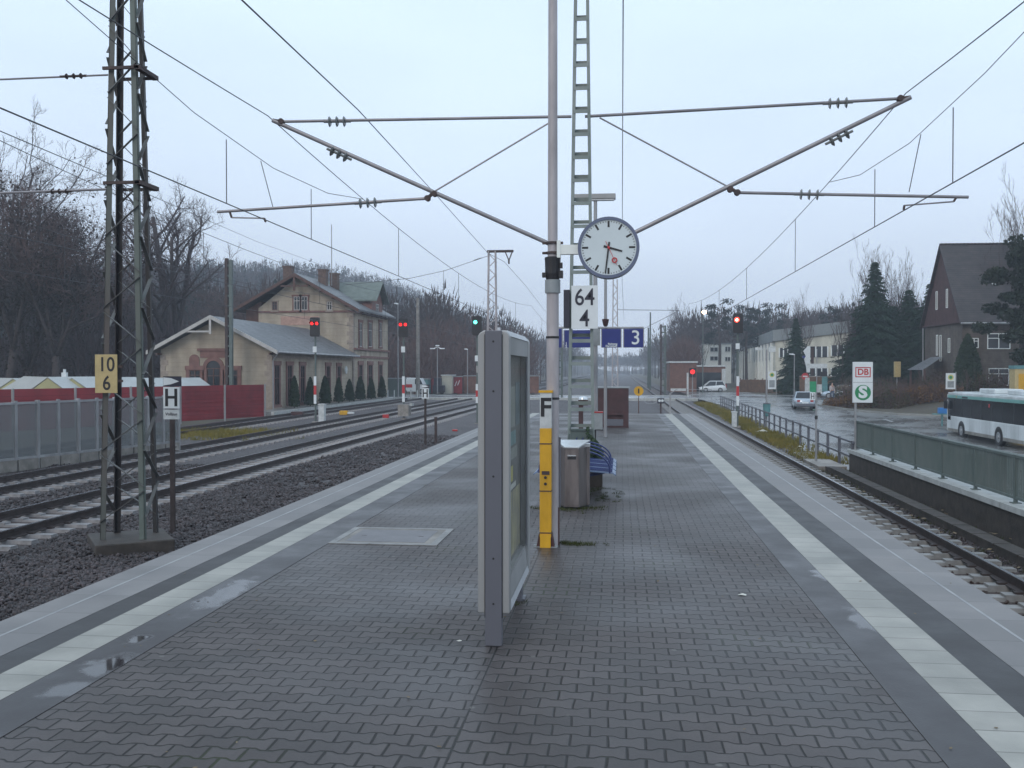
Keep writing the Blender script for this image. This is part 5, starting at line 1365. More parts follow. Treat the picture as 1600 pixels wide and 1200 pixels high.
# ================================================================== LINES
def sag_pts(x, z0, zs, y0, y1, n=24, x1=None):
    out = []
    for k in range(n+1):
        f = k/n; q = 1-(2*f-1)**2; out.append((x+((x1 if x1 is not None else x)-x)*f, y0+(y1-y0)*f, z0-(z0-zs)*q))
    return out
def zmess(y, ztop, sag, y0, y1): f = (y-y0)/(y1-y0); return ztop-sag*(1-(2*f-1)**2)
def overhead(lab, X, Zc, Zm, ystart, spans, stitch_at, m='wire', rw=.0085):
    t = thing('overhead_line', lab, 'overhead line', (X, spans[0][0], Zc), 0, 'overhead lines')
    o = Vector((X, spans[0][0], Zc))
    L_ = lambda pts: [Vector(p)-o for p in pts]
    b = MB(); b.path(L_([(X, spans[0][0], Zc), (X, spans[-1][1], Zc)]), rw+.001, 5); b.build('contact_wire', m, t)
    b = MB(); ms = []
    for (a, c, sg) in spans: ms += sag_pts(X, Zm, Zm-sg, a, c)[(1 if ms else 0):]
    b.path(L_(ms), rw, 5); b.build('messenger_wire', m, t)
    for (a, c, sg) in spans:
        n = int((c-a)/8.5)
        for k in range(1, n):
            y = a+(c-a)*k/n
            if any(abs(y-s) < 6 for s in stitch_at): continue
            if y < -2 or y > 110: continue
            b = MB(); b.tube(Vector((X, y, Zc))-o, Vector((X, y, zmess(y, Zm, sg, a, c)))-o, .008, 4); b.build('dropper', m, t)
    for s in stitch_at:
        def zz(y):
            for (a, c, sg) in spans:
                if a <= y <= c: return zmess(y, Zm, sg, a, c)
        pts = [(X, s-7, zz(s-7))]+[(X, s+q, Zm-.86+.0045*abs(q)**2.0*3) for q in (-3.2, 0, 3.2)]+[(X, s+6, zz(s+6))]
        b = MB(); b.path(L_(pts), .007, 4); b.build('stitch_wire', m, t)
        for q in (-2.05, 2.1):
            b = MB(); b.tube(Vector((X, s+q, Zc))-o, Vector((X, s+q, Zm-.84))-o, .008, 4); b.build('dropper', m, t)
        b = MB(); b.tube(Vector((X, s, Zc+.25))-o, Vector((X, s-.6, Zm-.86))-o, .007, 4); b.build('dropper', m, t)
    return t
overhead('overhead line above the right track, running past the right bracket', 4.60, 4.56, 6.45, 0, [(-34, MY, .8), (MY, 66, .78), (66, 120, .8), (120, 180, .8)], [MY-.2])
overhead('overhead line left of the platform, running past the left bracket', -6.15, 4.56, 6.40, 0, [(-34, MY, .55), (MY, 66, .8), (66, 120, .8), (120, 180, .8)], [MY+.25])
overhead('overhead line above the left hand main track, passing behind the heavy mast', -11.8, 4.56, 6.45, 0, [(-40, 15.6, .3), (15.6, 58, .8), (58, 120, .8), (120, 180, .8)], [])
overhead('overhead line above the second left track, low in front of the station building', -16.0, 4.56, 6.45, 0, [(15.6, 58, .8), (58, 120, .8), (120, 180, .8)], [])
def wire(name, lab, pts, r=.012, ins=None):
    o = Vector(pts[0]); t = thing(name, lab, 'wire', tuple(o))
    b = MB(); b.path([Vector(p)-o for p in pts], r, 5); b.build('wire', 'wire', t)
    if ins:
        for (p, q) in ins:
            b = MB(); insulator(b, Vector(p)-o, Vector(q)-o, r=.06); b.build('insulator', 'insul', t)
    return t
A = at_d(378, 0, 13.2); B = at_d(680, 303, 41); D_ = at_d(763, 396, 56); E = at_d(788, 409, 56.5); G_ = at_d(850, 484, 100); G2 = at_d(905, 535, 190)
mid = lambda p, q, s: (Vector(p)+Vector(q))/2-Vector((0, 0, s))
wire('feeder_wire', 'thick steep feeder wire crossing the left sky down to the distant lattice mast', [at_d(240, -150, 9.6), A, at_d(560, 172, 22.5), B, D_, E, at_d(822, 447, 75), G_, G2], .013)
wire('centre_wire', 'straight vertical-looking wire above the platform just right of the green mast', [(.05, 4, 9.3), (.03, 16.3, 9.2), at_d(972, 440, 66), at_d(975, 500, 120)], .013)
a = at_d(430, 505, 88); 
wire('cross_wire', 'sagging cross wire strung from the distant lattice mast to the left above the station roof', [at_d(540, 445, 56), at_d(640, 435, 56), at_d(695, 423, 56), at_d(762, 400, 56)], .014,
     [(at_d(740, 407, 56), at_d(752, 403, 56))])
wire('hanger_wire', 'short upright hanger with a dark insulator above the second left track', [at_d(693, 422, 56), at_d(693, 463, 56)], .012, [(at_d(693, 440, 56), at_d(693, 457, 56))])
wire('cross_wire', 'thin level wire from the distant lattice mast below the clock towards the right trees', [at_d(965, 484, 66), at_d(1062, 485, 70)], .02)
wire('slack_wire', 'thin slanting wire rising from the distant track to the lit street lamp', [at_d(1003, 515, 90), at_d(1060, 486, 70)], .02)
wire('cross_wire', 'thin wire from the left edge passing behind the heavy lattice mast', [at_d(-30, 192, 17), at_d(168, 276, 26), at_d(400, 377, 60), at_d(560, 435, 110)], .011)

# ================================================================== TREES
def grow(seed, H, spread=1.0, trunk_r=.35, fork=.3, levels=4, up=.25, twr=.018, dens=1.0, wig=.25, trunks=1):
    rd = random.Random(seed); limbs, twigs = MB(), MB()
    def rv(): return Vector((rd.gauss(0,1), rd.gauss(0,1), rd.gauss(0,1)))
    def branch(p, d, Lg, r, lv):
        n = 4 if lv < 3 else 3; seg = Lg/n; pts = [p]; rs = [r]; ds = []
        for k in range(n):
            d = (d+rv()*wig*(.6+.15*lv)+Vector((0, 0, up*.3))).normalized(); p = p+d*seg; pts.append(p); rs.append(max(r*(1-.75*(k+1)/n) if lv >= 2 else r*(1-.5*(k+1)/n), twr*.55)); ds.append(d)
        (limbs if lv < 2 else twigs).path(pts, rs, 6 if lv == 0 else (5 if lv == 1 else 3))
        if lv >= levels: return
        nc = int(round({0: 6, 1: 6, 2: 6, 3: 5}.get(lv, 4)*dens))
        for c in range(nc):
            f = .22+.78*(c+rd.random())/nc; i = min(n-1, int(f*n)); q = pts[i].lerp(pts[i+1], f*n-i)
            side = rv(); side = (side-ds[i]*side.dot(ds[i])).normalized(); nd = (ds[i]*.55+side*(.75*spread)+Vector((0, 0, up*.5))).normalized()
            branch(q, nd, Lg*rd.uniform(.45, .72)*(1-.35*f), max(rs[i]*.55, twr), lv+1)
    for k in range(trunks):
        d = Vector((rd.gauss(0, .10+.15*(trunks > 1)), rd.gauss(0, .10+.15*(trunks > 1)), 1)).normalized(); th = H*fork
        base = Vector((0, 0, 0)) if trunks == 1 else Vector((rd.gauss(0, .35), rd.gauss(0, .35), 0))
        top = base+d*th; limbs.path([base, base+d*th*.5+rv()*.06, top], [trunk_r*1.25, trunk_r, trunk_r*.85], 8)
        nl = 5 if trunks == 1 else 2
        for i in range(nl):
            a = 2*pi*i/nl+rd.uniform(-.4, .4); tilt = rd.uniform(.25, .75)*spread if i else .1
            nd = Vector((cos(a)*tilt, sin(a)*tilt, 1)).normalized(); branch(top-d*th*rd.uniform(0, .18), nd, (H-th)*rd.uniform(.62, .85)*(1 if tilt < .5 else .85), trunk_r*rd.uniform(.42, .62), 0 if True else 1)
    return limbs, twigs
def make_tree(name, lab, cat, seed, H, mt='twig', ml='bark', ivy=0, group=None, **kw):
    t = thing(name, lab, cat, (0, 0, 0), 0, group); l, tw = grow(seed, H, **kw)
    l.build('trunk', ml, t, fix=False, smooth=True); tw.build('crown', mt, t, fix=False)
    if ivy:
        random.seed(seed+9); b = MB(); V = [Vector(v) for v in l.v]; T = [Vector(v) for v in tw.v]
        def fn():
            s = V if random.random() < .8 else T
            p = random.choice(s); g = random.random()
            return p+Vector((random.gauss(0,1), random.gauss(0,1), random.gauss(0,1)))*(.45+.35*g)
        leafy(b, int(ivy*1.9), fn, .13, .32); b.build('ivy', 'ivy', t, fix=False)
    return t
def place(t, px, d, first, H=None, H0=None, lab=None, rz=None, z=None):
    p = at_d(px, 600, d); z = zground(p.x, p.y)-.1 if z is None else z
    s = (H/H0) if H else 1
    if first: t.location = (p.x, p.y, z); t.rotation_euler = (0, 0, rz or 0); t.scale = (s,)*3; return t
    return dup(t, (p.x, p.y, z), rz if rz is not None else random.uniform(0, 6.28), lab, s)
# left grove
Ta = make_tree('bare_tree', 'x', 'tree', 11, 20, ivy=2600, group='bare trees of the left grove', spread=.9, trunk_r=.32, fork=.18, dens=.95, up=.35, twr=.013)
Tb = make_tree('bare_tree', 'x', 'tree', 12, 20, ivy=1500, group='bare trees of the left grove', spread=1.0, trunk_r=.34, fork=.25, dens=.92, up=.3, mt='twig_red', twr=.013)
Tc = make_tree('bare_tree', 'x', 'tree', 13, 20, ivy=0, group='bare trees of the left grove', spread=.8, trunk_r=.28, fork=.25, dens=.9, up=.4, twr=.012)
spec = [(-70, 82, 22, 'a'), (-25, 92, 23, 'c'), (8, 80, 20.5, 'b'), (18, 104, 30, 'c'), (52, 84, 19.0, 'a'), (88, 80, 18.3, 'b'), (112, 90, 18.5, 'a'), (150, 88, 15.0, 'c'), (176, 104, 14.5, 'b'), (205, 112, 9.5, 'a'), (228, 124, 10.5, 'c'),
        (306, 130, 10.5, 'b'), (335, 140, 13.5, 'c'), (368, 128, 15.3, 'b'), (398, 132, 15.6, 'c'), (425, 138, 15.6, 'a'), (440, 150, 15.5, 'c')]
used = set(); src = {'a': Ta, 'b': Tb, 'c': Tc}
where = ['at the left edge of the picture', 'whose pale top twigs show at the upper left edge', 'dark with ivy, behind the second white pavilion', 'the tallest of the pale trees at the far left', 'dark and dense, left of the middle of the grove',
         'with a reddish crown, in the middle of the left grove', 'dark with ivy, left of the yellow number board', 'directly behind the yellow number board', 'behind the left legs of the heavy lattice mast', 'behind the right legs of the heavy lattice mast',
         'low, just left of the big oak-like tree', 'low, just right of the big oak-like tree', 'above the ridge of the low station wing', 'behind the dark twin-post mast', 'left of the tall station block', 'touching the roof of the tall station block', 'behind the left chimney of the station']
for i, (px, d, H, k) in enumerate(spec):
    lab = 'bare winter tree '+where[i]
    o = place(src[k], px, d, k not in used, H, 20, lab, rz=i*1.7); o['label'] = lab; used.add(k)
To = make_tree('oak_tree', 'big bare spreading tree with thick curved limbs between the lattice mast and the station', 'tree', 21, 22, spread=1.15, trunk_r=.62, fork=.30, dens=1.0, up=.42, wig=.20, twr=.014)
place(To, 266, 96, True, 22.5, 22, rz=.6)
# conifers
def spruce(seed, H, Rb, m='needle', lab='', name='spruce_tree', group=None, dens=1.0, first=.06):
    rd = random.Random(seed); t = thing(name, lab, 'conifer', (0, 0, 0), 0, group)
    b = MB(); b.path([(0, 0, 0), (0, 0, H*.5), (0, 0, H)], [.02*H, .012*H, .01], 7); b.build('trunk', 'bark', t)
    b = MB(); z = H*first
    while z < H*.995:
        f = 1-z/H; r = Rb*(f**.85)*rd.uniform(.75, 1.15)+.12; n = max(4, int((7+5*f)*dens))
        for k in range(n):
            a = rd.uniform(0, 2*pi); rr = r*rd.uniform(.6, 1.1); droop = rd.uniform(.1, .38)
            tip = Vector((cos(a)*rr, sin(a)*rr, z-droop*rr)); base = Vector((0, 0, z+.04*H*f)); ns = max(3, int(rr/.30)); side = Vector((-sin(a), cos(a), 0))
            for q in range(ns):
                for s in (-1, 1):
                    g = (q+rd.random())/ns; p = base.lerp(tip, g); ww = (.30+.42*rr*(1-g)**.7*.5)*rd.uniform(.6, 1.3)
                    u = (side*s*ww+(tip-base).normalized()*ww*.8+Vector((0, 0, -ww*rd.uniform(.1, .7)))); v = Vector((rd.gauss(0, .07), rd.gauss(0, .07), -rd.uniform(.06, .22)))
                    b.add([p, p+u*.55+v, p+u, p+u*.5-v*.4], [(0,1,2,3)])
        z += H*rd.uniform(.012, .022)/dens**.5
    b.build('crown', m, t, fix=False); return t
s1 = spruce(31, 20, 6.4, lab='x', dens=1.3, first=.03); place(s1, 1366, 99, True, 14.4, 20); s1['label'] = 'tall dark spruce with a pointed top, behind the white transit sign'
def sp(px, d, H, lab, rz, wf=1.0): o = place(s1, px, d, False, H, 20, lab, rz); o.scale = (o.scale[0]*wf, o.scale[1]*wf, o.scale[2]); return o
sp(1243, 118, 9.6, 'narrow dark spruce in front of the cream industrial hall', 1.1)
sp(1452, 104, 12.6, 'thin spruce whose open top rises just left of the dark gable house', 2.1)
sp(1420, 100, 11.6, 'shorter dark spruce between the tallest spruce and the gable house', 3.1, 1.3)
sp(1340, 104, 9.2, 'low bushy spruce left of the tallest spruce', 4.3, 1.5)
sp(1395, 102, 10.0, 'low dark spruce between the two pointed spruces', 5.3, 1.8)
sp(1438, 98, 9.4, 'low dark spruce standing against the left side of the gable house', .3, 1.7)
# pine in front of the house
def pine(seed, H, lab, m='pine', name='pine_tree', clumps=16, rc=2.2, z0=.45, n=220):
    rd = random.Random(seed); random.seed(seed); t = thing(name, lab, 'pine', (0, 0, 0))
    lb_, cr_ = MB(), MB(); top = Vector((rd.gauss(0, .3), 0, H*.93)); lb_.path([(0, 0, 0), Vector((.1, 0, H*.5)), top], [.022*H, .016*H, .05], 7)
    for k in range(clumps):
        f = z0+(1-z0)*((k+rd.random())/clumps); a = rd.uniform(0, 6.3); r = rc*(1.15-.75*(f-z0)/(1-z0))*rd.uniform(.4, 1.1); c = Vector((cos(a)*r, sin(a)*r, H*f))
        lb_.path([Vector((0, 0, H*f-.6)), c*.5+Vector((0, 0, H*f-.3))*.5, c], [.09, .06, .03], 4)
        s = rd.uniform(.55, 1.0)*rc*.38
        def fn():
            v = Vector((random.gauss(0,1), random.gauss(0,1), random.gauss(0,1))).normalized()*(random.random()**.4); return c+Vector((v.x*s*1.25, v.y*s*1.25, v.z*s*.62))
        leafy(cr_, n, fn, .18, .42)
    lb_.build('trunk', 'bark', t, fix=False); cr_.build('crown', m, t, fix=False); return t
p1 = pine(41, 15, 'dark pine with a forked leaning trunk in front of the roof of the gable house', clumps=30, rc=3.0, z0=.46, n=300); place(p1, 1596, 74, True, 13.2, 15, rz=.3)
p2 = pine(42, 12, 'dark pine at the right edge of the picture, partly cut off', clumps=26, rc=3.0, z0=.34, n=320); place(p2, 1632, 72, True, 11.4, 12)
# conical thuja by the house door and bare birches
t = thing('thuja_shrub', 'tall dark cone-shaped thuja beside the door canopy of the gable house', 'shrub', (0, 0, 0)); thuja_meshes(5.4, 1.35, 2600, 77, .16, .34).build('foliage', 'thuja', t, fix=False)
b = MB(); b.tube((0, 0, 0), (0, 0, .6), .12, 7); b.build('trunk', 'bark', t); place(t, 1512, 82, True)
Bb = make_tree('birch_tree', 'bare bushy tree with upright twigs rising behind the tallest spruce', 'tree', 51, 14, mt='twig', spread=.42, trunk_r=.12, fork=.12, up=.9, dens=.62, trunks=4, twr=.010)
place(Bb, 1362, 106, True, 15.5, 14)
for (px, d, H, lab) in ((1330, 101, 10.5, 'bare twiggy tree left of the tallest spruce'), (1402, 104, 13.5, 'pale slim bare tree right of the tallest spruce'), (1251, 135, 12.8, 'feathery bare tree above the roof of the cream industrial hall'), (1595, 84, 17, 'bare tree whose twigs show above the roof ridge at the right edge'),
                        (1062, 190, 15.5, 'bare tree on the skyline left of the lit street lamp'), (1090, 175, 12.5, 'bare tree just below the lit street lamp')):
    place(Bb, px, d, False, H, 14, lab)
# pines on the right skyline
p3 = pine(61, 16, 'broad dark pine on the skyline just left of the bright red signal', m='farpine', clumps=16, rc=3.6, z0=.5, n=130); place(p3, 1124, 170, True, 15.3, 16)
for (px, d, H, lab) in ((1166, 172, 14.4, 'dark pine on the skyline just right of the bright red signal'), (1186, 176, 15.0, 'dark pine between the one beside the red signal and the small round one'), (1209, 182, 15.2, 'small round pine standing alone on the right skyline'), (1303, 165, 13.8, 'rounded dark pine on the skyline above the cream hall')):
    place(p3, px, d, False, H, 16, lab)

# far woods (read as a mass)
def wood(name, m, n, area, hr, slivers=70, wdt=.14, crown=.36, hgt=.55, seed=3, ok=None, conif=False):
    r = np.random.default_rng(seed); Vs = []; cnt = 0
    while cnt < n:
        x, y = area(r)
        if ok and not ok(x, y): continue
        h = r.uniform(*hr); z = zground(x, y)-.2; cnt += 1
        k = slivers
        if conif:
            zz = r.uniform(.12, 1, k); rad = crown*h*.5*(1-zz)*r.uniform(.5, 1.1, k)+.15; a = r.uniform(0, 6.28, k); c = np.stack([x+np.cos(a)*rad, y+np.sin(a)*rad, z+h*zz], 1); d = np.stack([np.cos(a)*.9, np.sin(a)*.9, -np.ones(k)*.5], 1)*r.uniform(.5, 1.2, (k, 1))*.8; s = wdt*5
        else:
            v = r.normal(size=(k, 3)); v /= np.linalg.norm(v, axis=1)[:, None]; v *= r.uniform(.3, 1, (k, 1))**.5
            c = np.array([x, y, z+h*(1-hgt/2)])+v*np.array([crown*h*.62, crown*h*.62, h*hgt/2]); d = v*np.array([.7, .7, .6])+np.array([0, 0, .8]); d *= r.uniform(.6, 1.7, (k, 1)); s = wdt
        pr = r.normal(size=(k, 3)); pr -= d*(np.sum(pr*d, 1)/np.sum(d*d, 1))[:, None]; pr /= np.linalg.norm(pr, axis=1)[:, None]
        tri = np.stack([c-pr*s*.5, c+pr*s*.5, c+d], 1); Vs.append(tri.reshape(-1, 3))
        tr = np.array([[x-.16, y, z], [x+.16, y, z], [x, y, z+h*.8]]); Vs.append(tr)
    V = np.concatenate(Vs); o = np_mesh(name, V, np.arange(len(V)).reshape(-1, 3), m); o['kind'] = 'stuff'; return o
def A_left(r): d = 150+470*r.uniform(0, 1)**1.3; px = r.uniform(-250, 960); v = at_d(px, 600, d); return v.x, v.y
wood('left_wood', 'farwood', 3300, A_left, (12, 18), 80, .30, seed=5, ok=lambda x, y: x < -22-(y > 0)*max(0, (300-y)*.05))
wood('left_wood_conifers', 'farpine', 1100, A_left, (12, 19), 70, .20, seed=6, conif=True, ok=lambda x, y: x < -45)
def A_left2(r): d = r.uniform(85, 150); px = r.uniform(-150, 440)-r.uniform(0, 60); v = at_d(px, 600, d); return v.x, v.y
wood('thicket', 'twig', 420, A_left2, (4, 8.5), 150, .10, crown=.5, hgt=.95, seed=8, ok=lambda x, y: x < -38)
def A_mid(r): d = r.uniform(125, 210); px = r.uniform(560, 870); v = at_d(px, 600, d); return v.x, v.y
wood('thicket_behind_crossing', 'twig_red', 340, A_mid, (5, 11), 90, .14, crown=.45, hgt=.9, seed=18, ok=lambda x, y: x < -17)
def A_right(r): d = r.uniform(185, 640); px = r.uniform(985, 1700); v = at_d(px, 600, d); return v.x, v.y
wood('right_wood', 'farwood', 2000, A_right, (12, 16.5), 85, .30, seed=9, ok=lambda x, y: x > 12+max(0, (300-y)*.02))
wood('right_wood_conifers', 'farpine', 420, A_right, (11, 16), 60, .20, seed=10, conif=True, ok=lambda x, y: x > 30)
def A_r2(r): d = r.uniform(135, 190); v = at_d(r.uniform(1035, 1076), 600, d); return v.x, v.y
wood('bank_scrub', 'twig_red', 200, A_r2, (4, 9), 80, .14, crown=.5, hgt=.9, seed=11, ok=lambda x, y: x > 10.5)
def A_far(r): return r.uniform(-60, 60), r.uniform(640, 900)
wood('distant_wood', 'farwood', 500, A_far, (10, 16), 60, .5, seed=12)

# bushes on the island and round the house
def bush(lab, px, d, w, h, n, m='shrub', dz=0):
    p = at_d(px, 620, d); random.seed(int(px)); t = thing('bush', lab, 'bush', (p.x, p.y, zground(p.x, p.y)-.1+dz))
    b = MB()
    for _ in range(n//14):
        a = random.uniform(0, 6.3); r = random.random()**.5*w*.45; s = Vector((cos(a)*r, sin(a)*r*.6, 0)); dd = Vector((cos(a)*.35*random.random(), sin(a)*.3, 1)).normalized()
        b.path([s, s+dd*h*.5, s+dd*h*random.uniform(.7, 1.05)+Vector((random.gauss(0, .15), 0, 0))], [.02, .014, .006], 3)
    b.build('stems', 'twig_red', t, fix=False)
    b = MB()
    def fn():
        a = random.uniform(0, 6.3); r = random.random()**.5; z = random.random()**.8; return Vector((cos(a)*r*w*.5, sin(a)*r*w*.3, z*h*(.55+.4*sin(a*2.5+px)**2)*(1-.3*r)))
    leafy(b, n, fn, .10, .24); b.build('foliage', m, t, fix=False); return t
for a in (('low rust-brown bush at the left tip of the planted island', 1318, 84, 3.6, 1.1, 1200, 'shrubr'), ('brown hedge-like bush below the white transit sign', 1352, 82, 4.0, 1.9, 2000), ('greenish brown bush in the middle of the planted island', 1392, 81, 4.2, 2.1, 2400, 'shrubg'),
          ('brown bush right of the middle of the planted island', 1430, 81, 4.0, 1.8, 2200, 'shrubr'), ('reddish bush beside the front of the bus', 1466, 80, 4.0, 1.8, 2200, 'shrubr'), ('dense shrub left of the door of the gable house', 1462, 86, 3.4, 2.8, 1800, 'shrubg'), ('green bush seen over the middle of the bus roof', 1540, 80, 3.5, 2.6, 1800, 'shrubg'),
          ('tall brown shrub behind the planted island under the spruces', 1378, 92, 6.5, 2.7, 2600, 'shrubg'), ('dark undergrowth between spruces and gable house', 1425, 93, 6, 2.5, 2600, 'shrubg'), ('dark bushy growth right behind the white transit sign', 1343, 94, 5, 2.5, 2200, 'shrubg')):
    bush(*a)
# grass of the verge
pts = []
for _ in range(5200):
    Y = rng.uniform(33, 92); X = 6.2+abs(rng.normal(.55, .38)); 
    if rng.random() < .55+.45*sin(Y*.45): pts.append((X+(Y-30)*.012, Y, -1.2, rng.uniform(.7, 1.4)))
tufts('verge_grass', pts, 'grass', n=12, h=.20, w=.016, spread=.22)
pts = [(at_z(320, 677, -1.1).x+rng.normal(0, 1.5), at_z(320, 677, -1.1).y+rng.normal(0, 1.6), -1.18, rng.uniform(.7, 1.3)) for _ in range(900)]
tufts('dry_grass', pts, 'grass', n=12, h=.22, w=.015, spread=.22)
pts = [(rng.uniform(6.0, 6.95), rng.uniform(12, 31), -1.18, rng.uniform(.4, 1.0)) for _ in range(260)]
tufts('trackside_weeds', pts, 'moss', n=10, h=.12, w=.01, spread=.14)
pts = [(rng.uniform(-8, -5.1), rng.uniform(8, 12), -1.14, rng.uniform(.5, 1)) for _ in range(50)]
tufts('ballast_moss', pts, 'moss', n=10, h=.05, w=.01, spread=.14)
# ================================================================== RIGHT SIDE BUILDINGS
# dark gable house
HYc = 84.0; c0 = at_d(1503, 600, 82.5); HX0, HY0 = c0.x, c0.y; HZ = -.95
ze = at_d(1503, 502, 82.5).z-HZ; GW = 9.4; HL = 19.0
zr2 = at_y(1473, 385, HY0+GW/2).z-HZ
t = thing('gable_house', 'dark brick house with steep tiled roof and dark red gable at the right edge', 'house', (HX0, HY0, HZ), R(1.5))
b = MB(); b.box(0, HL, 0, GW, 0, ze); b.build('wall', 'brick_dk', t)
b = MB()
for (ya, yb2) in ((-.45, GW/2), (GW+.45, GW/2)):
    b.prism([(ya, ze-.25), (yb2, zr2), (yb2, zr2+.18), (ya, ze-.07)], lambda u, v: (-.35, u, v), lambda u, v: (HL+.3, u, v))
rf = b.build('roof', 'rooftile', t)
b = MB()
for k in range(60): b.tube((-.3+k*.32, GW/2, zr2+.16), (-.02+k*.32, GW/2, zr2+.20), .11, 8)
b.build('ridge_tiles', 'rooftile', rf)
b = MB(); b.yz([(.02, ze), (GW-.02, ze), (GW/2, zr2-.1)], -.10, .05); b.box(-.18, -.101, -.2, GW+.2, ze-.12, ze+.05); b.build('gable', 'tilehung', t)
b = MB(); b.box(7.7, 8.6, GW/2-.4, GW/2+.4, zr2-1.0, zr2+.9); b.build('chimney', 'chim', rf)
b = MB(); b.box(3.2, 3.5, 1.9, 2.1, (ze+zr2)/2-.6, (ze+zr2)/2-.1); b.build('skylight', 'whitewall', rf)
for y in (3.3, 5.9): window(t, -.10, 'L', y, ze+2.2, .42, 1.7, frame='whitewall', sur=None, bars=False)
for (y, z, w_, h_) in ((3.0, ze-2.0, .5, 1.3), (5.1, ze-2.2, .45, 2.4), (6.0, ze-1.9, .45, 1.9)): window(t, 0, 'L', y, z, w_, h_, frame='whitewall', sur=None, bars=False)
for (px, py, w_, h_) in ((1522, 536, .75, .85), (1561, 533, 1.9, 1.35), (1561, 589, 1.7, 1.5)):
    v = at_y(px, py, HY0); window(t, 0, 'F', v.x-HX0, v.z-HZ, w_, h_, frame='whitewall', sur=None)
# door canopy
b = MB(); b.prism([(3.4, 2.9), (7.6, 2.9), (7.0, 4.0), (3.9, 4.0)], lambda u, v: (-2.2+(v-2.9)*1.6, u, v), lambda u, v: (-2.0+(v-2.9)*1.6, u, v+.1)); b.build('canopy_roof', 'slate', t)
b = MB()
for y in (3.6, 7.4): b.box(-2.0, -1.85, y-.07, y+.07, 0, 2.95)
b.build('canopy_post', 'wood_dk', t)
b = MB(); b.box(-.06, -.001, 4.8, 6.0, 0, 2.2); b.build('door', 'wood_dk', t)
b = MB(); b.tube((-.15, GW+.1, ze-.2), (-.12, GW+.05, 0), .06, 8); b.build('downpipe', 'galv', t)
b = MB(); b.tube((-.3, -.5, ze-.2), (HL, -.5, ze-.2), .09, 8); b.build('gutter', 'galv', t)

# industrial hall
D0 = 146.0; c0 = at_d(1211, 600, D0); Z0 = -1.0
t = thing('industrial_hall', 'long cream industrial hall with a grey roof fascia and tall green glazing strips', 'hall', (c0.x, c0.y, Z0))
HT = at_d(1211, 516, D0).z-Z0
far = at_d(1150, 600, 235); fv = Vector((far.x-c0.x, far.y-c0.y, 0)); rv2 = at_d(1345, 600, 142); gv = Vector((rv2.x-c0.x, rv2.y-c0.y, 0))
HT2 = at_d(1345, 499, 142).z-Z0
def quadbox(b, o, u, v, z0, z1, z0b=None, z1b=None):
    z0b = z0 if z0b is None else z0b; z1b = z1 if z1b is None else z1b
    P = [o+Vector((0,0,z0)), o+u+Vector((0,0,z0b)), o+u+v+Vector((0,0,z0b)), o+v+Vector((0,0,z0)), o+Vector((0,0,z1)), o+u+Vector((0,0,z1b)), o+u+v+Vector((0,0,z1b)), o+v+Vector((0,0,z1))]
    b.add(P, [(0,3,2,1),(4,5,6,7),(0,1,5,4),(1,2,6,5),(2,3,7,6),(3,0,4,7)])
O = Vector((0, 0, 0))
b = MB(); b.add([O, gv, gv+fv, fv, O+Vector((0,0,HT-1.7)), gv+Vector((0,0,HT2-1.7)), gv+fv+Vector((0,0,HT2-1.7)), fv+Vector((0,0,HT-1.7))], [(0,3,2,1),(4,5,6,7),(0,1,5,4),(1,2,6,5),(2,3,7,6),(3,0,4,7)]); b.build('wall', 'cream', t)
n_ = Vector((-fv.y, fv.x, 0)).normalized(); n_ = n_ if n_.x < 0 else -n_
gn = Vector((gv.y, -gv.x, 0)).normalized(); gn = gn if gn.y < 0 else -gn
b = MB(); o_ = n_*.3+gn*.3; b.add([o_+Vector((0,0,HT-1.7)), gv+gn*.3+Vector((0,0,HT2-1.7)), gv+fv+Vector((0,0,HT2-1.7)), fv+n_*.3+Vector((0,0,HT-1.7)), o_+Vector((0,0,HT)), gv+gn*.3+Vector((0,0,HT2)), gv+fv+Vector((0,0,HT2+.0)), fv+n_*.3+Vector((0,0,HT))], [(0,3,2,1),(4,5,6,7),(0,1,5,4),(1,2,6,5),(2,3,7,6),(3,0,4,7)]); b.build('roof_fascia', 'fascia', t)
fl = fv.length; fd = fv.normalized()
b = MB(); quadbox(b, fd*4+n_*.02, fd*(fl-6), n_*.10, HT*.50, HT-1.9); b.build('glazing', 'glassgrn', t)
b = MB()
for k in range(15):
    b.bar(fd*(3+k*5.6)+n_*.22+Vector((0,0,.2)), fd*(3+k*5.6)+n_*.22+Vector((0,0,HT-1.8)), .45, .35)
build_each(b, 'pilaster', 'whitewall', t)
gl = gv.length; gd = gv.normalized()
for (f0, f1, z0, z1) in ((.34, .62, .54, .72), (.66, .95, .56, .74), (.34, .62, .22, .36), (.66, .95, .22, .36), (.05, .25, .54, .70)):
    b = MB(); quadbox(b, gd*(gl*f0)+gn*.02, gd*(gl*(f1-f0)), gn*.06, HT*z0, HT*z1); w_ = b.build('window', 'glass_dk', t)
    b = MB()
    for q in range(5): e = gd*(gl*(f0+(f1-f0)*q/4))+gn*.12; b.bar(e+Vector((0,0,HT*z0)), e+Vector((0,0,HT*z1)), .16, .12)
    b.build('mullions', 'whitewall', w_)
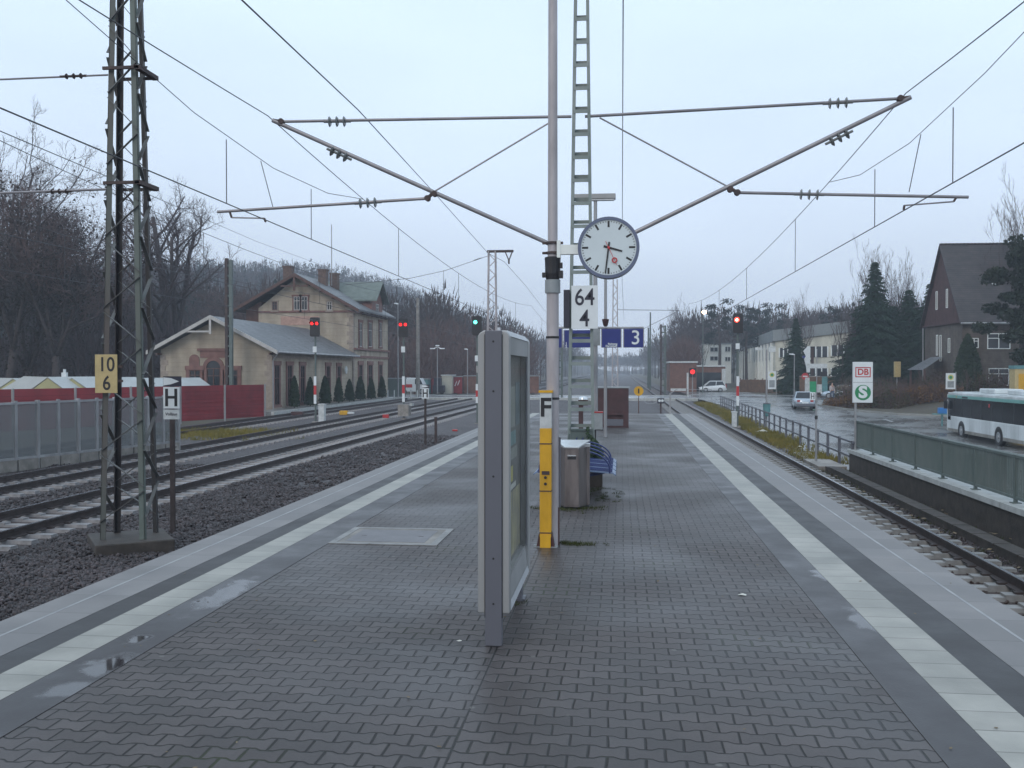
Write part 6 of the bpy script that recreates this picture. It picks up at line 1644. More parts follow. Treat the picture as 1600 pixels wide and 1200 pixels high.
# white block building
def block(name, lab, cat, x0, x1, yt, yb, d, dep, m, wins=(), zf=-1.0, roof='fascia'):
    a = at_d((x0+x1)/2, 600, d); t = thing(name, lab, cat, (a.x, a.y, zf)); k = d/FPX; w = (x1-x0)*k/2; H = at_d(x0, yt, d).z-zf
    b = MB(); b.box(-w, w, 0, dep, 0, H); b.build('wall', m, t)
    b = MB(); b.box(-w-.15, w+.15, -.15, dep+.15, H, H+.22); b.build('roof', roof, t)
    for (u0, u1, v0, v1) in wins:
        z1, z0 = at_d(x0, v0, d).z-zf, at_d(x0, v1, d).z-zf; xa, xb = (u0-(x0+x1)/2)*k, (u1-(x0+x1)/2)*k
        b = MB(); b.box(xa, xb, -.06, -.001, z0, z1); w_ = b.build('window', 'glass_dk', t)
        b = MB(); b.box(xa-.08, xa, -.1, -.001, z0, z1); b.box(xb, xb+.08, -.1, -.001, z0, z1); b.box((xa+xb)/2-.06, (xa+xb)/2+.06, -.1, -.061, z0, z1); b.box(xa-.08, xb+.08, -.12, -.001, z0-.12, z0); b.build('frame', 'white_dirty', w_)
    return t
block('white_building', 'white flat-roofed three-storey building with dark windows beyond the level crossing', 'building', 1096, 1142, 538, 608, 176, 12, 'whitewall', ((1110, 1121, 543, 549), (1133, 1140, 542, 549), (1110, 1121, 557, 563), (1133, 1140, 558, 564)), zf=-.5)
block('white_annex', 'small white annex stepping down at the left of the white building', 'building', 1081, 1096, 557, 608, 172, 8, 'whitewall', ((1088, 1094, 560, 564),), zf=-.5)
block('brick_building', 'low red-brown brick building with a thin pale roof edge left of the parked white car', 'building', 1047, 1088, 567, 612, 128, 9, 'brick_red', (), roof='white_dirty')
t = block('brick_shelter', 'low wide brick shelter with a dark open front behind the small red road light', 'building', 1088, 1133, 573, 612, 134, 8, 'brick_red', (), roof='white_dirty')
b = MB(); b.box(-2.0, 1.4, -.05, -.001, 0, 2.6); b.build('opening_shade', 'glass_dk', t); b = MB(); b.box(1.5, 2.0, -.2, -.001, 0, 3.1); b.box(-2.5, -2.05, -.2, -.001, 0, 3.1); b.build('pillar', 'white_dirty', t)  # dark sheet on the wall paints the shade inside the open front
# timber fence in front of the hall
a = at_d(1157, 606, 130); c = at_d(1252, 606, 118); t = thing('timber_fence', 'brown timber fence in front of the industrial hall, left of the narrow spruce', 'fence', (a.x, a.y, -1.05))
e = Vector((c.x-a.x, c.y-a.y, 0)); n = 46; b = MB()
for k in range(n): b.bar(e*((k+.04)/n)+Vector((0, 0, .85+.02*(k % 3))), e*((k+.96)/n)+Vector((0, 0, .85+.02*(k % 3))), .05, 1.7)
b.build('boards', 'hedge_wood', t)
b = MB()
for k in range(0, n+1, 6): b.bar(e*(k/n)+Vector((0, .1, 0)), e*(k/n)+Vector((0, .1, 1.9)), .12)
b.build('posts', 'wood_dk', t)
a = at_d(1250, 606, 112); c = at_d(1325, 606, 108); t = thing('garden_wall', 'low dark brown wall behind the parked cars and green hoarding', 'wall', (a.x, a.y, -1.05))
e = Vector((c.x-a.x, c.y-a.y, 0)); b = MB(); b.bar(Vector((0, 0, 1.1)), e+Vector((0, 0, 1.1)), .25, 2.2); b.build('wall_face', 'hedge_wood', t); b = MB(); b.bar(Vector((0, 0, 2.25)), e+Vector((0, 0, 2.25)), .35, .1); b.build('coping', 'concrete', t)

# ================================================================== VEHICLES
def car(lab, px, py, d, rz, paint, L_=4.3, W_=1.72, H_=1.44, hatch=False, zf=None, name='parked_car', group=None):
    p = at_d(px, py, d); z = zroad(p.y)+.015 if zf is None else zf
    t = thing(name, lab, 'car', (p.x, p.y, z), rz, group)
    hw = W_/2
    def ring(y, z0, z1, w0, w1):
        return [(-w0*.96, y, z0), (w0*.96, y, z0), (w0, y, z0+.12), (w0, y, (z0+z1)/2), (w1, y, z1-.05), (w1*.9, y, z1), (-w1*.9, y, z1), (-w1, y, z1-.05), (-w0, y, (z0+z1)/2), (-w0, y, z0+.12)]
    h = L_/2; bl = .86 if not hatch else .92
    b = MB(); b.loft([ring(-h, .38, .72 if hatch else .80, hw*.80, hw*.74), ring(-h+.08, .26, bl, hw*.93, hw*.88), ring(-h+.55, .2, bl+.05, hw, hw*.95), ring(-.3, .18, .90, hw, hw*.96), ring(h-1.25, .18, .86, hw, hw*.95), ring(h-.35, .2, .72, hw*.96, hw*.86), ring(h-.03, .30, .58, hw*.82, hw*.7)])
    b.build('body', paint, t, smooth=True)
    y0 = -h+(.12 if hatch else .62); y1 = -h+(.45 if hatch else 1.05); y2 = .35; y3 = 1.05
    b = MB(); g = lambda y, z, w_: [(-w_, y, z), (w_, y, z)]
    def gr(yb_, yt_, wb, wt): return None
    lo, hi = .86, H_
    P = [(-hw*.93, y0, lo), (hw*.93, y0, lo), (hw*.93, y3, lo-.02), (-hw*.93, y3, lo-.02), (-hw*.70, y1, hi-.05), (hw*.70, y1, hi-.05), (hw*.70, y2, hi-.05), (-hw*.70, y2, hi-.05)]
    b.add(P, [(0,3,2,1),(4,5,6,7),(0,1,5,4),(1,2,6,5),(2,3,7,6),(3,0,4,7)]); b.build('windows', 'glass_dk', t)
    b = MB(); b.loft([[(-hw*.6, y1-.02, hi-.05), (hw*.6, y1-.02, hi-.05), (hw*.6, y1-.02, hi-.02), (-hw*.6, y1-.02, hi-.02)], [(-hw*.74, y1+.12, hi-.07), (hw*.74, y1+.12, hi-.07), (hw*.66, y1+.12, hi+.0), (-hw*.66, y1+.12, hi+.0)], [(-hw*.74, y2-.1, hi-.07), (hw*.74, y2-.1, hi-.07), (hw*.66, y2-.1, hi+.0), (-hw*.66, y2-.1, hi+.0)], [(-hw*.7, y2+.06, hi-.08), (hw*.7, y2+.06, hi-.08), (hw*.64, y2+.06, hi-.04), (-hw*.64, y2+.06, hi-.04)]])
    for s in (-1, 1):
        for (ya, za, yb_, zb2, w0, w1) in ((y0, lo, y1, hi-.05, .93, .70), (y3, lo, y2, hi-.05, .93, .70)): b.bar((s*hw*w0, ya, za), (s*hw*w1, yb_, zb2), .07)
        b.bar((s*hw*.935, (y0+y3)/2-.1, lo), (s*hw*.705, (y1+y2)/2, hi-.05), .06)
    b.build('roof', paint, t, bevel=.02)
    for s in (-1, 1):
        for y in (-h+.78, h-.82):
            b = MB(); b.tube((s*(hw-.20), y, .30), (s*(hw+.01), y, .30), .30, 18); w_ = b.build('wheel', 'tyre', t); b = MB(); b.tube((s*(hw+.011), y, .30), (s*(hw+.02), y, .30), .19, 14); b.build('rim', 'rim', w_)
        b = MB(); b.box(s*hw*.62-.12, s*hw*.62+.12, -h-.015, -h+.16, .62, .78) if not hatch else b.box(s*hw*.80-.08, s*hw*.80+.08, -h-.015, -h+.2, .62, 1.02); b.build('tail_light', 'tail', t)
        b = MB(); b.box(s*hw*.6-.15, s*hw*.6+.15, h-.12, h+.0, .52, .64); b.build('headlight', 'lens_white', t)
        b = MB(); b.box(s*(hw+.08)-.07, s*(hw+.08)+.07, .62, .72, .88, 1.0); b.build('mirror', 'black', t)
    b = MB(); b.box(-.26, .26, -h-.02, -h-.002, .50, .61); b.build('number_plate', 'white', t)
    b = MB(); b.box(-hw*.9, hw*.9, -h-.04, -h+.06, .30, .46); b.build('bumper', 'cab_grey' if paint == 'carsilver' else paint, t)
    return t
car('silver saloon car driving away on the wet road, seen from behind', 1255, 636, 82, R(-6), 'carsilver', name='driving_car')
car('white hatchback seen from its side beyond the level crossing', 1113, 611, 128, R(90), 'carwhite', L_=3.5, hatch=True, zf=-1.0, H_=1.5)
car('silver car parked on the right, half hidden by the white transit sign', 1318, 622, 98, R(70), 'carsilver', hatch=True)
car('dark reddish car parked behind the person at the right', 1290, 614, 106, R(85), 'brownbox', hatch=True)
# white van on the left behind the station
p = at_d(649, 608, 118); t = thing('white_van', 'white van with a red mark beyond the left end of the level crossing', 'van', (p.x, p.y, -1.0))
b = MB(); b.xz([(-1.9, .3), (1.5, .3), (1.5, .95), (1.2, 1.15), (.8, 1.95), (-1.4, 2.0), (-1.9, 1.8)], -.9, .9); b.build('body', 'carwhite', t, bevel=.05)
b = MB(); b.xz([(.15, 1.2), (1.1, 1.2), (.78, 1.85), (.15, 1.85)], -.93, -.901); b.build('window', 'glass_dk', t)
b = MB(); b.box(-1.2, -.2, -.92, -.9015, .8, 1.2); b.build('side_mark', 'red', t)
for x in (-1.2, .95): b = MB(); b.tube((x, -.92, .32), (x, -.7, .32), .32, 14); w_ = b.build('wheel', 'tyre', t); b = MB(); b.tube((x, -.93, .32), (x, -.921, .32), .18, 12); b.build('rim', 'rim', w_)

# bus
fz = -2.3+.012; f0 = at_d(1480, 600, 62.0); X0 = f0.x; YF = f0.y
t = thing('city_bus', 'white and teal city bus with dark windows at the right edge, heading away', 'bus', (X0+1.27, YF-6, fz))
HB = at_d(1481, 612, 62).z-fz; HB = max(2.8, min(HB, 3.1)); hw = 1.27
b = MB(); b.box(-hw, hw, -6, 5.97, .32, 1.32); 
lowb = b.build('lower_body', 'buswhite', t, bevel=.05)
b = MB(); b.box(-hw+.01, hw-.01, -5.97, 5.80, 1.321, HB-.38); b.add([(-hw+.01, 5.80, 1.321), (hw-.01, 5.80, 1.321), (hw-.05, 5.97, 1.321), (-hw+.05, 5.97, 1.321), (-hw+.01, 5.80, HB-.38), (hw-.01, 5.80, HB-.38), (hw-.1, 5.85, HB-.38), (-hw+.1, 5.85, HB-.38)], [(0,3,2,1),(4,5,6,7),(0,1,5,4),(1,2,6,5),(2,3,7,6),(3,0,4,7)]); wb = b.build('window_band', 'busglass', t)
b = MB()
for y in (-4.6, -3.1, -1.5, .1, 1.7, 3.3, 4.75): b.box(-hw+.002, -hw+.0095, y-.04, y+.04, 1.33, HB-.4)
b.build('window_pillars', 'black', wb)
b = MB(); b.box(-hw, hw, -5.98, 5.9, HB-.379, HB-.20); b.build('teal_stripe', 'busteal', t, bevel=.01)
b = MB(); b.box(-hw+.02, hw-.02, -5.95, 5.88, HB-.199, HB-.03); b.box(-hw+.25, hw-.25, -5.7, 5.6, HB-.03, HB+.02); b.build('roof', 'buswhite', t, bevel=.03)
for (y0, y1) in ((-.8, 1.6), (-5.0, -2.6)):
    b = MB(); b.box(-.85, .75, y0, y1, HB+.021, HB+.30); b.build('roof_unit', 'buswhite', t, bevel=.06)
b = MB(); b.box(-hw-.0, -hw+.06, 5.3, 5.85, 1.05, HB-.45); b.build('front_side_window', 'glass_dk', t)
b = MB(); b.box(-hw-.004, -hw+.05, 5.86, 5.975, .4, HB-.15); b.build('corner_post', 'buswhite', t)
for y in (4.05-.7, -2.55):
    b = MB(); n = 14; b.yz([(y+cos(pi*q/n)*.60, .52+sin(pi*q/n)*.56) for q in range(n+1)]+[(y-.60, .3), (y+.60, .3)], -hw-.004, -hw+.1); b.build('wheel_arch', 'black', t)
    b = MB(); b.tube((-hw-.02, y, .48), (-hw+.25, y, .48), .48, 22); w_ = b.build('wheel', 'tyre', t); b = MB(); b.lathe([(.30, -hw-.022), (.27, -hw-.03), (.12, -hw-.02), (.10, -hw-.06), (.01, -hw-.06)], c=(0, y, .48), n=18, axis='x'); b.build('rim', 'rim', w_)
b = MB(); b.box(-hw-.26, -hw-.05, 5.75, 5.85, 1.75, 2.25); b.bar((-hw-.15, 5.8, 2.25), (-hw+.05, 5.9, 2.5), .04); b.build('mirror', 'black', t)
b = MB(); b.box(-hw-.003, -hw+.0, 4.2, 4.35, HB-.33, HB-.24); b.build('marker_light', 'yellow', t)
b = MB(); b.box(-hw+.004, -hw+.0095, -1.2, -1.0, HB-.75, HB-.55); b.build('sticker', 'red', wb)
b = MB()
for y in (-5.2, -3.6, -1.2, .4, 2.0, 4.3, 5.1): b.box(-hw-.0012, -hw-.0002, y-.008, y+.008, .5, 1.31)
b.build('panel_seams', 'cab_grey', lowb)
b = MB(); b.box(-hw-.0015, -hw-.0003, -5.93, 5.9, .33, .52); b.build('road_dirt', mat('road_dirt', (.22, .21, .19), .7, 0, .3, 2), lowb)
b = MB(); b.box(-hw-.0016, -hw-.0004, 2.3, 3.3, HB-.35, HB-.24); b.build('display', 'black', t)
# blue seat / box at the stop
p = at_d(1472, 645, 66); t = thing('blue_box', 'small bright blue box on a shelf just left of the front of the bus', 'box', (p.x, p.y, zroad(p.y)))
b = MB(); z = p.z-zroad(p.y); b.box(-.25, .45, -.2, .2, z-.05, z+.35); b.build('box_body', mat('bright_blue', (.03, .17, .45), .4), t, bevel=.03); b = MB(); b.box(-.6, .5, -.25, .25, z-.12, z-.051); b.box(-.05, .05, -.05, .05, 0, z-.12); b.build('shelf', 'teal', t)

# ================================================================== SIGNS, LAMPS, POSTS ON THE RIGHT
p = at_x(1335, 705, WX+.1); d_ = 30.2
t = thing('transit_sign', 'white transit sign with red DB above a green S at the end of the wall', 'sign', (p.x, p.y-.1, -.49))
a = at_d(1320.5, 566, 30.3); c = at_d(1349.5, 627.5, 30.3); w2 = (c.x-a.x)/2; xm = (a.x+c.x)/2-t.location.x; zt_ = a.z+.49; zb2 = c.z+.49; zm = (zt_+zb2)/2
b = MB(); b.box(xm-w2, xm+w2, -.05, .05, zb2, zt_); b.build('panel', 'white', t, bevel=.01)
b = MB(); b.box(xm-w2, xm+w2, -.053, -.0505, zm-.006, zm+.006); b.build('joint', 'greybox', t)
zc = (zm+zt_)/2; b = MB(); H = .155; Wd = .225
for (x0, x1, z0, z1) in ((-Wd, Wd, H-.028, H), (-Wd, Wd, -H, -H+.028), (-Wd, -Wd+.028, -H+.028, H-.028), (Wd-.028, Wd, -H+.028, H-.028)): b.box(xm+x0, xm+x1, -.054, -.0505, zc+z0, zc+z1)
b.build('red_frame', 'red', t); text('DB', .185, 'red', t, (xm, -.0525, zc), off=.007, sx=.95)
zc = (zm+zb2)/2; b = MB(); b.tube((xm, -.054, zc), (xm, -.0505, zc), .235, 32); b.build('green_disc', 'dbgreen', t)
text('S', .34, 'white', t, (xm, -.0565, zc), off=.022, sx=1.12, name='letter')
b = MB(); b.tube((.0, 0, 0), (0, 0, zb2+.2), .035, 10); b.tube((0, .07, zb2), (0, .07, zt_-.1), .03, 8); b.build('pole', 'galv', t)
def pole(name, lab, cat, px, yt, yf, d, r=.05, m='galv', zf=-1.15, extra=None, zff=None):
    p = at_d(px, yf, d); z0 = zf if zff is None else zff; t = thing(name, lab, cat, (p.x, p.y, z0)); H = at_d(px, yt, d).z-z0
    b = MB(); b.tube((0, 0, 0), (0, 0, H), r, 10, r2=r*.75); b.build('pole', m, t)
    if extra: extra(t, H, d/FPX)
    return t
def lamp_head(w, s=-1, lit=None):
    def f(t, H, k):
        b = MB(); b.loft([[(s*w, -.10, H+.02), (s*w, .10, H+.02), (s*w, .10, H+.10), (s*w, -.10, H+.10)], [(s*w*.3, -.14, H-.04), (s*w*.3, .14, H-.04), (s*w*.3, .14, H+.12), (s*w*.3, -.14, H+.12)], [(-s*.05, -.05, H-.05), (-s*.05, .05, H-.05), (-s*.05, .05, H+.04), (-s*.05, -.05, H+.04)]]); b.build('lamp_head', 'lens_white', t)
        if lit: b = MB(); b.lathe([(.05, -.32), (.26, -.2), (.30, 0), (.2, .12), (.02, .15)], c=(s*w*.5, -.1, H), n=12); b.build('lamp', lit, t)
    return f
pole('street_lamp', 'street lamp with a pale head beside the narrow spruce', 'street lamp', 1241, 554, 612, 104, .07, extra=lamp_head(.55, -1), zf=-1.05)
pole('street_lamp', 'lit street lamp glowing warm above the distant trees', 'street lamp', 1098, 487, 610, 124, .08, 'dkgreen', extra=lamp_head(.3, 1, 'lens_warm'), zf=-1.05)
pole('street_lamp', 'lamp post with a white head behind the right end of the station roof', 'street lamp', 622, 475, 622, 100, .08, extra=lamp_head(.4, -1), zf=-1.1)
def twin(t, H, k):
    for s in (-1, 1): b = MB(); b.bar((0, 0, H-.1), (s*.6, 0, H-.3), .06); b.box(s*.6-.3, s*.6+.3, -.12, .12, H-.35, H-.22); b.build('lamp_head', 'lens_white', t)
    b = MB(); b.box(-.22, .22, -.12, .12, H, H+.14); b.build('lamp_head', 'lens_white', t)
pole('street_lamp', 'street lamp with three pale heads beyond the left end of the crossing', 'street lamp', 683.5, 541, 612, 118, .07, extra=twin)
pole('street_lamp', 'single-headed street lamp just left of the poster case', 'street lamp', 730.5, 546, 612, 122, .07, extra=lamp_head(.4, -1))
def cam_head(t, H, k):
    b = MB(); b.bar((0, 0, H), (-.5, 0, H+.03), .05); b.box(-.62, -.3, -.1, .1, H-.05, H+.12); b.box(.1, .45, -.12, .12, H-.15, H+.15); b.build('head', 'white_dirty', t)
pole('traffic_pole', 'tall grey pole with small white boxes at its top, left of the bus stop board', 'pole', 1197.5, 546, 665, 52, .055, extra=cam_head, zf=-1.2)
p = at_d(1197.5, 640, 52)
t = thing('waste_bin', 'dark blue waste bin on the tall grey pole beside the road', 'bin', (p.x, p.y-.12, p.z)); b = MB(); b.lathe([(.18, -.35), (.2, .3), (.21, .31)], n=12); b.build('bin_body', 'teal', t); b = MB(); b.lathe([(.21, .311), (.19, .34), (.02, .36)], n=12); b.build('lid', 'blackplate', t)
def stopboard(lab, x0, x1, y0, y1, d, zf, group='bus stop boards'):
    a = at_d(x0, y0, d); c = at_d(x1, y1, d); w = (c.x-a.x)/2; t = thing('bus_stop_board', lab, 'bus stop', ((a.x+c.x)/2, a.y, zf), 0, group); zt, zb_ = a.z-zf, c.z-zf
    b = MB(); b.box(-w, w, -.05, .05, zb_, zt); b.build('board', 'white', t)
    b = MB(); b.tube((0, -.058, zt-w*.95), (0, -.051, zt-w*.95), w*.62, 18); b.build('yellow_disc', 'poster_yel', t)
    b = MB(); b.tube((0, -.063, zt-w*.95), (0, -.0585, zt-w*.95), w*.36, 18); b.build('green_ring', 'dbgreen', t)
    b = MB(); b.box(-w*.7, w*.7, -.055, -.051, zb_+.1*(zt-zb_), zb_+.5*(zt-zb_)); b.build('timetable', 'greybox', t)
    b = MB(); b.tube((w+.05, 0, 0), (w+.05, 0, zt+.1), .035, 8); b.build('pole', 'galv', t)
stopboard('white bus stop board with a yellow-green disc, right of the tall grey pole', 1200, 1212, 580, 608, 98, -1.05)
stopboard('white bus stop board with a yellow-green disc in front of the gable house', 1478, 1492, 583, 608, 76, -1.7)
# near posts by the verge
def portal(t, H, k):
    b = MB(); b.box(-.04, .04, -.04, .04, H, H+.12); b.build('cap', 'black', t)
pole('marker_post', 'thin grey post with a black cap in front of the dark guard fence', 'post', 1275, 655, 715, 31.5, .04, 'galv', extra=portal, zf=-1.2)
def hh(t, H, k):
    w = .28; b = MB(); b.box(-w/2-.19, w/2-.19, -.02, .0, H-.42, H); b.build('board', 'white', t)
    b = MB(); b.box(-.19-.09, -.19-.05, -.024, -.0205, H-.37, H-.05); b.box(-.19+.05, -.19+.09, -.024, -.0205, H-.37, H-.05); b.box(-.19-.05, -.19+.05, -.024, -.0205, H-.23, H-.19); b.build('letter_h', 'black', t)
pole('stop_board', 'small H stop board beside the right track, in front of the silver car', 'stop board', 1275, 613, 690, 52, .05, 'galv', extra=hh, zf=-1.2)
pole('sign_mast', 'grey mast carrying several small traffic signs, right of the green hoarding', 'pole', 1276, 545, 630, 86, .05, 'galv', zf=-1.3, extra=lambda t, H, k: (MB().box(-.9, .9, -.05, -.0, H*.66, H*.74).build('sign_plate', 'white_dirty', t), MB().box(.3, .9, -.06, -.0, H*.52, H*.6).build('sign_plate', 'black', t)))
p = at_d(1258, 588, 100); t = thing('no_entry_sign', 'red no-entry sign with a white bar at the left of the green hoarding', 'traffic sign', (p.x, p.y, -1.1)); z = p.z+1.1
b = MB(); b.tube((0, -.03, z), (0, 0, z), .36, 20); b.build('disc', 'red', t); b = MB(); b.box(-.24, .24, -.04, -.031, z-.06, z+.06); b.build('bar', 'white', t); b = MB(); b.tube((0, .03, 0), (0, .03, z+.2), .035, 8); b.build('pole', 'galv', t)
p = at_d(1262, 570, 101); t = thing('advertising_column', 'tall wavy white and blue advertising sign next to the narrow spruce', 'sign', (p.x, p.y, -1.1))
z1, z0 = at_d(1262, 541, 101).z+1.1, at_d(1262, 582, 101).z+1.1
b = MB(); b.xz([(-.1, z0), (.22, z0), (.25, z1), (.0, z1), (-.45, z1-.5), (-.2, z1-1.0), (-.35, (z0+z1)/2), (-.15, z0+.6)], -.08, .08); b.build('panel', 'white', t); b = MB(); b.xz([(-.5, z1-1.0), (-.2, z1-1.02), (-.34, (z0+z1)/2+.1), (-.6, (z0+z1)/2+.2)], -.06, .06); b.build('blue_edge', 'blue', t)
b = MB(); b.box(-.04, .04, -.04, .04, 0, z0); b.box(.34, .62, -.04, .04, z0-.3, z1-.15); b.build('frame', 'rust_dark', t)
a = at_d(1258, 596, 99); c = at_d(1292, 613, 99); t = thing('green_hoarding', 'green and white advertising hoarding behind the silver car', 'hoarding', (a.x, a.y, -1.05)); W = c.x-a.x; z1, z0 = a.z+1.05, c.z+1.05
b = MB(); b.box(.45, W*.52, -.04, .04, z0, z1); b.build('green_panel', 'green', t); b = MB(); b.box(0, .44, -.04, .04, z0-.2, z1+.4); b.box(W*.525, W*.75, -.04, .04, z0, z1-.3); b.build('white_panel', 'white_dirty', t); b = MB(); b.box(W*.755, W, -.04, .04, z0+.1, z1+.5); b.build('pale_green_panel', 'teal', t)
b = MB()
for x in (.02, W*.5, W-.05): b.box(x, x+.07, .041, .1, 0, z0+.3)
b.build('posts', 'galv', t)
a = at_d(1402, 565, 92); t = thing('yellow_post_box', 'narrow yellow box among the bushes under the spruces', 'box', (a.x, a.y, -.9)); z = a.z+.9; b = MB(); b.box(-.28, .28, -.2, .2, z-1.5, z); b.build('box_body', 'yplate', t, bevel=.04); b = MB(); b.box(-.05, .05, 0, .1, 0, z-1.5); b.build('post', 'galv', t)
a = at_d(1594, 571, 70); t = thing('yellow_booth', 'tall yellow booth above the bus roof at the right edge', 'booth', (a.x, a.y, -1.9)); z = a.z+1.9; b = MB(); b.box(-.55, .7, -.5, .5, 0, z-.25); b.build('booth_wall', 'yplate', t); b = MB(); b.box(-.6, .75, -.55, .55, z-.25, z); b.build('roof', 'teal', t); b = MB(); b.box(-.3, .4, -.52, -.501, 1.0, z-.6); b.build('window', 'yellow', t)
# small lamp arm
p = at_d(1250, 565, 100)

# left far clutter beyond the crossing
def slabthing(name, lab, cat, x0, x1, y0, y1, d, dep, m, zf=-1.05, roof=None, mark=None):
    a = at_d((x0+x1)/2, 600, d); k = d/FPX; w = (x1-x0)*k/2; t = thing(name, lab, cat, (a.x, a.y, zf)); H = at_d(x0, y0, d).z-zf
    b = MB(); b.box(-w, w, 0, dep, 0, H); b.build('wall', m, t)
    b = MB(); b.box(-w-.1, w+.1, -.1, dep+.1, H, H+.12); b.build('roof', roof or 'greybox', t)
    if mark: b = MB(); b.path([(-w*.5, -.02, H*.45), (-w*.1, -.02, H*.75), (w*.1, -.02, H*.5), (w*.5, -.02, H*.8)], .06, 5); b.build('paint_mark', mark, t)
    return t
slabthing('container', 'teal container just right of the white van', 'container', 656, 668, 593, 606, 122, 2.5, 'teal')
slabthing('container', 'dark red container left of the small hut beyond the crossing', 'container', 669, 682, 591, 608, 124, 2.5, 'redfence', roof='brownbox')
slabthing('hut', 'small beige hut with a pale flat roof beyond the crossing', 'hut', 690, 706, 587, 611, 120, 2.5, 'cream', roof='white_dirty')
slabthing('hoarding', 'red hoarding with white painted strokes left of the poster case', 'hoarding', 707, 722, 589, 611, 121, .2, 'redfence', mark='white')
slabthing('hoarding', 'long faded red-grey hoarding passing behind the poster case', 'hoarding', 724, 842, 588, 612, 123, .2, 'brick_red')
slabthing('fence_wall', 'greenish grey fence between the station building and the white van', 'fence', 604, 634, 592, 620, 108, .12, 'dkgreen')
p = at_d(686, 610, 119); t = thing('forklift', 'dark small machine in front of the beige hut', 'machine', (p.x, p.y, -1.05)); b = MB(); b.box(-.7, .7, -.5, .5, .2, 1.1); b.box(-.6, .3, -.45, .45, 1.1, 2.0); b.build('body', 'blackplate', t, bevel=.05)
for x in (-.45, .45): b = MB(); b.tube((x, -.55, .25), (x, -.35, .25), .25, 12); b.build('wheel', 'tyre', t)
k = 0
for px in (606, 616, 642, 652):
    p = at_d(px, 620, 98); t = thing('bollard', ['leftmost pale bollard beside the station end of the crossing', 'second pale bollard from the left beside the crossing', 'third pale bollard from the left, under the white van', 'rightmost pale bollard left of the small H board'][k], 'bollard', (p.x, p.y, -1.1), 0, 'bollards at the crossing'); k += 1
    b = MB(); b.tube((0, 0, 0), (0, 0, .95), .06, 8); b.build('post', 'white_dirty', t); b = MB(); b.tube((0, 0, .95), (0, 0, 1.02), .07, 8); b.build('cap', 'galv', t)
# cattle style white barrier near crossing on the right
p = at_d(1025, 622, 96)
t = thing('crossing_barrier', 'grey metal pedestrian barrier with white boards beside the right end of the crossing', 'barrier', (at_d(1072, 612, 97).x, 97, -1.1))
b = MB()
for x in (0, 1.2, 2.4): b.tube((x, 0, 0), (x, 0, 1.1), .03, 6)
b.tube((0, 0, 1.1), (2.4, 0, 1.1), .03, 6); b.tube((0, 0, .6), (2.4, 0, .6), .025, 6); b.build('frame', 'galv', t)
b = MB(); b.box(-1.6, -.1, -.02, .02, .95, 1.2); b.build('board', 'white_dirty', t)
p = at_d(1206, 600, 97)
# litter
for (px, py, z, w, lab) in ((1380, 766, -1.1, .16, 'crumpled white paper lying between right track and cable duct'), (1192, 676, -1.12, .45, 'pale rubbish heap on the grassy verge below the guard fence'), (1250, 698, -1.12, .12, 'small white scrap at the end of the verge'), (718, 1002, 0.01, .03, 'tiny white cigarette stub on the pavers left of the poster case foot'), (1160, 930, .004, .05, 'pale leaf on the pavers near the right guide strip'), (1505, 771, -1.1, .08, 'small white scrap beside the cable duct further right')):
    p = at_z(px, py, z); random.seed(px); b = MB(); n = 7
    ring = [(cos(2*pi*k/n)*w*random.uniform(.5, 1), sin(2*pi*k/n)*w*.5*random.uniform(.5, 1), random.uniform(0, .12*w)) for k in range(n)]
    b.v = [(p.x+a, p.y+c, z+h+.002) for a, c, h in ring]+[(p.x, p.y, z+w*.35)]; b.f = [(k, (k+1) % n, n) for k in range(n)]
    tag(b.build('litter', 'paper', loc=(p.x, p.y, z)), lab, 'litter')

# fallen leaves and grit on the platform and the right ballast
Vs = []
for k in range(420):
    if k < 150: x, y, z = rng.uniform(-4.2, 3.0), rng.uniform(3.5, 24), .009
    else: x, y, z = rng.uniform(5.8, 7.0), rng.uniform(9, 40), -1.10
    s_ = rng.uniform(.008, .020) if k < 150 else rng.uniform(.03, .07); a = rng.uniform(0, 6.28); u = np.array([cos(a), sin(a), rng.uniform(-.1, .2)])*s_; v = np.array([-sin(a), cos(a), rng.uniform(0, .3)])*s_*.6; c = np.array([x, y, z+s_*.15])
    Vs += [c-u, c+v, c+u, c-u, c+u, c-v]
V = np.array(Vs); o = np_mesh('fallen_leaves', V, np.arange(len(V)).reshape(-1, 3), mat('dead_leaf', (.12, .075, .03), .7, 0, .3, 3, col2=(.22, .17, .10))); o['kind'] = 'stuff'
# ================================================================== PERSON
def skin(name, joints, edges, m, parent, sub=1):
    me = bpy.data.meshes.new(name); me.from_pydata([j[:3] for j in joints], edges, []); o = bpy.data.objects.new(name, me); C.objects.link(o)
    sk = o.modifiers.new('s', 'SKIN'); sk.use_smooth_shade = True
    for v, j in zip(me.skin_vertices[0].data, joints): v.radius = (j[3], j[4] if len(j) > 4 else j[3])
    me.skin_vertices[0].data[0].use_root = True
    sb = o.modifiers.new('u', 'SUBSURF'); sb.levels = sub; sb.render_levels = sub
    dg = bpy.context.evaluated_depsgraph_get(); dg.update(); nm = bpy.data.meshes.new_from_object(o.evaluated_get(dg)); bpy.data.objects.remove(o)
    nm.materials.clear(); nm.materials.append(M[m]); r = bpy.data.objects.new(name, nm); C.objects.link(r); r.parent = parent; return r
p = at_d(1300, 625, 93); t = thing('person', 'person in a pale jacket and dark jeans walking between the parked cars at the right', 'person', (p.x, p.y, zroad(p.y)+.01), R(20))
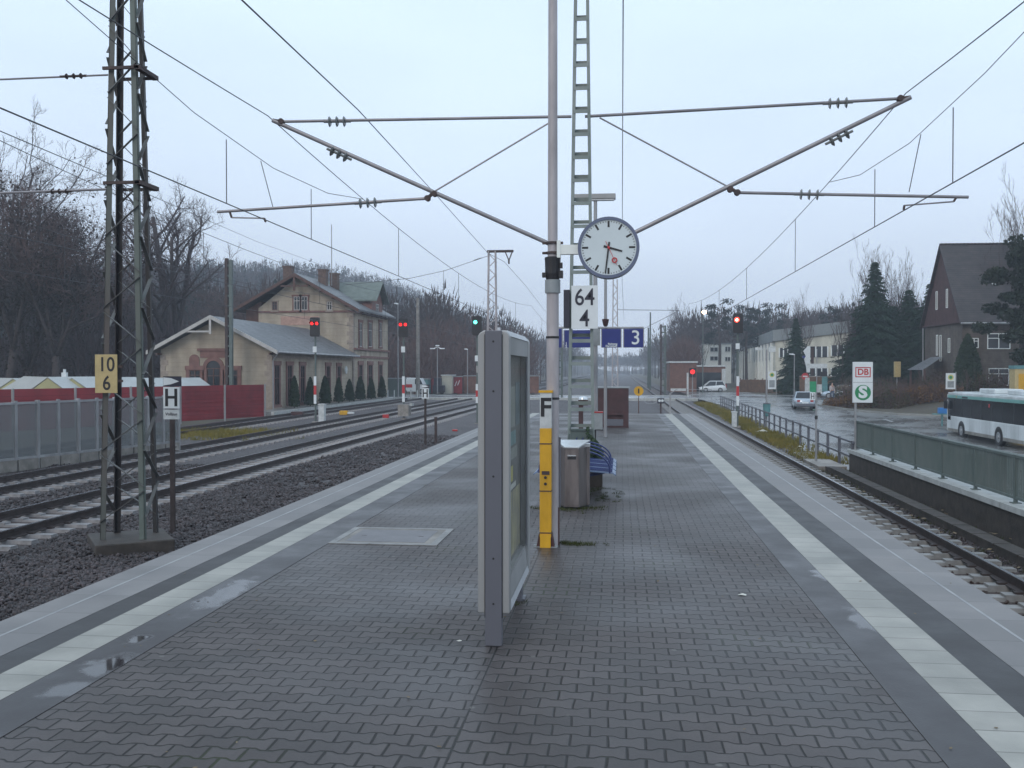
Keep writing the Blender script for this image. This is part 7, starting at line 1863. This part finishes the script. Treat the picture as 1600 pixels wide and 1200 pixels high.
J = [(0,0,.95,.13,.10),(0,0,1.15,.12,.10),(0,-.02,1.38,.16,.10),(0,-.02,1.50,.06),(0,-.03,1.62,.085,.10),(0,-.03,1.72,.07,.08),
     (.19,0,1.40,.055),(.25,.03,1.12,.045),(.24,-.10,.90,.035),(.24,-.16,.80,.035,.02),(-.19,0,1.40,.055),(-.25,-.02,1.12,.045),(-.24,-.14,.92,.035),(-.24,-.18,.82,.035,.02),
     (.10,0,.88,.085),(.11,-.10,.50,.06),(.11,-.14,.09,.045),(.11,-.30,.04,.04),(-.10,0,.88,.085),(-.11,.06,.50,.06),(-.11,.22,.10,.045),(-.11,.10,.04,.04)]
E_ = [(0,1),(1,2),(2,3),(3,4),(4,5),(2,6),(6,7),(7,8),(8,9),(2,10),(10,11),(11,12),(12,13),(0,14),(14,15),(15,16),(16,17),(0,18),(18,19),(19,20),(20,21)]
skin('body', J, E_, 'skin', t)
g = lambda idx, s: [(J[i][0], J[i][1], J[i][2], J[i][3]*s, (J[i][4] if len(J[i]) > 4 else J[i][3])*s) for i in idx]
jk = g([0, 1, 2], 1.22)+g([6, 7, 8, 10, 11, 12], 1.35); skin('jacket', jk, [(0,1),(1,2),(2,3),(3,4),(4,5),(2,6),(6,7),(7,8)], 'jacket', t)
tr = g([0, 14, 15, 16, 18, 19, 20], 1.25); skin('trousers', tr, [(0,1),(1,2),(2,3),(0,4),(4,5),(5,6)], 'jeans', t)
b = MB(); b.lathe([(.07, -.06), (.10, .0), (.095, .06), (.05, .10), (.01, .11)], c=(0, -.01, 1.70), n=12); b.build('hair', 'hair', t, smooth='auto')
for s in (-1, 1): b = MB(); b.box(s*.11-.05, s*.11+.05, (-.36 if s > 0 else .0), (-.08 if s > 0 else .27), 0, .08); b.build('shoe', 'black', t, bevel=.02)

# ================================================================== HAZE
b = MB(); b.box(-420, 420, -70, 930, -9, 75)
h = b.build('haze', 'white'); h['kind'] = 'stuff'
hm = bpy.data.materials.new('haze_air'); hm.use_nodes = True; hn = hm.node_tree; hn.nodes.clear()
ho = hn.nodes.new('ShaderNodeOutputMaterial'); hv = hn.nodes.new('ShaderNodeVolumePrincipled')
hv.inputs['Color'].default_value = (.80, .88, 1, 1); hv.inputs['Density'].default_value = .0008; hv.inputs['Anisotropy'].default_value = .0
hn.links.new(hv.outputs[0], ho.inputs['Volume'])
h.data.materials.clear(); h.data.materials.append(hm)
